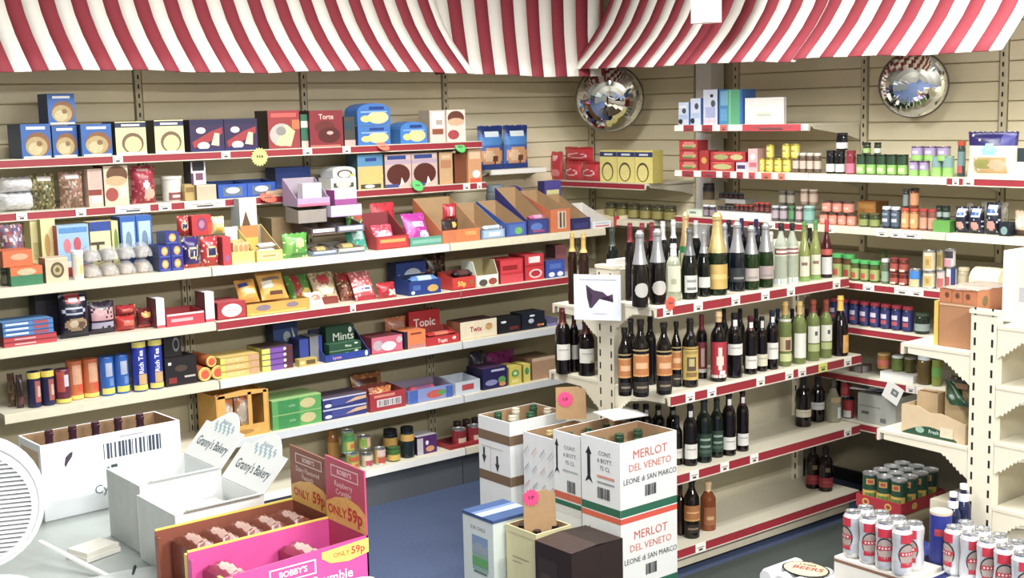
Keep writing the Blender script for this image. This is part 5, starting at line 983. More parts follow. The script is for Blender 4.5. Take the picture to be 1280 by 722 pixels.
verm = bottle('square', '#cdd8c2', '#23252c', .88, [(.0, .10, -170, 170, '#d9e8ea'), (.50, .585, -85, 85, '#8c3038', ((.25, .75, -60, 60, '#d8cfc8'),)), (.47, .49, -80, 80, '#d8d0c0'), (.6, .62, -80, 80, '#d8d0c0')], .45)
for px, wd, nm in ((976, 16, 'left'), (990, 16, 'right')):
    b1(px, wd, 279, .08, verm, nm+' pale vermouth bottle with red band', 'vermouth_bottle')
gw = bottle('slope', '#a9b45a', '#4f8a44', .84, [(.08, .42, -60, 60, '#d8d6c0', ((.55, .7, -40, 20, '#8a6a5c'),)), (.0, .06, -80, 80, '#7fae4c')], .4)
b1(1005, 14, 277, .08, gw, 'left green and yellow wine bottle'); b1(1019, 14, 275, .08, gw, 'right green and yellow wine bottle')
b1(1033, 14, 275, .08, bottle('slope', '#4a1018', '#b8303c', .80, [(.40, .50, -85, 85, '#c8584c'), (.06, .36, -70, 70, '#d6d8d8'), (.0, .05, -90, 90, '#20181c')]), 'red capped rose bottle at shelf end', 'rose_bottle')
# back row
dk = lambda cap, capz=.74, body='#0f1311', m=0.2: bottle('wine', body, cap, capz, capm=M(cap, .3, m))
for px, wd, yt, cap, body, lab in ((766, 15, 284, '#3a4440', '#0f1a14', 'dark bottle at back by the white board'), (788, 13, 279, '#7c2030', '#160c10', 'first maroon capped bottle in the back row'), (803, 13, 279, '#842234', '#160c10', 'second maroon capped bottle in the back row'),
    (815, 12, 278, '#7c2030', '#160c10', 'third maroon capped bottle in the back row'), (829, 13, 277, '#c8cacc', '#10161c', 'first silver capped back row bottle'), (842, 13, 275, '#c8cacc', '#10161c', 'second silver capped back row bottle'),
    (870, 13, 276, '#bfc2c4', '#101418', 'third silver capped back row bottle'), (911, 12, 275, '#18202c', '#0f1420', 'first navy capped back row bottle'), (929, 12, 273, '#1c2858', '#0f1420', 'second navy capped back row bottle'), (945, 12, 274, '#1c2858', '#0f1420', 'third navy capped back row bottle')):
    if px == 766: b1(px, wd, yt, .06, dk(cap, .76, body), lab, run=L1)
    else: b1(px, wd, yt, .225, dk(cap, .76, body), lab)
b1(857, 16, 265, .225, bottle('fizz', '#1f8a44', '#d2b98a', .58, [(.3, .5, -60, 60, '#d8cf9a')], capm=M('#cfae78', .3, .5)), 'bright green bottle with gold foil at back', 'sparkling_bottle')
b1(966, 15, 290, .225, bottle('slope', '#c6ceb0', '#d8d8d0', .8, [(.2, .5, -60, 60, '#d8dcc8')], .3), 'pale green bottle in the back row')
# left end
bn = bottle('wine', '#2a160c', '#b99a4c', .74, [(.12, .45, 20, 100, '#5a4a2c')])
b1(716, 12, 291, .20, bn, 'left gold capped brown bottle', run=L1, rot=-.3); b1(730, 13, 292, .13, bn, 'right gold capped brown bottle', run=L1, rot=-.3)
for i, (px, yt) in enumerate(((890, 284), (900, 283), (920, 280), (936, 279), (952, 279), (975, 284), (1012, 285))):
    b1(px, 12, yt, .20 if i % 2 else .15, dk('#1c2420', .8, '#0f1813'), ORD[i]+' plain dark bottle between the two wine rows')
b = MB(); b.box(0, 1.16, 0, .016, 0, .155, WHITE)
tag(b.build('divider_board', loc=(3.655, IY+.02, 1.126)), 'long white divider board standing behind the wine bottles', 'board')
# middle shelf
def red(body='#120a0c', cap='#5a1a20', lab=LABW, z0=.12, z1=.40, a=60, kind='wine', extra=(), bands=((.6, .7, -40, 40, '#a8a49c'),)):
    return bottle(kind, body, cap, .76, [(z0, z1, -a, a, lab, bands)]+list(extra))
NK = lambda c='#d9dad8': (.80, .90, -35, 35, c)
b1(704, 19, 385, .22, red(cap='#5c221c', z0=.22, z1=.46, lab='#cfccc2'), 'red wine bottle with cream label, outer', run=L2, rot=-.6)
b1(718, 12, 390, .21, red(cap='#5c221c', z0=.22, z1=.46, lab='#a9a69c'), 'red wine bottle half hidden behind another', run=L2, rot=-.2)
b1(733, 21, 400, .12, red(cap='#4c1a1c', z0=.24, z1=.50, lab='#d2d0c6', bands=((.05, .15, 20, 40, '#5a9a4a'), (.6, .7, -40, 40, '#b0ada4'))), 'red wine bottle with white label by post', run=L2, rot=-.6)
orl = lambda: bottle('ale', '#120d0b', '#15100e', .9, [(.27, .56, -75, 75, '#b8702c', ((.0, .08, -70, 70, '#d89a50'), (.35, .62, -45, 45, '#d8a878'), (.92, 1, -70, 70, '#c8a060'))), (.06, .20, -70, 70, '#2a2420', ((.4, .6, -40, 40, '#8a7a64'),)), (.6, .62, -80, 80, '#a08a5a')])
b1(781, 17, 409, .14, orl(), 'dark ale bottle, orange label, behind post', 'ale_bottle', I2)
b1(801, 20, 399, .085, orl(), 'dark ale bottle, orange label, second', 'ale_bottle', I2)
b1(830, 20, 403, .05, orl(), 'dark ale bottle, orange label, foremost', 'ale_bottle', I2)
b1(846, 13, 402, .11, orl(), 'dark ale bottle, orange label, half hidden', 'ale_bottle', I2)
for px, yt in ((813, 396), (789, 398)): b1(px, 15, yt, .22, dk('#181414', .8, '#100c0c'), 'plain black bottle behind ale bottles, '+('left' if px < 800 else 'right'), run=I2, place='on wine island middle shelf')
b1(862, 20, 398, .075, bottle('wine', '#14100e', '#1c1814', .76, [(.11, .56, -70, 70, '#c8aa4a', ((.1, .25, -40, 40, '#8a6a2c'), (.3, .75, -34, 34, '#5a4a34'), (.45, .7, -20, 20, '#c4b070'), (.85, .95, -50, 50, '#a88a3a'))), (.57, .60, -75, 75, '#b8923c')]), 'bottle with yellow picture label', run=I2)
b1(877, 14, 393, .15, red(cap='#6a1c24', lab='#6a2028', z0=.1, z1=.58, bands=((.2, .8, -18, 18, '#a88a7c'), (.0, .12, -50, 50, '#b8b0ac'))), 'bottle with dim red label behind', run=I2)
b1(898, 20, 390, .065, bottle('wine', '#120a0c', '#c8a878', .86, [(.06, .58, -70, 70, '#b01f34', ((.22, .85, -14, 14, '#dccabb'), (.35, .6, -26, 26, '#dcc8b8'), (.0, .08, -70, 70, '#d8d4d0'), (.09, .2, -4, 40, '#e6dcd8')))]), 'bottle with bright red figure label', run=I2)
b1(918, 20, 391, .07, red(cap='#1a1416', z0=.36, z1=.53, lab='#dddcd6', a=68, extra=[NK()]), 'bottle with white mid label', run=I2)
b1(938, 17, 395, .07, red(cap='#4c1420', z0=.10, z1=.32, lab='#dedcd4', extra=[NK('#e4e4e2')]), 'bottle with low white label, left', run=I2)
b1(952, 15, 396, .075, red(cap='#16181c', z0=.10, z1=.32, lab='#d4cfb4', extra=[(.80, .94, -35, 35, '#cfcfca')]), 'bottle with low cream label, right', run=I2)
b1(965, 16, 388, .07, red(cap='#1f2438', z0=.18, z1=.46, lab='#dcdad0', extra=[NK('#d8dcdc')]), 'bottle with tall white label, navy cap', run=I2)
wh = lambda cap, lab, z0, z1, **k: bottle('wine', '#7f9048', cap, .80, [(z0, z1, -60, 60, lab, k.get('bands', ()))]+k.get('extra', []), .35)
b1(981, 17, 377, .075, wh('#c09a4c', '#cbb88a', .24, .46, bands=((.1, .8, -10, 40, '#6a4a3c'),), extra=[(.08, .20, -60, 60, '#c6cd8a'), (.70, .74, -80, 80, '#d2cfc4')]), 'white wine bottle with portrait label', 'white_wine_bottle', I2)
b1(999, 17, 377, .065, wh('#c9a85c', '#dddcd2', .10, .50), 'white wine bottle with tall blank label', 'white_wine_bottle', I2)
wl2 = lambda: wh('#8a3a2c', '#d8d8c8', .30, .58, bands=((.45, .7, 0, 24, '#4a4f5c'),), extra=[(.16, .28, -60, 60, '#a8b470')])
b1(1016, 17, 375, .065, wl2(), 'pale green wine bottle, left of pair', 'white_wine_bottle', I2)
b1(1032, 16, 375, .065, wl2(), 'pale green wine bottle, right of pair', 'white_wine_bottle', I2)
b1(1050, 21, 370, .05, bottle('slope', '#160f10', '#d9b23a', .76, [(.06, .36, -20, 75, '#d29a3c', ((.3, .6, 0, 60, '#dcb060'),))]), 'dark bottle with yellow cap at corner', run=I2, rot=-.2)
for px, cap in ((905, '#2a1418'), (925, '#1a1c20'), (945, '#1a1c20'), (972, '#20304a'), (990, '#202428'), (1008, '#402024'), (1024, '#4a1c28')): b1(px, 12, 386, .22, dk(cap, .76), {905: 'first', 925: 'second', 945: 'third', 972: 'fourth', 990: 'fifth', 1008: 'sixth', 1024: 'seventh'}[px]+' shaded dark bottle in the back row', run=I2, place='of the middle wine shelf')
# third shelf
for i, px in enumerate((791, 807, 823, 841)):
    b1(px+(5 if i == 0 else 0), 17, 504+i, .30, red(cap='#14181a', z0=.1, z1=.3, extra=[NK('#c4c8c8')]), ORD[i]+' white necked bottle behind the cartons', run=I3)
b1(848, 14, 520, .10, red(cap='#14181a', z0=.14, z1=.34), 'bottle half hidden behind merlot carton', run=I3)
b1(861, 18, 505, .07, red(cap='#14161a', z0=.12, z1=.36, lab='#d4d4ce', extra=[NK('#d0d2d0')]), 'black bottle with white label', run=I3)
gl2 = lambda: bottle('wine', '#0f1a14', '#1f2c26', .78, [(.10, .46, -60, 60, '#1f3a2a', ((.7, .8, -40, 40, '#8aa090'), (.4, .5, -40, 40, '#7c9484'), (.15, .3, -50, 50, '#3f5a4a')))])
b1(880, 20, 498, .06, gl2(), 'dark green labelled bottle, front', run=I3); b1(896, 17, 497, .075, gl2(), 'dark green labelled bottle, next one', run=I3)
b1(911, 18, 490, .06, red(cap='#12141a', z0=.10, z1=.30, lab='#d6d6d0', extra=[NK('#dfe0de')]), 'black bottle, white label, wider', run=I3)
b1(928, 16, 488, .065, red(cap='#3c1a22', z0=.10, z1=.30, lab='#d6d6d0', extra=[NK('#dfe0de')]), 'black bottle, white label, rightmost', run=I3)
b1(1004, 20, 470, .16, red(cap='#1c1f24', z0=.20, z1=.35, lab='#d0ccb4', a=80), 'dark bottle with cream band, left', run=I3)
b1(1022, 18, 470, .17, red(cap='#1c1f24', z0=.28, z1=.44, lab='#c9ccd0', a=80), 'dark bottle with grey band, right', run=I3)
b1(1041, 20, 474, .12, bottle('slope', '#a9a78c', '#4a4a40', .8, [(.1, .36, 0, 80, '#cdd6d8', ((.2, .8, 20, 60, '#b4c0c4'),)), (.48, .6, -50, 50, '#b89a74')], .4), 'clear bottle with round white label', run=I3, rot=-.3)
b1(1046, 11, 462, .22, dk('#101418', .76), 'dark bottle behind the clear one', run=I3)
# base shelf
b1(864, 20, 597, .07, bottle('ale', '#160e0a', '#1c1410', .9, [(.30, .56, -80, 80, '#a8682c', ((.0, .1, -70, 70, '#c89a50'), (.5, .6, -50, 50, '#d8a060'))), (.10, .24, -75, 75, '#2c201a', ((.4, .6, -40, 40, '#8a705a'),))]), 'brown ale bottle with orange label', 'ale_bottle', I4)
b1(885, 20, 602, .09, bottle('ale', '#8a4216', '#cdb083', .82, [(.12, .5, -40, 50, '#9a5a2c', ((.3, .5, -20, 30, '#c89a6a'),))], .15), 'amber spirit bottle with cream cap', 'spirit_bottle', I4)
b1(851, 12, 606, .12, dk('#4a2414', .8, '#2a140c'), 'brown bottle half behind merlot carton', run=I4)
rr_ = lambda: bottle('wine', '#160a0c', '#1a1214', .78, [(.10, .32, -85, 85, '#8c1f2c', ((.5, .6, -40, 40, '#a8404a'),)), (.45, .55, -20, 20, '#6a5a3c')])
b1(1016, 18, 555, .17, rr_(), 'black and red bottle, rear one', run=I4); b1(1032, 18, 558, .10, rr_(), 'black and red bottle, front one', run=I4)
# nudge bottles that touch, a few millimetres
for grp in ROUND.values():
    for it in range(60):
        for i in range(len(grp)):
            for j in range(i):
                (a, ra, q), (c, rc, q2) = grp[i], grp[j]; dv = a.location-c.location; dv.z = 0; dl = dv.length; need = ra+rc+.0025-dl
                if need > 0:
                    dv = Vector((.3*dv.x, dv.y, 0)) if abs(dv.y) > .004 else dv
                    dv.normalize(); a.location += dv*need*.3; c.location -= dv*need*.3
        for o, r_, q in grp:
            if q in (I1, I2, I3, I4): o.location.y = min(max(o.location.y, q.front+r_+.004), IY-.02-r_)
            else: o.location.y = max(o.location.y, IY+.06+r_)
# paper sign taped to the post
b = MB(); b.box(-.1, .1, -.002, 0, 0, .19, M('#d5d9e2', .6, grain=.03))
b.art([('p', [(.26, .78), (.42, .66), (.62, .62), (.80, .47), (.84, .40), (.83, .58), (.62, .45), (.55, .47), (.38, .26), (.33, .27), (.28, .5)], '#4a3450'), ('p', [(.28, .74), (.4, .55), (.36, .32), (.30, .5)], '#332238'), ('r', .12, .88, .9, .9, '#a9aebc'), ('r', .4, .14, .7, .155, '#b4b8c4')], (-.1, -.002, 0), (.2, 0, 0), (0, 0, .19), (0, -1, 0))
tag(b.build('paper_sign', loc=(3.535, 3.86, 1.045), rot=(0, 0, -1.0)), 'white paper sign with dark purple shape taped to the post', 'sign')

# ================================================================ price stars
def star(label, run, px, py, R, col, back=-.012, n=18, tilt=0.):
    t = run.along(px, back); z = run.height(t, back, py); b = MB()
    pl = [((R if k % 2 else R*.80)*math.cos(math.pi*k/n), (R if k % 2 else R*.80)*math.sin(math.pi*k/n)) for k in range(2*n)]
    b.prism(pl, -.001, .001, M(col, .5, grain=.04)); b.art([('r', .32, .46, .42, .6, '#555555'), ('r', .46, .44, .54, .6, '#555555'), ('r', .58, .46, .7, .58, '#555555')], (-R, -.001, -R), (2*R, 0, 0), (0, 0, 2*R), (0, -1, 0))
    tag(b.build('price_star', loc=run.pt(t, back, z), rot=(tilt, 0, ROT[run.axis])), label, 'price tag')
star('yellow star shaped price tag on the top left-wall shelf edge', A1, 324, 196, .045, '#e6e86a')
star('orange star price tag on the top left-wall shelf edge', A1, 479, 183, .036, '#f07a5c', tilt=-.9)
star('green star price tag on the top left-wall shelf end', A1, 575, 184, .036, '#4ecb62', tilt=-.6)
star('orange star price tag drooping from the second left-wall shelf', A2, 335, 247, .044, '#f0694a', tilt=-1.)
star('green star price tag on the second left-wall shelf', A2, 522, 232, .036, '#46c85c', tilt=-.6)
star('red star price tag in front of the sparkling bottles', I1, 838, 379, .030, '#f0503c', back=-.012)

# ================================================================ cartons standing on the floor
CW = M('#e4e7e6', .6, grain=.04); CWI = M('#a9845a', .8, grain=.15)
def open_carton(label, x, y, z, w, d, h, front=(), left=(), name='wine_carton', out=CW, bottles=(), rz=0, flaps=(), lid=None, btop='#2c4a34', outside=None, bcol='#16241a'):
    """open-topped carton, walls with thickness, printed front and left; x, y is its front left floor corner"""
    r = tag(empty(name, (x, y, z), rz), label, 'box'); t = .005
    for nm, (x0, x1, y0, y1) in (('front_panel', (0, w, 0, t)), ('back_panel', (0, w, d-t, d)), ('left_panel', (0, t, t, d-t)), ('right_panel', (w-t, w, t, d-t))):
        b = MB(); b.box(x0, x1, y0, y1, 0, h, out)
        if nm == 'front_panel': b.art(front, (0, 0, 0), (w, 0, 0), (0, 0, h), (0, -1, 0)); b.quad([(w, t+.0006, 0), (0, t+.0006, 0), (0, t+.0006, h), (w, t+.0006, h)], CWI)
        if nm == 'left_panel': b.art(left, (0, d, 0), (0, -d, 0), (0, 0, h), (-1, 0, 0)); b.quad([(t+.0006, 0, 0), (t+.0006, d, 0), (t+.0006, d, h), (t+.0006, 0, h)], CWI)
        if nm == 'back_panel': b.quad([(0, d-t-.0006, 0), (w, d-t-.0006, 0), (w, d-t-.0006, h), (0, d-t-.0006, h)], CWI)
        if nm == 'right_panel': b.quad([(w-t-.0006, d, 0), (w-t-.0006, 0, 0), (w-t-.0006, 0, h), (w-t-.0006, d, h)], CWI)
        b.build(nm, r)
    b = MB(); b.box(t, w-t, t, d-t, 0, t, CWI); b.build('carton_base', r)
    if bottles:
        nx, ny, bh = bottles; b = MB()
        for i in range(1, nx): b.box(w*i/nx-.001, w*i/nx+.001, t, d-t, t, h*.82, CWI)
        for j in range(1, ny): b.box(t, w-t, d*j/ny-.001, d*j/ny+.001, t, h*.80, CWI)
        b.build('divider', r)
        fn = bottle('wine', bcol, btop, .74); R = min(w/nx, d/ny)/2-.0085; first = None
        for i in range(nx):
            for j in range(ny):
                o = fn(2*R, 2*R, bh) if first is None else copy_tree(first)
                first = first or o; o.name = 'wine_bottle'
                o.location = Vector((x, y, z))+Matrix.Rotation(rz, 3, 'Z') @ Vector((w*(i+.5)/nx, d*(j+.5)/ny, t+.0005))
                tag(o, ('front ', 'rear ')[j]+hword(i, nx)+' foil capped bottle inside the '+' '.join(label.split(',')[0].split()[:8]), 'bottle', 'wine bottles inside the '+label.split(',')[0])
    return r
G, RD, CH = '#1f6a4f', '#d2603c', '#4a4a52'
mer = [('r', 0, .0, 1, .07, '#e2503a'), ('r', 0, .07, 1, .085, '#e8e4e0'), ('r', 0, .085, 1, .18, G), ('t', 'MERLOT', .52, .82, .155, '#d0604c', .0), ('t', 'DEL VENETO', .52, .665, .125, '#d8705c', .0), ('t', 'LEONE di SAN MARCO', .52, .51, .098, '#3c3f48', .0), ('bars', .42, .28, .62, .42, '#2a2a30')]
mside = [('r', 0, .0, 1, .07, '#e2603c'), ('r', 0, .085, 1, .18, G), ('p', [(.12, .78), (.2, .88), (.28, .78), (.24, .78), (.24, .5), (.3, .42), (.2, .46), (.1, .42), (.16, .5), (.16, .78)], '#22242a'), ('t', 'CONT.', .62, .82, .075, CH, 0.), ('t', '6 BOTT.', .62, .73, .075, CH, 0.), ('t', '75 CL', .62, .64, .075, CH, 0.), ('r', .42, .52, .86, .55, '#d8907c'), ('r', .42, .45, .86, .47, '#8a9098'), ('bars', .42, .26, .74, .40, '#2a2a30')]
open_carton('lower white merlot carton, printed red and black, on the floor', 3.275, 3.462, 0, .31, .222, .318, [q for q in mer if q[0] != 'x'], mside)
open_carton('upper white merlot carton, red and green striped, stacked on another', 3.275, 3.462, .319, .31, .222, .322, mer, mside, bottles=(3, 2, .298))
open_carton('lower white carton left of merlot cartons, mostly hidden', 3.285, 3.70, 0, .31, .165, .318, (), [('r', 0, .9, 1, 1, '#d8d8d4')])
open_carton('upper white carton left of merlot carton, with red and green stripes', 3.285, 3.70, .319, .31, .165, .305, (), [('r', 0, .085, 1, .18, RD), ('r', 0, .0, 1, .065, G), ('p', [(.06, .8), (.13, .9), (.2, .8), (.16, .8), (.16, .5), (.22, .42), (.13, .46), (.04, .42), (.1, .5), (.1, .8)], '#22242a'), ('t', 'CONT.', .62, .80, .075, '#6a6f78', 0.), ('t', '6 BOTT.', .62, .70, .075, '#6a6f78', 0.), ('t', '75 CL', .62, .60, .075, '#6a6f78', 0.), ('r', .35, .48, .9, .5, '#a8b0b4'), ('bars', .5, .2, .8, .36, '#2a2a30')], bottles=(3, 2, .285))
hatch = []
for i in range(7):
    for j in range(4): hatch.append(('p', [(.05+.26*j, .06+.13*i), (.20+.26*j, .12+.13*i), (.20+.26*j, .135+.13*i), (.05+.26*j, .075+.13*i)], ('#b9b2aa', '#d8a89a', '#a8a8ac')[(i+j) % 3]))
open_carton('white carton with slanted faint print, between two cartons', 3.30, 3.878, 0, .29, .20, .575, (), hatch, bottles=())
for i in range(3):
    o = bottle('wine', '#16241a', '#c0a868', .74)(.066, .066, .30); o.name = 'wine_bottle'; o.location = (3.36+.09*i, 3.975, .285); tag(o, hword(i, 3)+' gold capped wine bottle standing in the white slanted print carton', 'bottle', 'bottles in the slanted print carton')
b = MB(); b.box(.006, .284, .006, .194, .277, .284, CWI); o = b.build('inner_shelf'); o.parent = [q for q in bpy.data.objects if q.get('label', '').startswith('white carton with slanted')][0]
TAPE = '#7a5f44'
tall = [('r', 0, .83, 1, .90, TAPE), ('r', 0, .53, 1, .60, TAPE), ('p', [(.14, 0.77), (.20, 0.77), (.20, 0.71), (.24, 0.71), (.17, 0.65), (.10, 0.71), (.14, 0.71)], '#3a3a40'), ('p', [(.56, 0.73), (.62, 0.73), (.62, 0.67), (.66, 0.67), (.59, 0.61), (.52, 0.67), (.56, 0.67)], '#3a3a40'), ('r', .38, .60, .39, .80, '#c8a8a0'), ('r', .1, .78, .8, .785, '#c8b0a8')]
open_carton('tall white carton wrapped with brown tape, back left of the pile', 3.285, 4.15, 0, .32, .22, .60, [('r', 0, .83, 1, .90, TAPE), ('r', 0, .53, 1, .60, TAPE)], tall, bottles=())
for i in range(3):
    for j in range(2):
        o = bottle('wine', '#16301f', '#2f5a3c' if (i+j) % 2 else '#d0c8b0', .74)(.08, .08, .30); o.name = 'wine_bottle'; o.location = (3.345+.10*i, 4.205+.10*j, .311); tag(o, ('front ', 'rear ')[j]+hword(i, 3)+' wine bottle peeking from the tall brown taped carton', 'bottle', 'bottles in the tall taped carton')
b = MB(); b.box(.006, .314, .006, .214, .302, .310, CWI); o = b.build('inner_shelf'); o.parent = [q for q in bpy.data.objects if q.get('label', '').startswith('tall white carton wrapped')][0]
# closed white carton and loose cardboard behind the merlot
b = MB(); b.box(3.60, 3.63, 3.60, 3.62, 0, .01, WHITE)
def sheet(label, x, y, z, w, h, rz, tilt, col=CARD, name='cardboard_sheet', star_at=None):
    r = tag(empty(name, (x, y, z), rz), label, 'cardboard'); r.rotation_euler = (Matrix.Rotation(rz, 3, 'Z') @ Matrix.Rotation(tilt, 3, 'X')).to_euler()
    b = MB(); b.prism([(-w/2, 0), (w/2, 0), (w/2*.97, h*.9), (w*.2, h), (-w/2, h*.97)], 0, .004, col); b.build('sheet', r)
    if star_at:
        R = .036; n = 14; b = MB()
        b.prism([(star_at[0]+(R if k % 2 else R*.8)*math.cos(math.pi*k/n), star_at[1]+(R if k % 2 else R*.8)*math.sin(math.pi*k/n)) for k in range(2*n)], -.002, -.0005, M('#f0307c', .5)); 
        b.art([('r', .35, .42, .42, .62, '#8a1f50'), ('r', .48, .42, .6, .48, '#8a1f50'), ('r', .5, .5, .66, .6, '#8a1f50')], (star_at[0]-R, -.002, star_at[1]-R), (2*R, 0, 0), (0, 0, 2*R), (0, -1, 0)); b.build('pink_price_star', r)
    return r
sheet('brown cardboard sheet with pink star against the island post', 3.52, 4.02, .60, .13, .14, -.75, -.10, star_at=(-.025, .085))
sheet('brown cardboard flap with pink price star above cream carton', 3.085, 3.715, .25, .135, .19, -.35, -.06, star_at=(-.035, .165))
b = MB(); b.box(-.09, .09, -.07, .07, 0, .004, CW); tag(b.build('carton_lid', loc=(3.56, 3.755, .66), rot=(.06, .03, -.1)), 'flat white carton lid resting behind the upper merlot carton', 'cardboard')
# small boxes in front
blu = [('t', 'SUR CHILE', .5, .86, .07, '#5a6a74', 0.), ('r', .30, .28, .82, .76, '#8ab0a0'), ('r', .30, .60, .82, .76, '#7f9cc4'), ('p', [(.30, .60), (.5, .68), (.7, .62), (.82, .66), (.82, .52), (.30, .52)], '#9aa8b4'), ('r', .30, .34, .82, .46, '#5fae5a'), ('r', .34, .24, .78, .27, '#5a7a6c')]
r = tag(empty('wine_carton', (2.96, 3.86, 0)), 'white and blue topped carton with green landscape picture on floor', 'box')
b = MB(); b.box(0, .21, 0, .20, 0, .298, M('#d8e2dc', .55, grain=.05)); b.art(blu, (0, .20, 0), (0, -.20, 0), (0, 0, .298), (-1, 0, 0)); b.art([('r', .1, .2, .9, .5, '#c8d4cc')], (0, 0, 0), (.21, 0, 0), (0, 0, .298), (0, -1, 0)); b.build('carton_body', r)
b = MB(); b.box(-.002, .212, -.002, .202, .299, .312, M('#38578c', .5)); b.art([('r', .0, .35, 1, .6, '#a9bcd8'), ('r', 0, .62, 1, .7, '#6f8cc8')], (-.002, -.002, .312), (.214, 0, 0), (0, .204, 0), (0, 0, 1)); b.build('lid', r)
open_carton('cream yellow open carton of dark bottles on the floor', 3.01, 3.655, 0, .18, .185, .295, [('r', .0, .0, 1, .04, '#b8b084')], [('r', .2, .58, .75, .6, '#a89a70'), ('r', .05, .9, .95, .92, '#c8bc8c'), ('r', .2, .52, .5, .535, '#b0a478')], out=M('#d9d29a', .6, grain=.05), bottles=(2, 2, .285), btop='#241a20', bcol='#16101a')
r = tag(empty('wine_carton', (2.975, 3.41, 0)), 'dark brown patterned carton with flaps, front of the pile', 'box')
DB = M('#2c1c18', .55, grain=.25, scale=25); b = MB(); b.box(0, .26, 0, .21, 0, .29, DB); b.art([('r', .08, .2, .6, .8, '#3a2a22'), ('r', .15, .35, .4, .6, '#4a3a2c')], (0, .21, 0), (0, -.21, 0), (0, 0, .29), (-1, 0, 0)); b.build('carton_body', r)
for k, (x0, x1, dz, c) in enumerate(((.0, .13, .008, '#3f2e29'), (.132, .26, .004, '#2c211d'))):
    b = MB(); b.box(x0, x1, 0, .21, .291, .295, M(c, .5, grain=.4, scale=60), rot=(0, (-.06, .05)[k], 0)); b.build('flap', r)

# ================================================================ right island stock and beer stacks
ORC = M('#a8744a', .5, grain=.12, scale=14)
r = tag(empty('shrink_wrapped_carton', (RX+.045, RY+.056, 1.0105)), 'orange brown shrink wrapped carton on the right island shelf', 'box')
b = MB(); b.box(0, .26, 0, .152, 0, .215, ORC)
b.art([('r', 0, .78, 1, 1, '#bb6f42'), ('e', .2, .9, .06, .05, '#6a4024'), ('e', .48, .9, .06, .05, '#6a4024'), ('e', .76, .9, .06, .05, '#6a4024'), ('r', .0, .72, 1, .75, '#cba27c'), ('r', .33, .78, .34, 1, '#8a5230'), ('r', .62, .78, .63, 1, '#8a5230')], (0, .152, 0), (0, -.152, 0), (0, 0, .215), (-1, 0, 0))
b.art([('e', .2, .8, .08, .1, '#6a5a34'), ('r', 0, .65, 1, 1, '#c47a4a'), ('e', .2, .82, .07, .09, '#7a6a3c')], (0, 0, 0), (.26, 0, 0), (0, 0, .215), (0, -1, 0))
b.art([('r', .1, .1, .45, .9, '#e6e0d8'), ('r', .55, .2, .9, .85, '#e0b48a')], (0, 0, .215), (.26, 0, 0), (0, .152, 0), (0, 0, 1)); b.build('wrapped_tray', r)
b = MB(); b.grid(lambda u, v: (u*.27-.005, -.003+v*.158, .2175+.002*math.sin(20*u+9*v)), 8, 6, M('#e8d8c8', .15, 0, .6, .05)); b.build('plastic_film', r)
b = MB(); b.box(0, .2, 0, .018, 0, .165, M('#d8b03a', .5)); tag(b.build('yellow_carton', loc=(RX+.05, RY+.215, 1.0105)), 'narrow yellow carton edge beside the orange shrink wrapped carton', 'box')
b = MB(); b.box(0, .16, 0, .09, 0, .255, M('#e4e1d8', .55, grain=.04)); b.art([('r', .55, .0, 1, .9, '#cfcac0'), ('r', .7, .3, .95, .5, '#a8a8b0')], (0, .09, 0), (0, -.09, 0), (0, 0, .255), (-1, 0, 0))
tag(b.build('white_carton', loc=(RX+.10, RY-.10, 1.1205)), 'tall white carton on the empty right island top shelf', 'box')
b = MB(); b.box(0, .1, 0, .07, 0, .05, WHITE); b.lathe([(.03, .05), (.034, .054), (.034, .075), (0, .078)], M('#d8dcda', .4), 14, (.05, .035)); tag(b.build('small_dispenser', loc=(RX+.12, RY-.22, 1.1205)), 'small white dispenser on right island shelf at frame edge', 'dispenser')
# tan open carton with green printed arc, on the second left shelf
TAN = M('#cbb28a', .7, grain=.08)
r = tag(empty('open_carton', (RX+.02, RY+.075, .6605)), 'tan open carton with dark green printed arc, on right island', 'box')
b = MB(); b.prism([(0, 0), (.27, 0), (.27, .11), (.20, .115), (.15, .095), (.10, .10), (0, .075)], 0, .004, TAN, 'x')
b.art([('p', [(.02+.0*k, .02) for k in range(1)]+[(.02+.86*k/10, .06+.36*math.sin(math.pi*k/10)) for k in range(11)]+[(.88, .02)], '#1f4a34'), ('e', .30, .25, .07, .12, '#8ab09a'), ('t', 'Fresh', .52, .24, .2, '#c8d8c8'), ('r', .62, .12, .82, .5, '#d8c8a8')], (0, .27, 0), (0, -.27, 0), (0, 0, .1), (-1, 0, 0)); b.build('front_panel', r)
b = MB(); b.box(.005, .22, 0, .27, 0, .004, TAN); b.build('carton_base', r)
b = MB(); b.prism([(.005, .004), (.22, .004), (.22, .09), (.005, .075)], 0, .004, TAN, 'y'); b.build('side_panel', r)
b = MB(); b.prism([(.005, .004), (.22, .004), (.22, .11), (.005, .11)], .266, .27, TAN, 'y'); b.build('side_panel', r)
b = MB(); b.box(.222, .226, 0, .27, .004, .13, TAN); b.build('back_panel', r)
for i, (xx, yy, ww, hh, c, nm) in enumerate(((.07, .16, .09, .15, '#c9ab7c', 'taller'), (.055, .02, .10, .19, '#c2a878', 'tallest'), (.20-.02, .03, .03, .10, '#a8804c', 'slim'))):
    b = MB(); b.box(0, .05, 0, ww, 0, hh, M(c, .7)); b.box(.002, .02, .01, ww-.01, hh, hh+.002, M('#8a6238', .7))
    tag(b.build('cardboard_carton', loc=(RX+.02+xx, RY+.075+yy, .6655)), nm+' tan cardboard piece inside the green arc carton', 'cardboard')
b = MB()
def gbag(u, v):
    a = u*2*math.pi; rr = .035*(1+.35*math.sin(3*a+5*v))*(1-.45*v)
    return (rr*math.cos(a)*.6-.01*math.sin(6*v), rr*math.sin(a)+.05*(v-.5)*(1 if v < .6 else 1.6), v*.085)
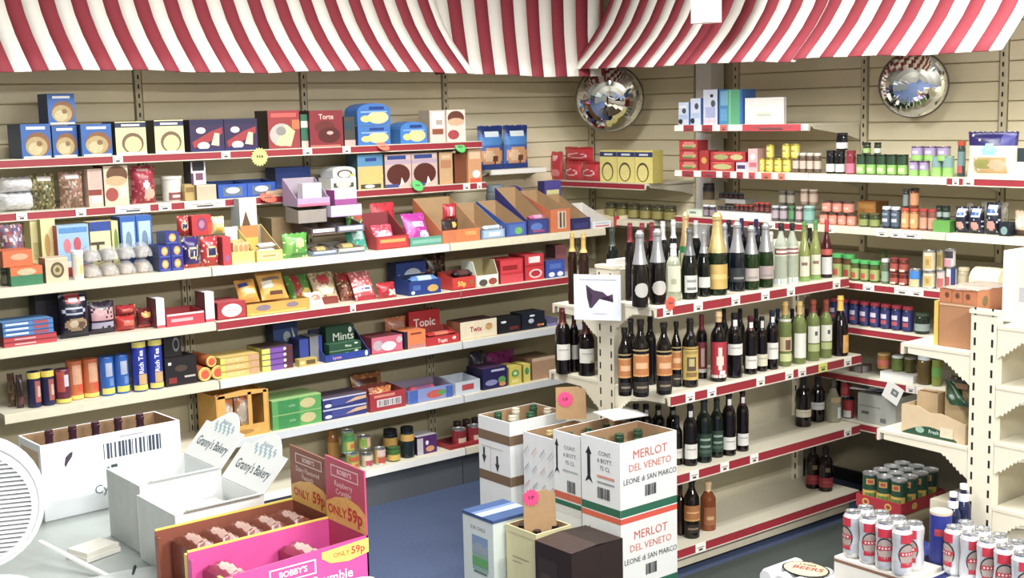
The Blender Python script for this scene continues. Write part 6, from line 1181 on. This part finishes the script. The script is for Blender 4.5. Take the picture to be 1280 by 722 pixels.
b.grid(gbag, 18, 10, M('#1f4228', .3, grain=.3, scale=30)); tag(b.build('green_plastic_bag', loc=(RX+.035, RY+.13, .80), rot=(0, .2, 0)), 'dark green plastic bag draped over the tan carton', 'bag')
b = MB()
for k in range(5): b.box(-.03+.012*k, -.022+.012*k, -.04, .05, .0+.003*k, .02+.012*(k % 2), M(('#7a5a34', '#3f3a34', '#a88a5c', '#55452c', '#c8c4bc')[k], .6), rot=(.1*k, .2, .3*k))
tag(b.build('loose_labels', loc=(RX+.085, RY+.13, .8575)), 'brown bunch of loose labels above the green plastic bag', 'labels')
# ---------------- beer cans on white cartons in the aisle
def beer_can(w, d, h):
    r = empty('beer_can'); R = w/2; b = MB(); m = M('#cfd1d4', .3, .35, grain=.03)
    b.lathe([(0, .004), (R*.72, 0), (R*.95, .010), (R, .022), (R, h*.34), (R*.93, h*.46), (R*.91, h*.58), (R*.96, h*.72), (R, h*.80), (R, h*.885), (R*.80, h*.955), (R*.76, h*.965)], m, 20); b.build('can_body', r)
    b = MB(); b.lathe([(R*.78, h*.962), (R*.80, h*.975), (R*.80, h), (R*.74, h), (R*.72, h*.975), (0, h*.975)], SILVER, 20); b.build('can_lid', r)
    b = MB(); b.box(-.008, .008, -.012, .006, h*.977, h*.984, SILVER); b.build('ring_pull', r)
    b = MB(); rd = M('#bf1f36', .35); bk = M('#3a3230', .4); gy = M('#a8948c', .4)
    def patch(z0, z1, a0, a1, mat, e):
        n = 8; vs = []; fs = []
        for k in range(n+1):
            a = math.radians(-90+a0+(a1-a0)*k/n)
            for z in (z0, (z0+z1)/2, z1):
                rr = R*(1 if z < h*.34 else .935 if z < h*.66 else 1)+e; vs.append((rr*math.cos(a), rr*math.sin(a), z))
        for k in range(n): fs += [(3*k, 3*k+3, 3*k+4, 3*k+1), (3*k+1, 3*k+4, 3*k+5, 3*k+2)]
        b.add(vs, fs, mat, True)
    patch(h*.70, h*.88, -42, 42, rd, .0012); patch(h*.2, h*.30, -40, 40, rd, .0010)
    def disc(rx, mat, e):
        vs = [((R*.985+e)*math.cos(math.radians(-90)), (R*.985+e)*math.sin(math.radians(-90)), h*.46)]; n = 20
        for k in range(n):
            t = 2*math.pi*k/n; a = math.radians(-90+math.degrees(rx*math.cos(t)/R)); vs.append(((R*.985+e)*math.cos(a), (R*.985+e)*math.sin(a), h*.46+rx*1.25*math.sin(t)))
        b.add(vs, [(0, 1+k, 1+(k+1) % n) for k in range(n)], mat, True)
    disc(R*.95, bk, .001); disc(R*.82, gy, .0016)
    b.arc(R*.985+.0022, h*.44, h*.52, -48, 48, rd, 8)
    for k in range(4): b.arc(R*.985+.0027, h*.46, h*.50, -34+18*k, -24+18*k, M('#e0c8c4', .4), 2)
    b.build('label', r); return r
def bigbox(label, x, y, w, d, h, col, front=(), left=(), z=0, name='beer_carton', top=()):
    b = MB(); b.box(0, w, 0, d, 0, h, M(col, .55, grain=.05)); b.art(front, (0, 0, 0), (w, 0, 0), (0, 0, h), (0, -1, 0)); b.art(left, (0, d, 0), (0, -d, 0), (0, 0, h), (-1, 0, 0)); b.art(top, (0, 0, h), (w, 0, 0), (0, d, 0), (0, 0, 1))
    return tag(b.build(name, loc=(x, y, z)), label, 'box')
bigbox('white carton carrying the left tray of beer cans', 3.69, 2.455, .19, .32, .278, '#e2ddd0', left=[('r', .0, .93, 1, .97, '#8a6248'), ('t', '24', .62, .78, .2, '#55606a', .0), ('e', .4, .72, .06, .06, '#d8a04c'), ('r', .5, .1, .9, .4, '#5a5a8a')])
bigbox('white carton carrying the right tray of beer cans', 3.74, 1.98, .30, .46, .270, '#e8e8ec', left=[('r', .1, .3, .8, .6, '#4a5490')], top=[('r', 0, .9, 1, .97, '#2c3470')])
proto = None; TK = 0
def can_at(x, y, z, rz, lab, grp):
    global proto
    o = beer_can(.069, .069, .172) if proto is None else copy_tree(proto)
    proto = proto or o; o.name = 'beer_can'; o.location = (x, y, z); o.rotation_euler = (0, 0, rz); tag(o, lab, 'can', grp)
for j, (xx, nm) in enumerate(((3.735, 'front'), (3.808, 'rear'))):
    for i in range(4): can_at(xx-.008*i, 2.728-.074*i, .2785, (-1.9, -.75, -1.0, -.35)[i] if j == 0 else -.9-.2*i, '%s waisted white beer can, %s row of the left tray' % (hword(i, 4), nm), 'beer cans on the left tray')
for j, (xx, nm) in enumerate(((3.865, 'front'), (3.938, 'rear'))):
    for i in range(5): can_at(xx-.020*i, 2.400-.0745*i, .2705, (-1.9, -.45, -.75, -.95, -.6)[i] if j == 0 else -.5-.1*i, '%s waisted white beer can, %s row of the right tray' % (hword(i, 5), nm), 'beer cans on the right tray')
# blue canister and two bottles behind the can trays
r = tag(empty('drinks_canister', (3.925, 2.492, 0.0)), 'tall dark blue canister with pale lid between the can trays', 'canister')
b = MB(); b.lathe([(0, 0), (.036, 0), (.038, .006), (.038, .455)], M('#25308c', .35), 20); b.arc(.0386, .38, .405, -90, -40, M('#b83040', .4), 8); b.arc(.0386, .2, .27, -90, -10, M('#4a5ab8', .4), 8); b.build('canister_body', r)
b = MB(); b.lathe([(.0382, .453), (.0395, .455), (.0395, .464), (.035, .465), (.034, .461), (0, .461)], M('#cdb8a4', .4), 20); b.build('lid', r)
alc = bottle('ale', '#1c2248', '#dfe2e6', .93, [(.76, .88, -180, 180, '#d8dcec'), (.2, .5, -60, 60, '#2c3a8a')])
for i, (x, y) in enumerate(((4.00, 2.492), (4.055, 2.485))):
    o = alc(.056, .056, .23 + .02*i); o.location = (x, y, .285); o.name = 'mixer_bottle'; tag(o, ('nearer', 'farther')[i]+' navy bottle with white cap beside the post foot', 'bottle')
bigbox('plain carton under the two white capped bottles', 3.968, 2.455, .12, .075, .2845, '#b8aa8c', name='cardboard_carton')
# tins on red tray, blue packs in front
bigbox('tan carton under the red tray of green tins', 4.30, 2.925, .30, .18, .262, '#c9bb98', name='cardboard_carton')
r = tag(empty('tin_tray', (4.29, 2.905, .2625)), 'red cardboard tray holding dark green tins, right aisle', 'tray')
RT1 = M('#b02434', .5); W_, D_ = .31, .215
b = MB(); b.box(0, W_, 0, D_, 0, .003, RT1); b.build('tray_base', r)
for nm, a in (('front_wall', (0, W_, 0, .003)), ('back_wall', (0, W_, D_-.003, D_)), ('left_wall', (0, .003, .003, D_-.003)), ('right_wall', (W_-.003, W_, .003, D_-.003))):
    b = MB(); b.box(*a, .003, .05, RT1)
    if nm == 'left_wall': b.art([('e', .22, .5, .08, .3, '#d8b03c'), ('e', .22, .5, .05, .16, '#a8303c'), ('e', .72, .5, .08, .3, '#d8b03c'), ('e', .72, .5, .05, .16, '#a8303c')], (0, D_, 0), (0, -D_, 0), (0, 0, .05), (-1, 0, 0))
    if nm == 'front_wall': b.art([('e', .3, .5, .06, .3, '#d8b03c'), ('e', .75, .5, .06, .3, '#d8b03c')], (0, 0, 0), (W_, 0, 0), (0, 0, .05), (0, -1, 0))
    b.build(nm, r)
gtin = tin('#1f4a38', [(.05, .5, -70, 70, '#c8a83c'), (.2, .42, -40, 40, '#4a7a34'), (.68, .86, -30, 30, '#c8963c'), (.72, .82, -18, 18, '#a8303c')])
pt = None
for j in range(4):
    for i in range(3):
        o = gtin(.067, .067, .135) if pt is None else copy_tree(pt); pt = pt or o; o.name = 'food_tin'
        o.location = (4.332+.073*j, 3.0795-.0682*i, .2665); o.rotation_euler = (0, 0, -1.0-.2*i)
        tag(o, 'dark green and gold tin, %s in row %s of red tray' % (('left', 'middle', 'right')[i], ('one', 'two', 'three', 'four')[j]), 'tin', 'green tins in the red tray')
for i, (x, y, z, c, lab) in enumerate(((4.10, 2.82, 0, '#3f78b8', 'light blue plastic drinks multipack behind the left cans'), (4.008, 2.655, 0, '#2c3f98', 'deep blue plastic drinks multipack behind the left cans'))):
    b = MB(); ww, dd, hh = .17, .15, .30-.02*i
    b.grid(lambda u, v: (ww*(u-.5)*(1+.0*v), dd*(v-.5), hh-.02+.02*(max(0, math.sin(math.pi*u)*math.sin(math.pi*v)))**.3+.004*math.sin(25*u+14*v)), 12, 10, lambda u, v: M('#c8d4ea', .2) if abs(u-v) < .12 else M('#a83a5c', .2) if (u-.3)**2+(v-.7)**2 < .03 else foil(c)); b.box(-ww/2, ww/2, -dd/2, dd/2, 0, hh-.018, foil(c))
    tag(b.build('drinks_multipack', loc=(x, y, z)), lab, 'pack')
# shrink-wrapped can pack lying at the front
r = tag(empty('can_multipack', (3.70, 2.915, 0)), 'white shrink wrapped can multipack with round beige label', 'pack')
cv = M('#dfe1e6', .25, grain=.05)
for i in range(4):
    b = MB(); b.lathe([(.0, -.10), (.028, -.10), (.034, -.085), (.034, .085), (.028, .10), (0, .10)], cv, 14, (0, .0), 'x'); b.build('wrapped_can', r, (0, -.105+.07*i, .150))
    b = MB(); b.lathe([(.0, -.10), (.028, -.10), (.034, -.085), (.034, .085), (.028, .10), (0, .10)], cv, 14, (0, .0), 'x'); b.build('wrapped_can', r, (0, -.105+.07*i, .079))
b = MB(); n = 24; b.add([(.005, 0, .187)]+[(.005+.075*math.cos(2*math.pi*k/n), .095*math.sin(2*math.pi*k/n), .187) for k in range(n)], [(0, 1+k, 1+(k+1) % n) for k in range(n)], M('#2c2c30', .4))
b.add([(.005, 0, .1876)]+[(.005+.068*math.cos(2*math.pi*k/n), .088*math.sin(2*math.pi*k/n), .1876) for k in range(n)], [(0, 1+k, 1+(k+1) % n) for k in range(n)], M('#d2c29a', .5))
b.text('BEERS', (.012, -.005, .1884), (.35, -1, 0), (1, .35, 0), .045, M('#a8404c', .5), .02); b.text('LAGER', (.042, .018, .1884), (.35, -1, 0), (1, .35, 0), .022, M('#5a4a44', .5), .01); b.build('round_label', r)
bigbox('low white carton under the wrapped can multipack', 3.60, 2.785, .22, .27, .044, '#d8d4c8', name='cardboard_carton')
bpy.data.objects['cardboard_carton'].location.z += 0
o = tag((lambda b: (b.lathe([(0, 0), (.03, 0), (.034, .006), (.034, .11), (.03, .118), (0, .118)], M('#c02a44', .35), 16), b.arc(.0346, .02, .09, -60, 60, M('#e4e0e2', .4), 8), b.build('drink_can', loc=(3.905, 2.90, .0)))[2])(MB()), 'red and white can beside the wrapped can multipack', 'can')

# ================================================================ the counter and what lies on it
r = tag(empty('shop_counter', (.6, 2.9, 0)), 'grey shop counter in the left foreground', 'counter')
b = MB(); b.box(-.9, .84, -.95, .72, .815, .848, M('#9aa3a0', .4, grain=.08)); b.build('counter_top', r)
b = MB(); b.box(-.86, .80, -.91, .68, 0, .814, M('#8a8f8c', .5, grain=.08)); b.build('counter_body', r)
CZ = .849
# white wine carton with a barcode label, dark caps looking over the rim
cyp = [('r', .37, .58, .995, .985, '#f6f7f9'), ('bars', .43, .66, .85, .87, '#3a4a60'), ('r', .55, .92, .72, .935, '#b0a0b0'), ('r', .40, .61, .66, .618, '#c8c0cc'), ('p', [(.155, .70), (.165, .79), (.195, .84), (.215, .85), (.21, .79), (.18, .72), (.16, .66)], '#4a3450'), ('t', 'Cyp', .42, .27, .17, '#5a7074', 0.), ('e', .455, .47, .016, .09, '#2f7a5c'), ('p', [(.45, .34), (.475, .38), (.50, .35), (.475, .40)], '#2c3c40'), ('r', .475, .53, .52, .575, '#3c4844')]
r = open_carton('white printed carton with barcode label on the shop counter', 1.075, 3.365, CZ, .40, .16, .208, cyp, [('r', .1, .1, .9, .9, '#c8b090')], name='bottle_carton', out=M('#e6ecf2', .55, grain=.03), rz=math.radians(2))
for i in range(5):
    o = bottle('square', '#241420', '#3f2034', .82)(.052, .052, .215); o.name = 'small_bottle'; o.location = (1.135+.066*i, 3.47+.0023*i, CZ+.0055); tag(o, hword(i, 5)+' purple capped bottle inside the barcode carton', 'bottle', 'bottles in the barcode carton')
# two white bakery cartons with printed lids
BW = M('#e0e4e4', .5, grain=.02)
def bakery(label, x, y, w, d, h, name='bakery_carton'):
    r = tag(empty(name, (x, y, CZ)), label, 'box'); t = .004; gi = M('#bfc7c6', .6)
    for nm, a in (('front_panel', (0, w, 0, t, 0, h)), ('back_panel', (0, w, d-t, d, 0, h)), ('left_panel', (0, t, t, d-t, 0, h)), ('right_panel', (w-t, w, t, d-t, 0, h)), ('carton_base', (t, w-t, t, d-t, 0, t))):
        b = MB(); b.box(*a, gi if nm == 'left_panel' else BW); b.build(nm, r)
    b = MB(); b.box(.02, w-.01, -.030, 0, 0, .003, BW, rot=(-.5, 0, 0), piv=(0, 0, 0)); b.build('front_flap', r, (0, 0, h))
    b = MB(); L = .105; th = math.radians(48)
    pl = [(0, 0), (0, d), (L, d)]+[(L+.045*math.sin(math.pi*k/10)+.006*abs(math.sin(math.pi*k*1.0)), d*.86-d*.72*k/10) for k in range(11)]+[(L, 0)]
    b.prism(pl, 0, .003, BW, 'z')
    b.text("Granny's Bakery", (L*.46, d*.5, .0036), (0, -1, 0), (1, 0, 0), .037, M('#34505c', .5), .004, .70)
    for k in range(14): b.box(L*.9+.01*math.sin(k*2.1), L*.9+.012+.01*math.sin(k*2.1), d*.25+d*.5*k/14, d*.25+d*.5*k/14+.006, .0032, .0036, M('#8fb0bc', .5))
    b.text("Bakery", (L*1.12, d*.5, .0036), (0, -1, 0), (1, 0, 0), .018, M('#7fa0b0', .5), .0)
    b.build('printed_flap', r, (w, 0, h), (0, -th, 0))
    return r
bakery('open white bakery carton farther from the front, printed flap raised', 1.165, 2.925, .215, .215, .175)
bakery('open white bakery carton nearer the front, cakes inside', 1.150, 2.690, .225, .220, .160)
for i in range(4):
    fn = bar(('#c8d0b8', '#a89890', '#dfe2dc', '#c8c4c0')[i], ('#e6e8e2', '#8a7a74', '#b8c4a8', '#e8e8e8')[i]); o = fn(.19, .045, .03); o.name = 'wrapped_cake'; o.location = (1.262, 2.725+.05*i, CZ+.095); o.rotation_euler = (0, 0, .015*i)
    tag(o, ('first', 'second', 'third', 'fourth')[i]+' wrapped cake lying in the nearer bakery carton', 'cake')
b = MB(); b.box(.006, .219, .006, .214, .088, .094, BW); b.build('inner_shelf', [q for q in bpy.data.objects if q.get('label', '').startswith('open white bakery carton nearer')][0])
# flapjack display boxes with price headers
def bobby(label, x, y, w, d, h, col, hdr, side, inner, head_lines, hz):
    r = tag(empty('flapjack_display', (x, y, CZ)), label, 'display box'); t = .004; m = M(col, .45); mi = M(inner, .6); Y = M('#e8d03c', .45)
    b = MB(); b.box(0, w, 0, d, 0, t, mi); b.build('tray_base', r)
    b = MB(); b.prism([(0, t), (w, t), (w, h), (.62*w, h), (.55*w, h*.80), (.38*w, h*.78), (.30*w, h*.80), (.02*w, h*.80), (0, h*.76)] if 0 else [(0, t), (w, t), (w, h), (0, h*.92)], 0, t, m, 'y'); b.art(side, (0, 0, 0), (w, 0, 0), (0, 0, h*.92), (0, -1, 0)); b.quad([(w, t+.0007, t), (0, t+.0007, t), (0, t+.0007, h*.9), (w, t+.0007, h*.98)], mi); b.build('side_panel', r)
    b = MB(); b.box(0, w, d-t, d, t, h, m); b.quad([(0, d-t-.0007, t), (w, d-t-.0007, t), (w, d-t-.0007, h), (0, d-t-.0007, h)], mi); b.box(0, w, d-t, d, h, h+.004, Y); b.build('side_panel', r)
    b = MB(); b.box(0, t, t, d-t, t, h*.25, m); b.box(-.001, t+.001, 0, .022, 0, h*.92, Y); b.box(-.001, t+.001, d-.022, d, 0, h*.92, m); b.build('end_panel', r)
    b = MB(); b.prism([(0, t), (d, t), (d, h+hz), (0, h+hz*.97)], w-t, w, M(hdr, .45), 'x')
    b.art([('p', [(0, .0), (1, 0), (1, .30), (.85, .40), (.55, .46), (.25, .40), (0, .28)], '#e0b04a'), ('t', 'ONLY', .28, .18, .20, '#c02a1e', .03), ('t', '59p', .74, .20, .28, '#c02a1e', .035), ('r', .16, .72, .86, .90, '#e4c8c8'), ('r', .18, .74, .84, .88, hdr), ('t', "BOBBY'S", .51, .81, .11, '#ecd8d8', .015)]+[('t', tx, .48, .62-.12*k, .125, '#efd9d2', .0) for k, tx in enumerate(head_lines)], (w-t, d, h), (0, -d, 0), (0, 0, hz), (-1, 0, 0))
    b.build('price_header', r)
    return r
pk = '#d23a92'
bobby('pink flapjack display box with fifty nine pence header, foremost', 1.075, 2.300, .345, .165, .150, pk, '#bf3a62', [('t', "Raspberry Crumble", .53, .56, .22, '#f0e4ee', .012), ('r', .30, .70, .62, .93, '#f0e0ea'), ('r', .31, .72, .61, .91, pk), ('t', "BOBBY'S", .46, .815, .13, '#f2e8f0', .02), ('p', [(.66, 1.0), (.66, .90), (.72, .80), (.85, .76), (1, .82), (1, 1.05)], '#e8d03c'), ('t', 'ONLY', .80, .90, .11, '#d0502c', .02), ('t', '59p', .92, .91, .17, '#d0402c', .03), ('e', .84, .34, .20, .12, '#f0eaf2'), ('r', .0, .0, .06, 1, '#d8c040')], pk, ['Raspberry', 'Crumble'], .148)
bobby('brown flapjack display box with price header behind the pink one', 1.085, 2.480, .350, .175, .148, '#8a4228', '#8a4830', [('r', 0, 0, 1, 1, '#8a4228')], '#8a4630', ['Dairy Flavoured', 'Flapjack'], .135)
k = 0
for bx_, by_, c1, c2, lab in ((1.10, 2.315, '#a83a5c', '#c8b0a8', 'raspberry flapjack in the pink display box'), (1.11, 2.497, '#7a3a2c', '#b89488', 'brown flapjack in the brown display box')):
    for i in range(5):
        if 'raspberry' in lab and i in (1, 2, 4): hz = .045
        else: hz = .120 if 'brown' in lab else .105
        for q in range(1):
            b = MB(); ww, dd = .055, .135
            def f(u, v, ww=ww, dd=dd): return (ww*(u-.5), dd*(v-.5)*(1 if .1 < u < .9 else .97), .018*(max(0, math.sin(math.pi*u)))**.4*(1 if .1 < v < .9 else .3)+.003*math.sin(18*u+23*v))
            b.grid(f, 8, 12, lambda u, v: M(c2, .15, grain=.3, scale=40) if .25 < v < .75 and .2 < u < .8 else foil(c1)); b.box(-ww/2, ww/2, -dd/2*.97, dd/2*.97, -hz, .001, foil(c1))
            o = b.build('flapjack', loc=(bx_+.03+.060*i, by_+.068, CZ+.005+hz), rot=(0, 0, 0)); tag(o, hword(i, 5)+' '+lab, 'flapjack')
# white fan, cut by the frame edge
d_ = (FW+(-34-640)/FPX*RT+(361-632)/FPX*UP); P = CAM+d_*(2.75/d_.dot(FW))
r = tag(empty('desk_fan', P), 'white round desk fan with barred grille at left edge', 'fan'); r.rotation_euler = (0, 0, math.radians(-22))
FWH = M('#eef0f3', .35, grain=.02); R = .128
b = MB(); b.lathe([(R*.55, .14), (R*.9, .10), (R*1.12, .06), (R*1.14, .0), (R*1.10, -.012), (R*1.02, -.004), (R*1.0, .03)], FWH, 36, axis='y'); b.lathe([(0, .14), (R*.55, .14)], FWH, 36, axis='y'); b.build('fan_housing', r)
b = MB(); b.lathe([(R*1.04, -.010), (R*1.03, -.024), (R*.95, -.030), (R*.93, -.022), (R*1.0, -.006)], FWH, 36, axis='y'); b.build('grille_ring', r)
for k in range(-12, 13):
    zz = k*R*.075; hw = math.sqrt(max(.0001, (R*.96)**2-zz*zz)); b = MB(); b.box(-hw, hw, -.030, -.022, zz-.0022, zz+.0022, FWH); b.build('grille_bar', r)
b = MB(); b.lathe([(R*.96, -.004), (0, -.002)], M('#c2c6ce', .5), 30, axis='y'); b.build('back_disc', r)
b = MB(); hz = P.z-CZ
b.lathe([(.0, -hz), (.125, -hz), (.13, -hz+.012), (.11, -hz+.03), (.04, -hz+.045), (.03, -R*1.05)], FWH, 28, (0, .05)); b.build('base', r)
# odds and ends on the counter
b = MB(); b.box(-.005, .005, -.12, .12, 0, .006, WHITE); o = tag(b.build('white_strip', loc=(1.0, 2.95, CZ+.024), rot=(.2, 0, .35)), 'thin white plastic strip lying on the shop counter', 'strip')
b = MB(); b.box(-.05, .05, -.04, .04, 0, .012, M('#e4e0d6', .5)); b.box(-.045, .05, -.035, .04, .0125, .022, M('#dcd8cc', .5)); tag(b.build('paper_pad', loc=(1.075, 3.02, CZ+.0005), rot=(0, 0, .3)), 'small cream paper pad beside the white strip', 'pad')
b = MB(); b.lathe([(0, -.07), (.004, -.068), (.004, .06), (.0015, .07)], BLACK, 10, axis='x'); tag(b.build('pen', loc=(1.085, 2.80, CZ+.0045), rot=(0, 0, 1.1)), 'black pen lying on the shop counter', 'pen')
b = MB(); b.grid(lambda u, v: (.30*(u-.5), .26*(v-.5)+.03*math.sin(3*u), .006+.012*(math.sin(5*u+2*v)**2)*math.sin(math.pi*u)*math.sin(math.pi*v)), 20, 16, M('#dfe6e6', .2, 0, .35, .05))
tag(b.build('plastic_bag', loc=(1.0, 2.69, CZ)), 'crumpled clear plastic bag spread over the counter', 'bag')
